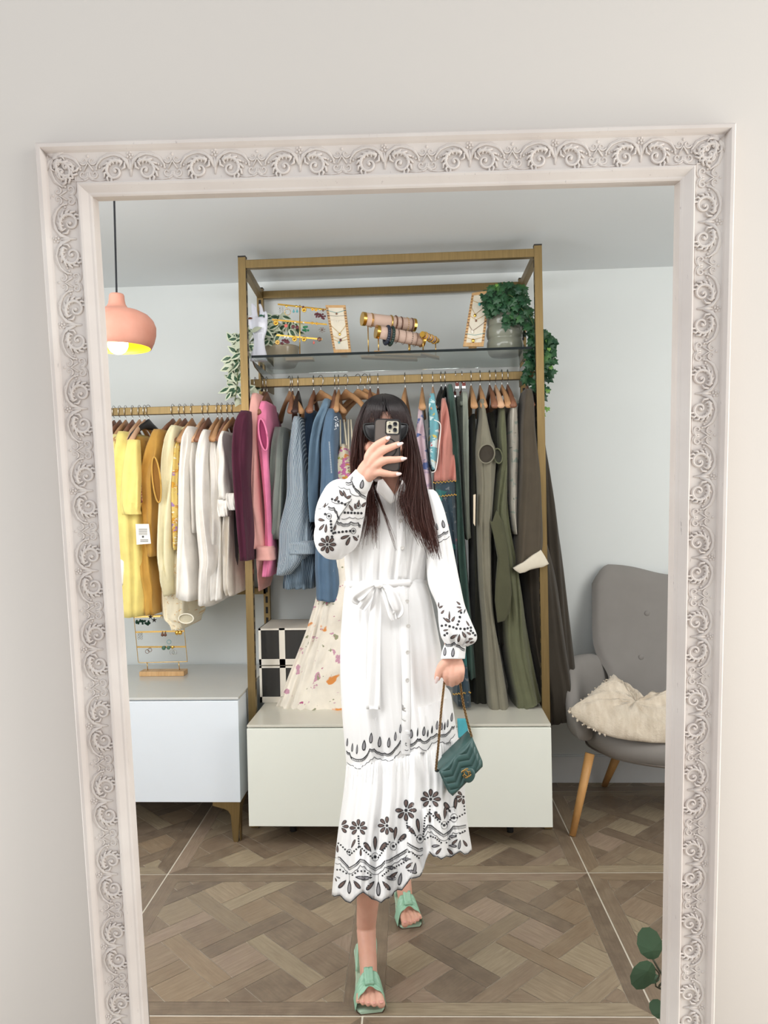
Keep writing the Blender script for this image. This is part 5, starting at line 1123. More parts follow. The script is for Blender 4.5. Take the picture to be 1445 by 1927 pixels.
    tb([A(622, 1022, 2.13), A(643, 978, 2.10), A(668, 928, 2.06), A(681, 902, 2.045)], [.027, .026, .023, .0215])
    Yh = 2.012
    tb([A(680, 904, 2.045), A(689, 888, 2.035), A(700, 872, 2.02)], [.023, .026, .024], 18, .75, (0, 1, 0))
    tb([A(684, 898, 2.04), A(695, 878, 2.025), A(700, 862, 2.014)], [.018, .021, .017], 16, .8, (0, 1, 0))
    tb([A(688, 900, 2.035), A(702, 886, 2.02), A(711, 880, 2.012)], [.017, .020, .017], 16, .8, (0, 1, 0))
    F_ = [([(693, 872, .006), (694, 858, .0), (705, 841, -.004), (719, 831, -.001), (731, 824, .001)], [.013, .0125, .0108, .0096, .0078]),
          ([(696, 876, .004), (703, 863, -.004), (719, 849, -.005), (737, 841, -.001), (753, 835, .001)], [.013, .0125, .0108, .0096, .0078]),
          ([(700, 882, .004), (711, 873, -.005), (727, 866, -.005), (743, 865, -.001), (760, 863, .001)], [.013, .0122, .0105, .0093, .0076]),
          ([(702, 890, .006), (714, 889, -.002), (727, 891, -.002), (738, 892.5, .0), (750, 892, .002)], [.012, .0108, .0092, .0082, .0068])]
    for pts, rad in F_: tb([A(x, y, Yh + d) for x, y, d in pts], rad, 14)
    tb([A(688, 886, 2.045), A(694, 868, 2.056), A(703, 850, 2.062), A(712, 840, 2.060)], [.014, .013, .011, .008], 14)   # thumb behind the phone
    hn = [((733, 822.5), (728, 826), Yh - .0075), ((757, 834), (749, 837), Yh - .0075), ((764, 862.5), (756, 864), Yh - .0075), ((754, 891.5), (747, 892.5), Yh - .0060)]
    # arm holding the bag (picture right)
    tb([A(800, 952, 2.22), A(816, 990, 2.21), A(828, 1060, 2.18), A(838, 1110, 2.14)], [.036, .034, .030, .028])
    tb([A(838, 1110, 2.14), A(850, 1170, 2.09), A(853, 1215, 2.06), A(853, 1240, 2.05)], [.028, .028, .024, .0215])
    tb([A(853, 1236, 2.05), A(853, 1250, 2.045), A(854, 1263, 2.04)], [.022, .029, .030], 18, .55, (0, 1, 0))
    for x0, x1, dy, r_ in ((839, 842, 3, .0092), (849.5, 850, 5, .0096), (860, 859, 2, .0090), (869, 867, -3, .0080)):
        tb([A(x0, 1254, 2.036), A(x0, 1268 + dy, 2.024), A(x1, 1281 + dy, 2.036), A(x1, 1279 + dy, 2.056), A(x1, 1268 + dy, 2.062)], [r_ * 1.05, r_ * 1.05, r_, r_ * .92, r_ * .8], 12)
    tb([A(843, 1244, 2.042), A(832, 1252, 2.03), A(825, 1267, 2.025), A(822, 1280, 2.026)], [.013, .0120, .0100, .0080], 12)
    hn.append(((820.5, 1284), (823, 1275), 2.018))
    BODY['bvh'] = BVHTree.FromPolygons([Vector(v) for v in mb.v], mb.f)
    o = mb.build('person', m_skin, None, smooth=True, mods=(('REMESH', dict(mode='VOXEL', voxel_size=.0025, use_smooth_shade=True)), ('SMOOTH', dict(factor=.55, iterations=5))))
    tag(o, 'woman in a long white embroidered dress holding up a phone, dark hair over sunglasses', 'person')
    m_nail = plain('pale_nail_varnish', (240, 216, 212), .15, var=0)
    for (tx, ty), (bx, by), Y in hn:
        t, b = P(tx, ty, Y + .002), P(bx, by, Y - .0005); d = (b - t); L_ = d.length; d.normalize(); q = MB(); w = d.cross(Vector((0, 1, 0))).normalized()
        q.rings([[t + d * (L_ * k) + w * (ww * cos(a)) + Vector((0, -1, 0)) * (.0016 * sin(a)) for a in [2 * pi * j / 8 for j in range(8)]] for k, ww in ((-.25, .0006), (-.1, .0028), (.25, .0042), (.7, .0048), (1.05, .0044), (1.2, .003))])
        q.build('fingernail', m_nail, o, smooth=True)
    m_tn = plain('toenail', (232, 170, 156), .25, var=0)
    for p, d, r_ in n1 + n2:
        q = MB(); q.ball(p, r_, 10, 6, (1, 1.1, .35)); q.build('toenail', m_tn, o, smooth=True)
    return o, (balL, toeL, heelL, ankL), (balR, toeR, heelR, ankR), (hx, hy, zc, hz)
person, FL, FR, HD = build_body()

# ---- dress
m_dress = NT('white_viscose'); _c = m_dress.coord('Object'); m_dress.base(srgb(244, 243, 242)); m_dress.set(.75, 0, .3, sheen=.1)
_s1 = m_dress.noise(60, 3, m_dress.coord('Object', (1, 1, 14)), .7); _s2 = m_dress.noise(700, 2, _c); _a = m_dress.add('ShaderNodeMath', operation='ADD'); m_dress.link(_s1, _a.inputs[0]); m_dress.link(_s2, _a.inputs[1]); m_dress.bump(_a.outputs[0], .18, .0012); m_dress = m_dress.m
BV = {'v': [], 'f': []}
def reg(mb):
    o = len(BV['v']); BV['v'] += [Vector(p) for p in mb.v]; BV['f'] += [tuple(i + o for i in f) for f in mb.f]; return mb
def poly_y(pts):
    def f(x):
        if x <= pts[0][0]: return pts[0][1]
        for (a, b), (c, d) in zip(pts, pts[1:]):
            if x <= c: return b + (d - b) * (x - a) / (c - a)
        return pts[-1][1]
    return f
def dress_surface(rows, Yc, dep, fold, hem=None, top=None, N=160, sub=6, seed=0, amp=.01, freq=7, phase=0, ease=1.):
    """rows (y, xl, xr, Ycentre, halfdepth); front points sit exactly on their picture rays; hem/top give the y of the last/first row by x"""
    cols = [interp([r[i] for r in rows], sub) for i in range(5)]; K = len(cols[0]); mb = MB(); rs = []; uv = []
    y0, y1 = rows[0][0], rows[-1][0]; rr = random.Random(seed); ph = [rr.uniform(0, 6.28) for _ in range(8)]
    for i in range(K):
        s = i / (K - 1); y, xl, xr, yc, dd = [c[i] for c in cols]; g = (y - y0) / (y1 - y0); ring = []; uvr = []
        for k in range(N):
            th = 2 * pi * k / N; c, sn = cos(th), sin(th); t = .5 - .5 * math.copysign(abs(c) ** .92, c); x = xl + (xr - xl) * t
            yy = y
            if top: yy += (top(x) - y0) * (1 - g)
            if hem: yy += (hem(x) - y1) * g ** ease
            a = fold(g)
            wv = sin(freq * 6.28 * t + ph[0] + .8 * sin(3 * g + ph[1])) + .5 * sin(freq * 1.73 * 6.28 * t + ph[2] + 2 * g) + .35 * sin(freq * 3.1 * 6.28 * t + ph[3] + 3 * g)
            hollow = abs(sn) ** .25
            yf = yc - dd * abs(sn) ** .8 - a * wv * hollow
            if sn <= 0: p = P(x, yy, yf)
            else:
                q = P(x, yy, yc - dd * abs(sn) ** .8); p = Vector((q.x, yc + dd * abs(sn) ** .8 * 1.05 + a * wv * .8, q.z))
            ring.append(p); uvr.append((t, g))
        uvr.append(uvr[0]); rs.append(ring); uv.append(uvr)
    return mb, rs, uv
def finish(mb, rs, uv, inner=True, c0=True):
    if inner:
        c = sum(rs[-1], Vector()) / len(rs[-1]); rs = rs + [[c + (p - c) * k + Vector((0, 0, dz)) for p in rs[-1]] for k, dz in ((.985, .001), (.97, .03), (.9, .12))]; uv = uv + [uv[-1]] * 3
    mb.rings(rs, True, c0, True, uv); return mb
mb, rs, uv = dress_surface([(912, 700, 756, 2.20, .055), (920, 676, 784, 2.205, .07), (932, 650, 806, 2.215, .082), (955, 645, 815, 2.22, .10), (1000, 647, 812, 2.22, .112), (1050, 648, 806, 2.22, .108), (1080, 649, 802, 2.22, .098), (1098, 651, 800, 2.22, .092)], 0, 0, lambda g: .001 + .0045 * g, seed=3, freq=6, top=poly_y([(700, 912), (722, 910), (743, 936), (750, 920), (756, 912)]))
dress = reg(finish(mb, rs, uv, False)).build('dress', m_dress, person, smooth=True, label='white dress with black cut-out embroidery')
seam = poly_y([(640, 1448), (653, 1446), (700, 1438), (755, 1428), (808, 1413), (861, 1392), (870, 1390)])
mb, rs, uv = dress_surface([(1094, 650, 801, 2.22, .094), (1130, 646, 812, 2.22, .105), (1180, 642, 822, 2.215, .118), (1230, 640, 831, 2.205, .128), (1290, 641, 838, 2.195, .135), (1350, 645, 846, 2.185, .14), (1400, 650, 858, 2.18, .142), (1425, 652, 862, 2.18, .142)], 0, 0, lambda g: .0035 + .004 * g, hem=seam, seed=9, freq=4.2, ease=2.5)
skirt = reg(finish(mb, rs, uv)).build('skirt', m_dress, dress, smooth=True)
HEM = [(620, 1682), (629, 1688), (640, 1686), (650, 1697), (659, 1700), (668, 1692), (676, 1684), (683, 1680), (692, 1686), (700, 1693), (708, 1695), (717, 1700), (726, 1692), (736, 1690), (742, 1679), (748, 1675), (756, 1676), (766, 1663), (772, 1654), (782, 1653), (790, 1650), (796, 1640), (801, 1620), (808, 1604), (815, 1612), (823, 1613), (830, 1618), (840, 1612), (848, 1614), (857, 1608), (866, 1603), (874, 1609), (881, 1607), (888, 1599), (892, 1597)]
hem = poly_y(HEM)
mb, rs, uv = dress_surface([(1420, 651, 862, 2.18, .144), (1436, 650, 864, 2.175, .152), (1480, 645, 873, 2.165, .162), (1540, 636, 876, 2.155, .176), (1600, 629, 882, 2.15, .19), (1650, 624, 888, 2.145, .20)], 0, 0, lambda g: .0045 + .0075 * g, hem=hem, top=lambda x: seam(x) - 5, seed=21, freq=5.3, N=260, ease=1.6)
tier = reg(finish(mb, rs, uv)).build('ruffle_tier', m_dress, dress, smooth=True)
# gathers under the seam
mb = MB()
for k in range(46):
    x = 654 + k * 4.5 + R.uniform(-1.5, 1.5); y = seam(x); pts = []
    L_ = R.uniform(14, 46)
    for j in range(6): pts.append((x + (x - 757) * .0012 * j * L_ / 6, y - 3 + j * L_ / 5))
    mb2 = pts
    mb.cur = 0
    GA = globals().setdefault('GATH', []); GA.append((pts, R.uniform(.0014, .0026)))
# sleeves
def sleeve(rows, dep_front, seed, amp, freq, name='sleeve', N=90, ex=0):
    mb, rs, uv = dress_surface(rows, 0, 0, lambda g: amp * (.4 + g), seed=seed, freq=freq, N=N); return reg(finish(mb, rs, uv, False)).build(name, m_dress, dress, smooth=True)
sR = sleeve([(921, 796, 815, 2.20, .03), (930, 790, 824, 2.20, .045), (960, 793, 836, 2.20, .055), (1000, 797, 846, 2.195, .058), (1050, 801, 856, 2.19, .058), (1100, 806, 866, 2.15, .058), (1140, 822, 875, 2.12, .060), (1170, 825, 887, 2.09, .064), (1195, 829, 897, 2.075, .064), (1208, 835, 894, 2.068, .052), (1216, 840, 880, 2.062, .036)], 0, 5, .0035, 3)
cR = sleeve([(1202, 841, 876, 2.06, .030), (1210, 838, 877, 2.06, .034), (1226, 832, 876, 2.055, .034), (1240, 829, 875, 2.05, .033)], 0, 6, .0006, 2, 'cuff')
# tube-like sleeve of the raised arm
def tube_sleeve(path, rad, name, seed, wr=.004, flat=.75, n=48, s=8):
    pts = catmull([P(x, y, Y) for x, y, Y in path], s); rr = interp(rad, s); mb = MB(); rs = []; rnd = random.Random(seed); ph = [rnd.uniform(0, 6) for _ in range(4)]
    u = Vector((0, -1, 0))
    for i, (p, r_) in enumerate(zip(pts, rr)):
        t = (pts[min(i + 1, len(pts) - 1)] - pts[max(i - 1, 0)]).normalized(); u = (u - t * u.dot(t)).normalized(); w = t.cross(u); g = i / (len(pts) - 1); ring = []
        for k in range(n):
            a = 2 * pi * k / n; q = r_ + wr * sin(pi * min(1, g * 1.1)) * (sin(3 * a + ph[0] + 5 * g) + .6 * sin(7 * a + ph[1] - 6 * g) + .5 * sin(11 * a + ph[2] + 9 * g))
            ring.append(p + u * (cos(a) * q * flat) + w * (sin(a) * q))
        rs.append(ring)
    mb.rings(rs); reg(mb); return mb.build(name, m_dress, dress, smooth=True)
tube_sleeve([(668, 925, 2.22), (640, 922, 2.205), (626, 942, 2.19), (620, 985, 2.16), (624, 1026, 2.135)], [.028, .033, .036, .042, .036], 'upper_sleeve', 2, .003)
fs = tube_sleeve([(628, 1046, 2.125), (628, 1030, 2.11), (633, 1003, 2.09), (645, 965, 2.07), (660, 932, 2.052), (674, 912, 2.045)], [.030, .052, .062, .058, .047, .033], 'forearm_sleeve', 4, .0035, .62)
cl = tube_sleeve([(672, 914, 2.047), (676, 909, 2.045), (684, 897, 2.043), (686, 894, 2.043)], [.0335, .033, .029, .0285], 'cuff', 5, .0004, .8)
bvh = BVHTree.FromPolygons(BV['v'], BV['f'])
def hit(x, y, off=.0012):
    d = ray(x, y).normalized(); h = bvh.ray_cast(CAM, d)
    return h[0] - d * off if h[0] else None
# gathers as thin raised folds
mb = MB()
for pts, r_ in GATH:
    q = [hit(x, y, 0) for x, y in pts]
    if all(q) and max((a - b).length for a, b in zip(q, q[1:])) < .03: mb.tube(q, [r_ * k for k in (.7, 1, .9, .7, .4, .15)], 6)
mb.build('gathers', m_dress, dress, smooth=True, kind='stuff')
# collar, placket, buttons
for k_, poly in enumerate(([(711, 905), (720, 901), (727, 910), (736, 922), (744, 934), (743, 944), (734, 948), (720, 936), (708, 922)], [(757, 903), (762, 910), (764, 922), (758, 938), (747, 946), (744, 936), (748, 924), (753, 912)])):
    flap(dress, 'collar', m_dress, poly, 2.098 if k_ == 0 else 2.10, .004, .006)
MB().tube(catmull([P(711, 905, 2.13), P(712, 893, 2.17), P(735, 886, 2.265), P(757, 893, 2.19), P(759, 904, 2.13)], 5), .011, 8, True, .3, (0, 0, 1)).build('collar_stand', m_dress, dress, smooth=True)
mb = MB()
for pl in ([(744, 938), (746, 980), (748, 1030), (750, 1088)], [(752, 1108), (754, 1180), (756, 1260), (757, 1340), (756, 1420)]):
    f = poly_y([(b, a) for a, b in pl]); ys = [pl[0][1] + k * 6 for k in range(int((pl[-1][1] - pl[0][1]) / 6) + 1)]; rs = []
    for y in ys:
        x = f(y); a, b, c, d = hit(x - 1, y, .0004), hit(x, y, .0022), hit(x + 15, y, .0022), hit(x + 16, y, .0004)
        if a and b and c and d: rs.append([a, b, c, d])
    if len(rs) > 2: mb.rings(rs)
mb.build('button_placket', m_dress, dress, smooth=True)
mbt = plain('clear_button', (216, 212, 206), .2, var=0); 
for x, y in ((753.5, 980), (757, 1031), (766, 1131.5), (768, 1178), (767, 1227.5), (766.5, 1280), (763, 1332)):
    p = hit(x, y, .003)
    if p:
        b = MB(); Mx = Matrix.Translation(p) @ Matrix.Rotation(pi / 2, 4, 'X'); b.lathe([(.0005, .0002), (.003, .0002), (.0042, .0008), (.0054, .0006), (.0056, -.0012)], 20, Mx, True, True); b.build('button', mbt, dress, smooth=True)
# belt with bow
mb = MB(); rs = []
for k in range(48):
    a = 2 * pi * k / 48; x = 725.5 - 76.5 * cos(a); yy = 1098 - (x - 725) * .03; yf = 2.22 - .100 * sin(a) if True else 0
    if sin(a) >= 0: c0, c1 = P(x, yy - 6.5, yf), P(x, yy + 6.5, yf)
    else:
        q0, q1 = P(x, yy - 6.5, 2.22), P(x, yy + 6.5, 2.22); c0 = Vector((q0.x, yf, q0.z)); c1 = Vector((q1.x, yf, q1.z))
    n_ = Vector((-cos(a), -sin(a), 0)) * .002; rs.append([c0 - n_, c0 + n_, (c0 + c1) / 2 + n_ * 1.6, c1 + n_, c1 - n_])
rs.append(rs[0]); mb.rings(rs, True, False, False); belt = mb.build('belt', m_dress, dress, smooth=True)
def strip(pts, ws, Ys, name, curl=.004, th=.0014, par=dress, side=(1, 0, 0)):
    c = catmull([P(x, y, Y) for (x, y), Y in zip(pts, Ys)], 6); w = interp(ws, 6); rs = []; sd = Vector(side).normalized()
    for i, (p, ww) in enumerate(zip(c, w)):
        t = (c[min(i + 1, len(c) - 1)] - c[max(i - 1, 0)]).normalized(); s_ = t.cross(Vector((0, 1, 0))).normalized(); M_ = 10; up = []; dn = []
        for k in range(M_ + 1):
            q = -1 + 2 * k / M_; off = -curl * cos(q * 4.2 + i * .12) * (1 if ww > .006 else .3); up.append(p + s_ * (ww * q) + Vector((0, off - th, 0))); dn.append(p + s_ * (ww * q) + Vector((0, off + th, 0)))
        rs.append(up + dn[::-1])
    return MB().rings(rs).build(name, m_dress, par, smooth=True)
Yb = 2.095
strip([(706, 1102), (697, 1112), (691, 1128), (680, 1146)], [.006, .011, .014, .011], [Yb, Yb - .012, Yb - .014, Yb - .006], 'bow_end')
strip([(707, 1100), (692, 1106), (677, 1118), (668, 1128), (676, 1134)], [.005, .012, .016, .012, .008], [Yb, Yb - .018, Yb - .020, Yb - .010, Yb - .002], 'bow_loop')
strip([(716, 1102), (732, 1110), (742, 1128), (750, 1148), (742, 1160)], [.006, .012, .017, .016, .012], [Yb, Yb - .018, Yb - .022, Yb - .018, Yb - .008], 'bow_loop')
strip([(718, 1106), (729, 1130), (738, 1158), (742, 1166)], [.006, .010, .011, .008], [Yb - .004, Yb - .014, Yb - .014, Yb - .012], 'bow_end')
strip([(711, 1106), (707, 1150), (704, 1210), (703, 1280), (702, 1334)], [.007, .016, .018, .019, .019], [Yb - .006, 2.088, 2.070, 2.052, 2.040], 'belt_tail', .003)
MB().ball(P(712, 1101, Yb - .012), .0105, 16, 10, (1.1, .8, .9)).build('bow_knot', m_dress, dress, smooth=True)

# ---- embroidery: cut-out flowers, dots and scallops laid on the cloth
m_thread = plain('black_thread', (46, 46, 50), .6, var=.1); m_cut = plain('sheer_cut_out', (112, 92, 86), .7, var=.15, nscale=40); m_cut2 = plain('pale_cut_out', (150, 148, 152), .7, var=.1)
EMB = MB()
def patch(pts, off, mi):
    c = (sum(p[0] for p in pts) / len(pts), sum(p[1] for p in pts) / len(pts)); q = [hit(x, y, off) for x, y in pts]; qc = hit(c[0], c[1], off)
    if qc is None or any(p is None for p in q): return False
    if max((p - qc).length for p in q) > max(.022, 4. * max(math.hypot(x - c[0], y - c[1]) for x, y in pts) * 2.2 / F): return False
    qm = [hit((x + c[0]) / 2, (y + c[1]) / 2, off) for x, y in pts]
    if any(p is None for p in qm): return False
    EMB.cur = mi; i = [EMB.vert(p) for p in q]; m_ = [EMB.vert(p) for p in qm]; ci = EMB.vert(qc); n = len(i)
    for k in range(n):
        k2 = (k + 1) % n; EMB.face((i[k], i[k2], m_[k2], m_[k])); EMB.face((m_[k], m_[k2], ci))
    return True
def drop(cx, cy, L_, w, ang, inner=1, ox=0, oy=0):
    """teardrop with its point towards ang (degrees, 0 = up)"""
    a = radians(ang); ca, sa = cos(a), sin(a)
    def sh(L_, w, dy=0):
        out = []
        for k in range(14):
            t = 2 * pi * k / 14; x = w * sin(t) * (sin(t / 2) ** .7 if True else 1); y = -L_ * cos(t) + dy
            out.append((cx + x * ca - y * sa, cy + x * sa + y * ca))
        return out
    if patch(sh(L_, w), .0012, 0) and inner and w > 1.6: patch(sh(L_ * .72, w * .58, L_ * .06), .0019, inner)
def dot(cx, cy, r, inner=0):
    c = [(cx + r * cos(t), cy + r * sin(t)) for t in [2 * pi * k / 9 for k in range(9)]]; patch(c, .0012, 0)
    if inner: patch([(cx + r * .5 * cos(t), cy + r * .5 * sin(t)) for t in [2 * pi * k / 8 for k in range(8)]], .0019, inner)
def seg_pts(pts, step):
    out = []
    for (a, b), (c, d) in zip(pts, pts[1:]):
        L_ = math.hypot(c - a, d - b); n = max(1, int(L_ / step))
        out += [(a + (c - a) * k / n, b + (d - b) * k / n) for k in range(n)]
    out.append(pts[-1]); return out
def stitch(pts, r=.0006, off=.0008, step=3):
    q = [hit(x, y, off) for x, y in seg_pts(pts, step)]; run = []
    EMB.cur = 0
    for p in q + [None]:
        if p is not None and (not run or (p - run[-1]).length < .03): run.append(p)
        else:
            if len(run) > 1: EMB.tube(run, r, 5)
            run = [p] if p is not None else []
def dots(pts, step=4.6, r=1.75):
    for x, y in seg_pts(pts, step): dot(x, y, r)
def flower(cx, cy, r, n=8, sk=0, miss=()):
    for k in range(n):
        if k in miss: continue
        a = 360 * k / n + sk; rr = r * .62; drop(cx + rr * sin(radians(a)), cy - rr * cos(radians(a)), r * .40, r * .26, a + 180, 1)
    dot(cx, cy, r * .16)
def tulip(cx, cy, s, rot=0, sides=(-1, 0, 1)):
    for k in sides:
        a = rot + k * 38; L_ = s * (.62 if k == 0 else .52); d = s * (1.15 if k == 0 else 1.05); drop(cx + d * sin(radians(a)), cy - d * cos(radians(a)), L_, s * (.20 if k == 0 else .26), a + 180, 1)
    ring = [(cx + s * .30 * cos(t), cy + s * .36 * sin(t)) for t in [2 * pi * k / 14 for k in range(15)]]; stitch(ring, .0006); dot(cx, cy, s * .14, 0)
def fan(cx, cy, s, rot=180, n=5, spread=42):
    for k in range(n):
        a = rot + (k - (n - 1) / 2) * spread; d = s * .66; drop(cx + d * sin(radians(a)), cy - d * cos(radians(a)), s * (.42 if k == (n - 1) // 2 else .34), s * .15, a + 180, 1 if k % 2 else 2)
def band(pts, h=4, dense=1):
    off = lambda dy: [(x, y + dy) for x, y in pts]
    stitch(off(0), .0012); stitch(off(h), .0007)
    for x, y in seg_pts(off(h / 2), 2.6): dot(x, y, .75)
def scal(pts, n=2, amp=2.2):
    out = []
    for (a, b), (c, d) in zip(pts, pts[1:]):
        m_ = max(1, int(math.hypot(c - a, d - b) / 9))
        for k in range(m_ * 5):
            t = k / (m_ * 5); out.append((a + (c - a) * t, b + (d - b) * t + amp * abs(sin(pi * m_ * t))))
    out.append(pts[-1]); return out
c5 = lambda L_: [(600 + x / 4.516, 1340 + y / 4.516) for x, y in L_]
c3 = lambda L_: [(580 + x / 4.25, 720 + y / 4.25) for x, y in L_]
c4 = lambda L_: [(580 + x / 4.25, 1060 + y / 4.25) for x, y in L_]
for (x, y), r, ms in zip(c5([(180, 972), (335, 985), (578, 965), (740, 835), (950, 740), (1228, 720)]), (16, 16.5, 17, 20, 19, 14), ((5, 6, 7), (4,), (1, 2), (7,), (4,), (1, 2))): flower(x, y, r, 8, 0, ms)
for (x, y), s, rt, sd in zip(c5([(478, 1230), (633, 1140), (860, 1078), (1065, 962), (1148, 898), (258, 1190)]), (22, 21, 22, 20, 22, 15), (0, 8, -8, 4, 6, 25), ((-1, 0, 1), (0, 1), (-1, 0), (-1, 0), (-1, 0, 1), (0,))): tulip(x, y, s, rt, sd)
for L_ in ([(335, 1055), (340, 1140)], [(350, 1145), (455, 1240)], [(335, 1150), (262, 1215)], [(505, 1235), (600, 1105)], [(165, 1030), (165, 1115)], [(185, 1130), (240, 1185)], [(745, 880), (748, 965), (835, 1065)], [(885, 1060), (900, 900), (940, 850)], [(943, 800), (943, 860)], [(955, 865), (1045, 950)], [(1085, 950), (1128, 900)], [(1175, 898), (1240, 860), (1235, 800)], [(655, 1125), (735, 1060)], [(130, 1340), (180, 1340), (232, 1370)], [(285, 1385), (330, 1352), (390, 1352), (440, 1385)], [(540, 1390), (590, 1350), (640, 1320)], [(620, 1330), (680, 1300), (740, 1265)], [(765, 1190), (800, 1200), (850, 1240)], [(900, 1080), (950, 1055), (990, 1070), (1040, 1110)], [(1085, 1110), (1110, 1080), (1150, 1055)], [(1165, 1050), (1200, 1030), (1240, 1010)]): dots(c5(L_))
for x, y in c5([(355, 1190), (158, 1160), (943, 905)]): drop(x, y, 7.5, 2.6, 0, 1)
WV = [(130, 1225), (180, 1235), (240, 1300), (258, 1322), (310, 1292), (350, 1250), (385, 1258), (430, 1300), (480, 1328), (530, 1300), (560, 1265), (600, 1255), (640, 1230), (700, 1195), (748, 1165)]; WV2 = [(752, 1110), (790, 1135), (850, 1165), (882, 1155)]; WV3 = [(890, 1010), (925, 960), (955, 962), (1000, 1000), (1060, 1042), (1110, 1010), (1140, 970), (1190, 972), (1248, 960)]
for w_ in (WV, WV2, WV3): band(c5(w_), 4.6); stitch(scal(c5([(x, y + 52) for x, y in w_])), .0007)
for (x, y), s, rt in zip(c5([(262, 1395), (505, 1400), (705, 1330), (825, 1250), (1065, 1130), (1205, 1060), (130, 1390)]), (31, 34, 30, 26, 24, 22, 12), (182, 180, 190, 186, 180, 188, 200)): fan(x, y, s, rt, 5)
for x, y in c5([(258, 1400), (505, 1410)]): stitch([(x, y - 8), (x, y + 10)], .0006)
stitch([(x, y - 1.2) for x, y in HEM if x < 797], .0011); stitch([(x, y - 1.2) for x, y in HEM if x > 806], .0011)
# mid band
for x, y, L_, w_, in_ in ((240, 255, 8, 2.2, 2), (283, 300, 8.5, 2.3, 2), (323, 315, 9.5, 2.2, 2), (383, 282, 10.5, 4.6, 2), (443, 220, 10.5, 4.4, 2), (516, 253, 10.5, 4.2, 2), (594, 258, 10, 3.8, 2), (650, 205, 9, 3, 2), (692, 140, 9, 2.4, 2), (783, 185, 9, 4.4, 2), (838, 170, 9, 1.6, 0), (893, 162, 9.5, 3.8, 2), (926, 180, 7.5, 1.6, 0), (962, 148, 8, 2, 0), (1005, 110, 9, 2.6, 2), (1045, 120, 7.5, 2.4, 2), (1070, 118, 8, 1.8, 0), (1095, 95, 8, 2.2, 2), (1130, 42, 9, 3, 2)):
    (x, y), = c5([(x, y)]); drop(x, y, L_, w_, 4, in_)
for w_ in ([(235, 330), (262, 345), (280, 385), (350, 402), (400, 372), (432, 312), (470, 312), (510, 340), (560, 348), (600, 352), (650, 302), (694, 240)], [(735, 262), (790, 272), (840, 225), (860, 225), (900, 252), (950, 212), (1000, 182), (1060, 190), (1100, 170), (1130, 122), (1152, 118)]): band(scal(c5(w_), 2, 1.6), 4)
for w_ in ([(238, 425), (340, 482), (440, 402), (470, 380), (520, 395), (612, 412), (692, 332)], [(730, 322), (850, 292), (912, 327), (960, 262), (1010, 242), (1090, 262), (1155, 187)]): stitch(scal(c5(w_)), .0008)
# raised sleeve
for (x, y), r in zip(c3([(152, 1295)]), (16.5,)): flower(x, y, r, 8)
for px, py, L_, w_, a in ((105, 1098, 7, 3.6, 100), (108, 1155, 8, 3.2, 40), (140, 1165, 8.5, 3, 5), (295, 1235, 9, 3.8, 70), (320, 1268, 9, 4, 25), (375, 1245, 6.5, 3.4, 315), (262, 882, 7, 3.8, 330), (228, 925, 5, 3, 20), (290, 890, 8, 2.8, 340), (325, 915, 5.5, 3.6, 60), (340, 1002, 7, 3.2, 330), (376, 988, 5.5, 3.2, 350), (403, 965, 7, 2.8, 10), (446, 975, 6, 3.6, 40), (215, 1160, 6, 2.2, 20), (103, 995, 5, 2, 20), (132, 980, 5, 2, 20), (430, 812, 9, 5, 10), (487, 858, 7.5, 3.6, 30), (347, 768, 5, 2, 20), (370, 1330, 5, 2.4, 20), (348, 1350, 4, 1.8, 20), (390, 1300, 3.5, 2, 20), (400, 1230, 3, 1.2, 10)):
    (x, y), = c3([(px, py)]); drop(x, y, L_, w_, a, 1 if py > 830 else 2)
for (x, y) in c3([(165, 1068), (362, 1187), (400, 985)]):
    stitch([(x + 4.6 * cos(t), y + 5.6 * sin(t)) for t in [2 * pi * k / 14 for k in range(15)]], .0007); dot(x, y, 2.6)
for L_ in ([(85, 1045), (135, 1052)], [(190, 932), (215, 940), (295, 975)], [(292, 1040), (425, 1045)], [(180, 1108), (186, 1185)], [(215, 1200), (335, 1187)], [(200, 1205), (180, 1260)]): dots(c3(L_), 6, 2.5)
for L_ in ([(160, 990), (205, 998), (228, 1030), (235, 1062), (250, 1075)], [(228, 1105), (260, 1118), (300, 1128), (340, 1112), (400, 1120), (420, 1138)], [(300, 795), (350, 790), (368, 828), (400, 862), (440, 900), (490, 915)]): band(scal(c3(L_), 2, 2), 4.6)
for L_ in ([(185, 950), (260, 965), (330, 950), (345, 930)], [(265, 1090), (330, 1075), (420, 1085), (440, 1075)], [(240, 830), (330, 850), (345, 890), (420, 905)], [(80, 1010), (160, 965)]): stitch(scal(c3(L_)), .0007)
stitch(c3([(335, 950), (235, 1090), (195, 1180)]), .0008)
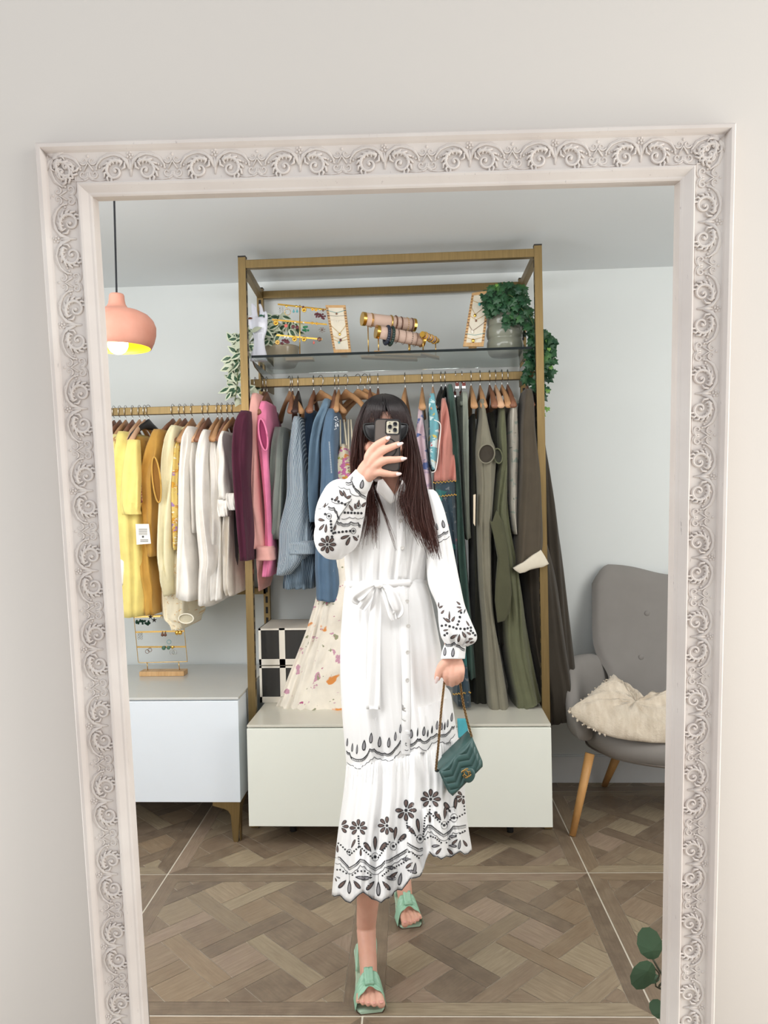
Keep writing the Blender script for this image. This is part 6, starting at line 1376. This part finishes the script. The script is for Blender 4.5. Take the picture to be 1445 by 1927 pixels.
# lowered sleeve
for x, y, L_, w_, a in ((1080, 1130, 8, 4, 350), (1030, 1152, 7, 2, 350)):
    (x, y), = c3([(x, y)]); drop(x, y, L_, w_, a, 2)
band(scal(c3([(1035, 1225), (1085, 1195), (1118, 1185)]), 2, 1.6), 4); stitch(scal(c3([(1038, 1275), (1080, 1255), (1128, 1230)])), .0008)
for x, y, L_, w_, a in ((1062, 348, 5, 2.4, 60), (1075, 388, 5, 2.6, 40), (1042, 330, 5, 1.8, 0), (1200, 318, 5, 2.4, 310), (1205, 352, 4.5, 2.2, 280), (1212, 380, 5, 2.2, 240), (1250, 385, 5, 1.6, 200), (1105, 452, 8.5, 3.6, 300), (1128, 415, 8.5, 2.2, 0), (1160, 445, 6, 3.2, 30), (1275, 480, 6, 2, 330), (1100, 535, 5, 2.4, 80), (1165, 585, 8, 3.8, 60), (1205, 598, 8, 3.2, 10), (1245, 570, 7, 3.4, 330), (1283, 560, 5, 2.6, 300), (1300, 605, 4.5, 2.8, 80), (1310, 632, 5, 2.6, 80), (1275, 628, 5, 2.4, 60), (1092, 705, 8.5, 3.6, 5), (1157, 712, 9, 4, 5), (1215, 745, 8, 3, 8), (1248, 765, 5, 1.6, 8)):
    (x, y), = c4([(x, y)]); drop(x, y, L_, w_, a, 2 if y > 1060 + 690 / 4.25 else 1)
for L_ in ([(1068, 500), (1100, 495), (1160, 512)], [(1185, 522), (1250, 525), (1300, 515)], [(1212, 430), (1222, 395)], [(1195, 490), (1205, 465)], [(1300, 540), (1335, 575)], [(1090, 575), (1110, 560)]): dots(c4(L_), 5.2, 2.5)
band(scal(c4([(1095, 640), (1125, 648), (1165, 632), (1205, 655), (1250, 685)]), 2, 1.4), 4)
EMB.build('embroidery', [m_thread, m_cut, m_cut2], dress)

# ---- hair
m_hair = NT('dark_brown_hair'); _g = m_hair.add('ShaderNodeAttribute', attribute_name='strand'); m_hair.base(m_hair.mix(_g.outputs['Fac'], srgb(22, 17, 18), srgb(84, 48, 40))); m_hair.set(.42, 0, .35); m_hair.b.inputs['Anisotropic'].default_value = .5; m_hair = m_hair.m
hx, hy, zc, hz = HD
hairv = []
def build_hair():
    mb = MB(); tv = []
    def add(pts, r, seg=5, f=1.):
        n0 = len(mb.v); mb.tube(pts, r, seg); n = len(mb.v) - n0
        m_ = len(pts)
        for k in range(n): tv.append(f * min(1, (k // seg) / max(1, m_ - 1)))
    # solid cap over the skull, open over the face
    rs = []
    for v, w, f, b in ((.15, .070, .00, .098), (.3, .078, -.01, .105), (.45, .083, -.022, .112), (.6, .086, -.040, .116), (.72, .086, -.062, .116), (.80, .083, -.086, .110), (.88, .074, -.084, .098), (.95, .057, -.062, .078), (1.0, .034, -.036, .046), (1.025, .006, -.006, .008)):
        rs.append([Vector((hx + .80 * w * cos(a), hy + (f + b) / 2 + (b - f) / 2 * sin(a), zc + v * hz)) for a in [2 * pi * k / 32 for k in range(32)]])
    n0 = len(mb.v); mb.rings(rs, True, False, True); tv.extend([.0] * (len(mb.v) - n0))
    G = lambda x, y, Y: P(x, y, Y)
    # guides: (front/back pairs of paths); strands are drawn between neighbouring guides
    left = [[(722, 743, 2.17), (698, 752, 2.13), (682, 780, 2.10), (676, 815, 2.09), (671, 850, 2.10), (668, 885, 2.12), (674, 905, 2.13)],
            [(722, 743, 2.17), (692, 756, 2.15), (677, 790, 2.13), (669, 830, 2.12), (664, 870, 2.13), (667, 905, 2.15), (680, 935, 2.15)],
            [(722, 743, 2.17), (700, 750, 2.12), (690, 780, 2.085), (685, 820, 2.08), (688, 860, 2.10), (698, 930, 2.11), (684, 1000, 2.09)],
            [(722, 743, 2.20), (692, 765, 2.19), (678, 820, 2.18), (676, 880, 2.19), (696, 950, 2.12), (683, 1034, 2.09)],
            [(722, 743, 2.20), (694, 770, 2.20), (684, 830, 2.20), (690, 900, 2.20), (702, 955, 2.11), (700, 1010, 2.09)],
            [(722, 743, 2.20), (698, 770, 2.20), (690, 830, 2.21), (698, 905, 2.18), (708, 960, 2.11), (712, 1036, 2.09)]]
    wisp = [[(722, 743, 2.20), (698, 770, 2.20), (690, 830, 2.21), (700, 905, 2.16), (718, 960, 2.10), (745, 1034, 2.09)], [(722, 743, 2.20), (698, 770, 2.20), (691, 830, 2.21), (701, 905, 2.16), (722, 960, 2.10), (748, 1036, 2.09)]]
    right = [[(722, 743, 2.17), (742, 748, 2.12), (758, 775, 2.09), (764, 810, 2.085), (766, 850, 2.10), (760, 890, 2.12), (748, 930, 2.09), (742, 975, 2.085)],
             [(722, 743, 2.17), (746, 749, 2.13), (764, 780, 2.11), (772, 820, 2.10), (778, 860, 2.11), (778, 910, 2.10), (770, 960, 2.085), (790, 1020, 2.085)],
             [(722, 743, 2.17), (750, 752, 2.15), (770, 790, 2.14), (780, 840, 2.13), (790, 900, 2.12), (796, 950, 2.10), (806, 1000, 2.085), (822, 1046, 2.09)],
             [(722, 743, 2.20), (752, 756, 2.18), (772, 800, 2.17), (784, 860, 2.16), (796, 920, 2.13), (808, 970, 2.10), (818, 1010, 2.095), (826, 1048, 2.10)],
             [(722, 743, 2.20), (750, 770, 2.20), (765, 830, 2.20), (772, 890, 2.18), (782, 950, 2.12), (796, 990, 2.09), (812, 1046, 2.09)],
             [(722, 743, 2.20), (748, 780, 2.21), (756, 840, 2.21), (757, 900, 2.16), (756, 930, 2.10), (764, 965, 2.088), (792, 1024, 2.088)]]
    def fill(guides, n, r0, jit=.006):
        gs = []
        for g in guides:
            c = catmull([G(*p) for p in g], 4); m_ = len(c) - 1; gs.append([c[min(m_, int(round(m_ * k / 22)))].copy() if False else c[int(m_ * k / 22)].lerp(c[min(m_, int(m_ * k / 22) + 1)], (m_ * k / 22) % 1) for k in range(23)])
        for _ in range(n):
            a = R.uniform(0, len(gs) - 1.001); i = int(a); t = a - i; end = R.choice([23, 22, 21, 20, 19, 18, 17]); j = rv(jit); q = R.uniform(0, 6); amp = R.uniform(.001, .005)
            pts = []
            for k in range(end):
                s = k / 22.; p = gs[i][k].lerp(gs[i + 1][k], t) + j * min(1, s * 2.2) * (1 + s); p += Vector((sin(s * 9 + q), .6 * cos(s * 7 + q), 0)) * (amp * s); pts.append(p)
            r_ = r0 * R.uniform(.6, 1.3); add(pts, [r_ * (1 - .85 * (k / (end - 1.)) ** 2.2) for k in range(end)], 4)
    fill(left, 420, .0018); fill(wisp, 24, .0013, .002); fill(right, 760, .0018)
    # parting strands over the crown and fringe
    for _ in range(420):
        u = R.uniform(-1, 1); 
        if abs(u) < .18 and R.random() < .75: continue
        s = 1 if u > 0 else -1; xr = 722 + 6 * u; end = 726 + 42 * u + s * 2; yl = 797 + 10 * abs(u) + R.uniform(-8, 4) - (10 if abs(u) < .3 else 0)
        pts = catmull([G(xr, 742, 2.15), G(722 + 22 * u + R.uniform(-2, 2), 750, 2.095), G(724 + 36 * u + R.uniform(-3, 3), 770, 2.072), G(end + R.uniform(-3, 3), yl, 2.072)], 5)
        r_ = R.uniform(.0007, .0015); add(pts, [r_ * (1 - .8 * (k / (len(pts) - 1)) ** 2) for k in range(len(pts))], 4, .45)
    for _ in range(420):
        a = R.uniform(0, 2 * pi); c_, s_ = cos(a), sin(a)
        if s_ < -.55: continue
        pts = []
        for v, w, f, b in ((1.03, .004, -.006, .004), (1.0, .036, -.038, .048), (.95, .060, -.064, .080), (.88, .077, -.086, .100), (.80, .086, -.088, .113), (.70, .088, -.070, .119)):
            pts.append(Vector((hx + .80 * w * c_ + R.uniform(-.002, .002), hy + (f + b) / 2 + (b - f) / 2 * s_, zc + v * hz)))
        pts = catmull(pts, 3); add(pts, [.0018 * (1 - .6 * k / len(pts)) for k in range(len(pts))], 4, .15)
    # back hair falling behind the shoulders
    for _ in range(300):
        u = R.uniform(-1, 1); add(catmull([Vector((hx + u * .05, hy + .09, zc + hz * .8)), Vector((hx + u * .085, hy + .115, zc + .02)), Vector((hx + u * .12, hy + .14, zc - .12)), Vector((hx + u * .13 + R.uniform(-.01, .01), hy + .15, zc - .26))], 5), [.003] * 13 + [.002, .001, .0005], 4)
    o = mb.build('hair', m_hair, person, smooth=True)
    at = o.data.attributes.new('strand', 'FLOAT', 'POINT')
    if len(tv) < len(o.data.vertices): tv.extend([1] * (len(o.data.vertices) - len(tv)))
    at.data.foreach_set('value', [max(0, v * 1.2 - .28) for v in tv[:len(o.data.vertices)]])
build_hair()
# ---- sunglasses
mg = plain('black_acetate', (14, 14, 16), .3, var=0); gl_ = plain('dark_lens', (20, 20, 24), .4, var=0)
sg = None
for s, cx in ((-1, 703), (1, 748)):
    pts = [(cx + s * dx, y) for dx, y in ((-16, 800), (0, 797), (12, 798), (18, 800), (17, 812), (11, 824), (2, 830), (-8, 828), (-14, 818))]
    c = [P(x, y, 2.070) for x, y in pts]; c3_ = catmull(c + [c[0]], 4)[:-1]; cen = sum(c3_, Vector()) / len(c3_)
    fr = MB(); fr.tube(c3_ + c3_[:2], .0028, 8, False); f = fr.build('sunglasses', mg, person, smooth=True) if sg is None else fr.build('rim', mg, sg, smooth=True); sg = sg or f
    MB().rings([[p + Vector((0, .0008, 0)) for p in c3_], [cen + (p - cen) * .6 + Vector((0, -.003, 0)) for p in c3_], [cen + (p - cen) * .2 + Vector((0, -.0045, 0)) for p in c3_]], True, False, True).build('lens', gl_, sg, smooth=True)
    t = MB(); e = P(cx + s * 18, 803, 2.072); t.tube([e, e + Vector((s * .004, .02, 0)), Vector((hx + s * .081, hy + .02, e.z - .005)), Vector((hx + s * .078, hy + .05, e.z - .02))], .0026, 8); t.build('temple', mg, sg, smooth=True)
MB().tube([P(716, 803, 2.068), P(726, 800, 2.064), P(735, 803, 2.068)], .002, 8).build('bridge', mg, sg, smooth=True)
# ---- sandals
m_mint = plain('mint_leather', (160, 206, 178), .35, var=.03, nscale=30); m_mint2 = plain('mint_sole', (178, 206, 182), .4, var=.03); m_outs = plain('brown_outsole', (96, 76, 60), .6)
def build_sandal(F_, side, label):
    bal, toe, heel, ank = F_; d = (toe - heel); d.z = 0; d.normalize(); sd = Vector((d.y, -d.x, 0))
    if sd.x < 0: sd = -sd
    prof = [(-.165, .070, .022, .024), (-.14, .068, .030, .02), (-.10, .055, .030, .02), (-.06, .034, .033, .0), (-.03, .018, .038, 0), (0, .009, .043, 0), (.02, .0065, .043, 0), (.035, .006, .038, 0), (.046, .006, .031, 0)]
    o = Vector((bal.x, bal.y, 0)); mb = MB(); rs = []
    for s, z, w, _ in prof:
        c = o + d * s + Vector((0, 0, z)); rs.append([c - sd * w, c - sd * (w - .002) + Vector((0, 0, .0045)), c + sd * (w - .002) + Vector((0, 0, .0045)), c + sd * w, c + sd * (w - .002) + Vector((0, 0, -.003)), c - sd * (w - .002) + Vector((0, 0, -.003))])
    sh = mb.rings(rs).build('sandal', m_mint2, person, smooth=False, label=label, mods=BEV(.0012))
    mb = MB(); mb.rings([[o + d * s - sd * w + Vector((0, 0, max(.0005, z - .0035))), o + d * s + sd * w + Vector((0, 0, max(.0005, z - .0035))), o + d * s + sd * w + Vector((0, 0, max(.0001, z - .006))), o + d * s - sd * w + Vector((0, 0, max(.0001, z - .006)))] for s, z, w, _ in prof[3:]]); mb.build('outsole', m_outs, sh)
    hb = o + d * -.148; MB().rings([[hb + Vector((r_ * cos(a), r_ * sin(a), z)) for a in [2 * pi * k / 14 for k in range(14)]] for z, r_ in ((.0005, .008), (.02, .0075), (.045, .010), (.066, .020))]).build('heel', m_mint, sh, smooth=True)
    # wide strap with pleats gathered at a centre tab
    def top(s, x):
        best = 0
        for ds in (-.008, 0, .008):
            for dx in (-.004, 0, .004):
                h = BODY['bvh'].ray_cast(o + d * (s + ds) + sd * (x + dx) + Vector((0, 0, .085 - min(0, s) * .9)), Vector((0, 0, -1)))
                if h[0]: best = max(best, h[0].z)
        return best
    mb = MB(); rs = []; s0 = .003
    for i in range(19):
        t = -1 + 2 * i / 18; w_len = .0155 + .013 * abs(t) ** 1.3; ring = []
        for k in range(17):
            q = -1 + 2 * k / 16; s = s0 - (1 - abs(t)) * .006 + q * w_len + .010 * abs(t); x = t * .044
            e = top(s, x * .92) + .0045; e = min(max(e, .012 + .03 * (1 - abs(t) ** 3)), .058 - 1.25 * min(0, s)); e = e * (1 - max(0, abs(t) - .8) / .2) + .010 * max(0, abs(t) - .8) / .2
            pl = .0020 * cos(q * 13) * min(1, abs(t) * 2) * (1 - abs(t) ** 4)
            ring.append(o + d * s + sd * x + Vector((0, 0, e + pl)))
        rs.append(ring)
    for _ in range(2):
        rs = [rs[0]] + [[(rs[i - 1][k] + rs[i][k] * 2 + rs[i + 1][k]) / 4 + Vector((0, 0, .0004)) for k in range(17)] for i in range(1, 18)] + [rs[-1]]
    full = [r_ + [p + Vector((0, 0, -.0025)) for p in r_[::-1]] for r_ in rs]; mb.rings(full); st = mb.build('bow_strap', m_mint, sh, smooth=True)
    mb = MB(); rs = []
    for k in range(9):
        q = -1 + 2 * k / 8; s = s0 - .006 + q * .0165; z = min(top(s, 0), .056 - 1.25 * min(0, s)) + .0090
        rs.append([o + d * s + sd * x + Vector((0, 0, z + b)) for x, b in ((-.013, -.006), (-.0125, .001), (-.006, .0022), (-.001, .0006), (0, .0018), (.001, .0006), (.006, .0022), (.0125, .001), (.013, -.006))])
    mb.rings(rs); mb.build('centre_tab', m_mint, st, smooth=True)
    hh = Vector((heel.x, heel.y, 0)); mb = MB(); mb.tube(catmull([o + d * -.07 - sd * .028 + Vector((0, 0, .05)), hh - sd * .027 + Vector((0, 0, .105)), hh - d * .030 + Vector((0, 0, .128)), hh + sd * .022 + Vector((0, 0, .105)), o + d * -.07 + sd * .024 + Vector((0, 0, .05))], 6), .0035, 8, True, .4, (0, 0, 1)); mb.build('slingback', m_mint, sh, smooth=True)
build_sandal(FL, 1, 'mint square-toed bow sandal on the forward foot'); build_sandal(FR, -1, 'mint square-toed bow sandal on the rear foot')

# ================================================================ the phone
def build_phone():
    Y = 2.030; c = P(728, 836.5, Y); r = empty('smartphone', c, 'smartphone in a smoky case with three lenses, held before the face', 'phone')
    tl, tr, bl = P(703.5, 788, Y), P(753, 789, Y), P(703.5, 886, Y); ex = (tr - tl).normalized(); ez = (tl - bl); ez = (ez - ex * ez.dot(ex)).normalized(); n = ex.cross(ez).normalized(); n = n if n.y < 0 else -n
    w, h = (tr - tl).length / 2, (tl - bl).length / 2; c = (tr + bl) / 2
    def rr_(hw, hh, rad, d, cx=0, cz=0, k=6):
        out = []
        for sx, sz, a0 in ((1, 1, 0), (-1, 1, 90), (-1, -1, 180), (1, -1, 270)):
            for i in range(k + 1):
                a = radians(a0 + 90 * i / k); out.append(c + ex * (cx + sx * (hw - rad) + rad * cos(a)) + ez * (cz + sz * (hh - rad) + rad * sin(a)) + n * d)
        return out
    MB().rings([rr_(w - .003, h - .003, .009, -.005), rr_(w - .001, h - .001, .010, -.003), rr_(w - .001, h - .001, .010, .002), rr_(w - .003, h - .003, .009, .0035)]).build('body', plain('graphite_body', (40, 38, 38), .3, .3, var=0), r, smooth=False)
    MB().rings([rr_(w, h, .011, -.0058), rr_(w + .0008, h + .0008, .012, 0), rr_(w, h, .011, .0052), rr_(w - .0022, h - .0022, .009, .0052), rr_(w - .0022, h - .0022, .009, -.0058), rr_(w, h, .011, -.0058)], True, False, False).build('bumper', plain('black_bumper', (22, 22, 24), .4, var=0), r)
    MB().rings([rr_(w - .0022, h - .0022, .009, .0036), rr_(w - .0022, h - .0022, .009, .0042)]).build('back_plate', plain('smoky_back', (98, 90, 84), .28, var=.02), r)
    ix, iz = w - .0215, h - .0225
    isl = MB().rings([rr_(.0195, .0195, .007, .004, ix, iz), rr_(.0195, .0195, .007, .0062, ix, iz), rr_(.0180, .0180, .006, .0066, ix, iz), rr_(.0165, .0165, .005, .0060, ix, iz)]).build('camera_bumper', m_blk, r)
    MB().rings([rr_(.0162, .0162, .005, .0058, ix, iz), rr_(.0162, .0162, .005, .0066, ix, iz)]).build('camera_plate', plain('champagne_glass', (198, 192, 172), .25, var=0), r)
    for (x, z, rad, nm) in ((.0068, .0086, .0068, 'lens'), (-.0068, .0010, .0068, 'lens'), (.0068, -.0072, .0068, 'lens'), (-.0075, .0118, .0026, 'flash'), (-.0075, -.0112, .0018, 'sensor')):
        q = c + ex * (ix + x) + ez * (iz + z) + n * .0066; Mx = Matrix.Translation(q) @ Matrix((( ex.x, ez.x, n.x, 0), (ex.y, ez.y, n.y, 0), (ex.z, ez.z, n.z, 0), (0, 0, 0, 1)))
        l = MB().lathe([(rad, 0), (rad, .0018), (rad * .86, .0022), (rad * .78, .0014)], 24, Mx, True, False).build(nm if nm != 'lens' else 'lens_ring', plain('steel_ring', (150, 148, 140), .25, .9, var=0) if nm == 'lens' else plain('flash_white', (232, 226, 206), .3, var=0) if nm == 'flash' else m_blk, r, smooth=True)
        if nm == 'lens': MB().lathe([(rad * .80, .0014), (rad * .5, .0017), (.0004, .0018)], 24, Mx, False, True).build('lens_glass', plain('lens_black', (12, 12, 18), .04, var=0), l, smooth=True)
    mb = MB(); pts = [c + ex * (.026 * cos(a) ) + ez * (.026 * sin(a) - .008) + n * .0043 for a in [2 * pi * k / 40 for k in range(42)]]; mb.tube(pts, .0020, 6, False, .3, tuple(n)); mb.build('magnetic_ring', plain('dark_ring', (36, 34, 34), .4, var=0), r)
build_phone()

# ================================================================ the handbag
def build_bag():
    Y = 2.0; r = empty('handbag', P(865, 1443, Y), 'small quilted dark green leather handbag with a gold chain strap and gold emblem', 'handbag')
    m = plain('green_leather', (62, 92, 89), .32, var=.05, nscale=20, bump=.06, bscale=400); mdk = plain('dark_green_lining', (14, 26, 26), .6, var=0)
    TL, TR, BR, BL = P(826, 1449, Y), P(889, 1388, Y + .03), P(911, 1440, Y + .03), P(850, 1500, Y)
    back = Vector((-.012, .045, .006)); nrm = Vector((-.1, -1, -.05)).normalized()
    def S_(u, v):
        p = TL.lerp(TR, u).lerp(BL.lerp(BR, u), v)
        # quilted chevrons running along the width
        ph = v * 4.4 + .95 * abs((u * 2.0) % 1 - .5) * 2 
        e = min(1, min(u, 1 - u) / .08) ** .5 * min(1, min(v, 1 - v) / .10) ** .5
        return p + nrm * (.010 * e + .0042 * e * abs(sin(pi * ph)) ** .6)
    NU, NV = 110, 80; mb = MB(); rs = []
    def cl(u, v):   # round the lower corners
        return u, v
    grid = [[S_(i / NU, j / NV) for i in range(NU + 1)] for j in range(NV + 1)]
    # rounded lower corners: pull them in
    for j in range(NV + 1):
        v = j / NV; k = 1 - .10 * max(0, (v - .8) / .2) ** 2
        mid = (grid[j][0] + grid[j][NU]) / 2
        for i in range(NU + 1): grid[j][i] = mid + (grid[j][i] - mid) * k
    rs = [row + [row[NU] + back * .55 - nrm * .004, row[NU] + back * .95, row[0] + back * .95, row[0] + back * .5 - nrm * .004] for row in grid]
    mb.rings(rs, True, True, True); body = mb.build('quilted_body', m, r, smooth=True)
    # flap edge line and gusset piping
    e = [S_(1, .0), S_(1, .3), S_(.97, .62), S_(.85, .70), S_(.72, .72)]
    MB().tube(catmull([p + nrm * .002 for p in [grid[2][1], grid[30][0], grid[60][0], grid[78][2]]], 6), .0022, 8).build('edge_piping', m, body, smooth=True)
    def disc(u, v, ru, rv_, h, name, mat):
        mb = MB(); c = S_(u, v) ; du = (TR - TL).normalized(); dv = (BL - TL).normalized(); ring = lambda k, z: [c + du * (ru * k * cos(a)) + dv * (rv_ * k * sin(a)) + nrm * z for a in [2 * pi * q / 30 for q in range(30)]]
        return mb.rings([ring(1, -.004), ring(1.0, h * .6), ring(.92, h), ring(.5, h * 1.1)]).build(name, mat, body, smooth=True)
    disc(.62, .83, .018, .017, .008, 'flap_tab', m)
    # emblem: two interlocked round letters facing each other
    c = S_(.585, .67) + nrm * .0125; du = (P(905, 1433, Y) - P(893, 1440, Y)).normalized(); dv = Vector((0, 0, 1)); dv = (dv - du * dv.dot(du)).normalized(); mg_ = plain('antique_gold', (196, 158, 96), .25, 1, var=.03)
    for s, off in ((1, .0035), (-1, -.0035)):
        mb = MB(); pts = [c + du * (off + s * .0088 * cos(radians(a))) + dv * (.0105 * sin(radians(a))) for a in range(42, 320, 14)]; mb.tube(pts, .0016, 8, True, .7, tuple(nrm))
        mb.tube([pts[-1], c + du * (off + s * .0070) + dv * .0002, c + du * (off + s * .001) + dv * .0002], .0016, 8, True, .7, tuple(nrm)); mb.build('letter_emblem', mg_, body, smooth=True)
    mch = plain('antique_brass_chain', (150, 118, 76), .3, 1, var=.08, nscale=60)
    for pts in ([(836, 1284, 2.03), (830, 1340, 2.0), (825, 1400, 1.99), (820, 1449, 2.0)], [(865, 1280, 2.05), (871, 1320, 2.045), (879, 1356, 2.04), (888, 1388, 2.035)], [(836, 1284, 2.03), (845, 1279, 2.056), (865, 1280, 2.05)]):
        p3 = catmull([P(*p) for p in pts], 30); mb = MB(); acc = 0; k = 0; 
        tot = [0.]
        for a, b in zip(p3, p3[1:]): tot.append(tot[-1] + (b - a).length)
        step = .0042; i = 0; s = 0.
        while s < tot[-1] - .001:
            while tot[i + 1] < s: i += 1
            q = p3[i].lerp(p3[i + 1], (s - tot[i]) / max(1e-6, tot[i + 1] - tot[i])); t = (p3[i + 1] - p3[i]).normalized(); u = t.cross(Vector((0, 1, 0))).normalized(); w = t.cross(u)
            a0 = radians(40 if k % 2 else -40); u2 = u * cos(a0) + w * sin(a0)
            mb.tube([q + t * (.0036 * cos(x)) + u2 * (.0031 * sin(x)) for x in [2 * pi * j / 8 for j in range(9)]], .0011, 5, False); s += step; k += 1
        mb.build('chain_strap', mch, r, smooth=True, kind='stuff')
    MB().ball(P(822, 1450, 2.005), .006, 10, 6, (1, 1.4, .6)).build('strap_eyelet', mdk, r, smooth=True)
build_bag()
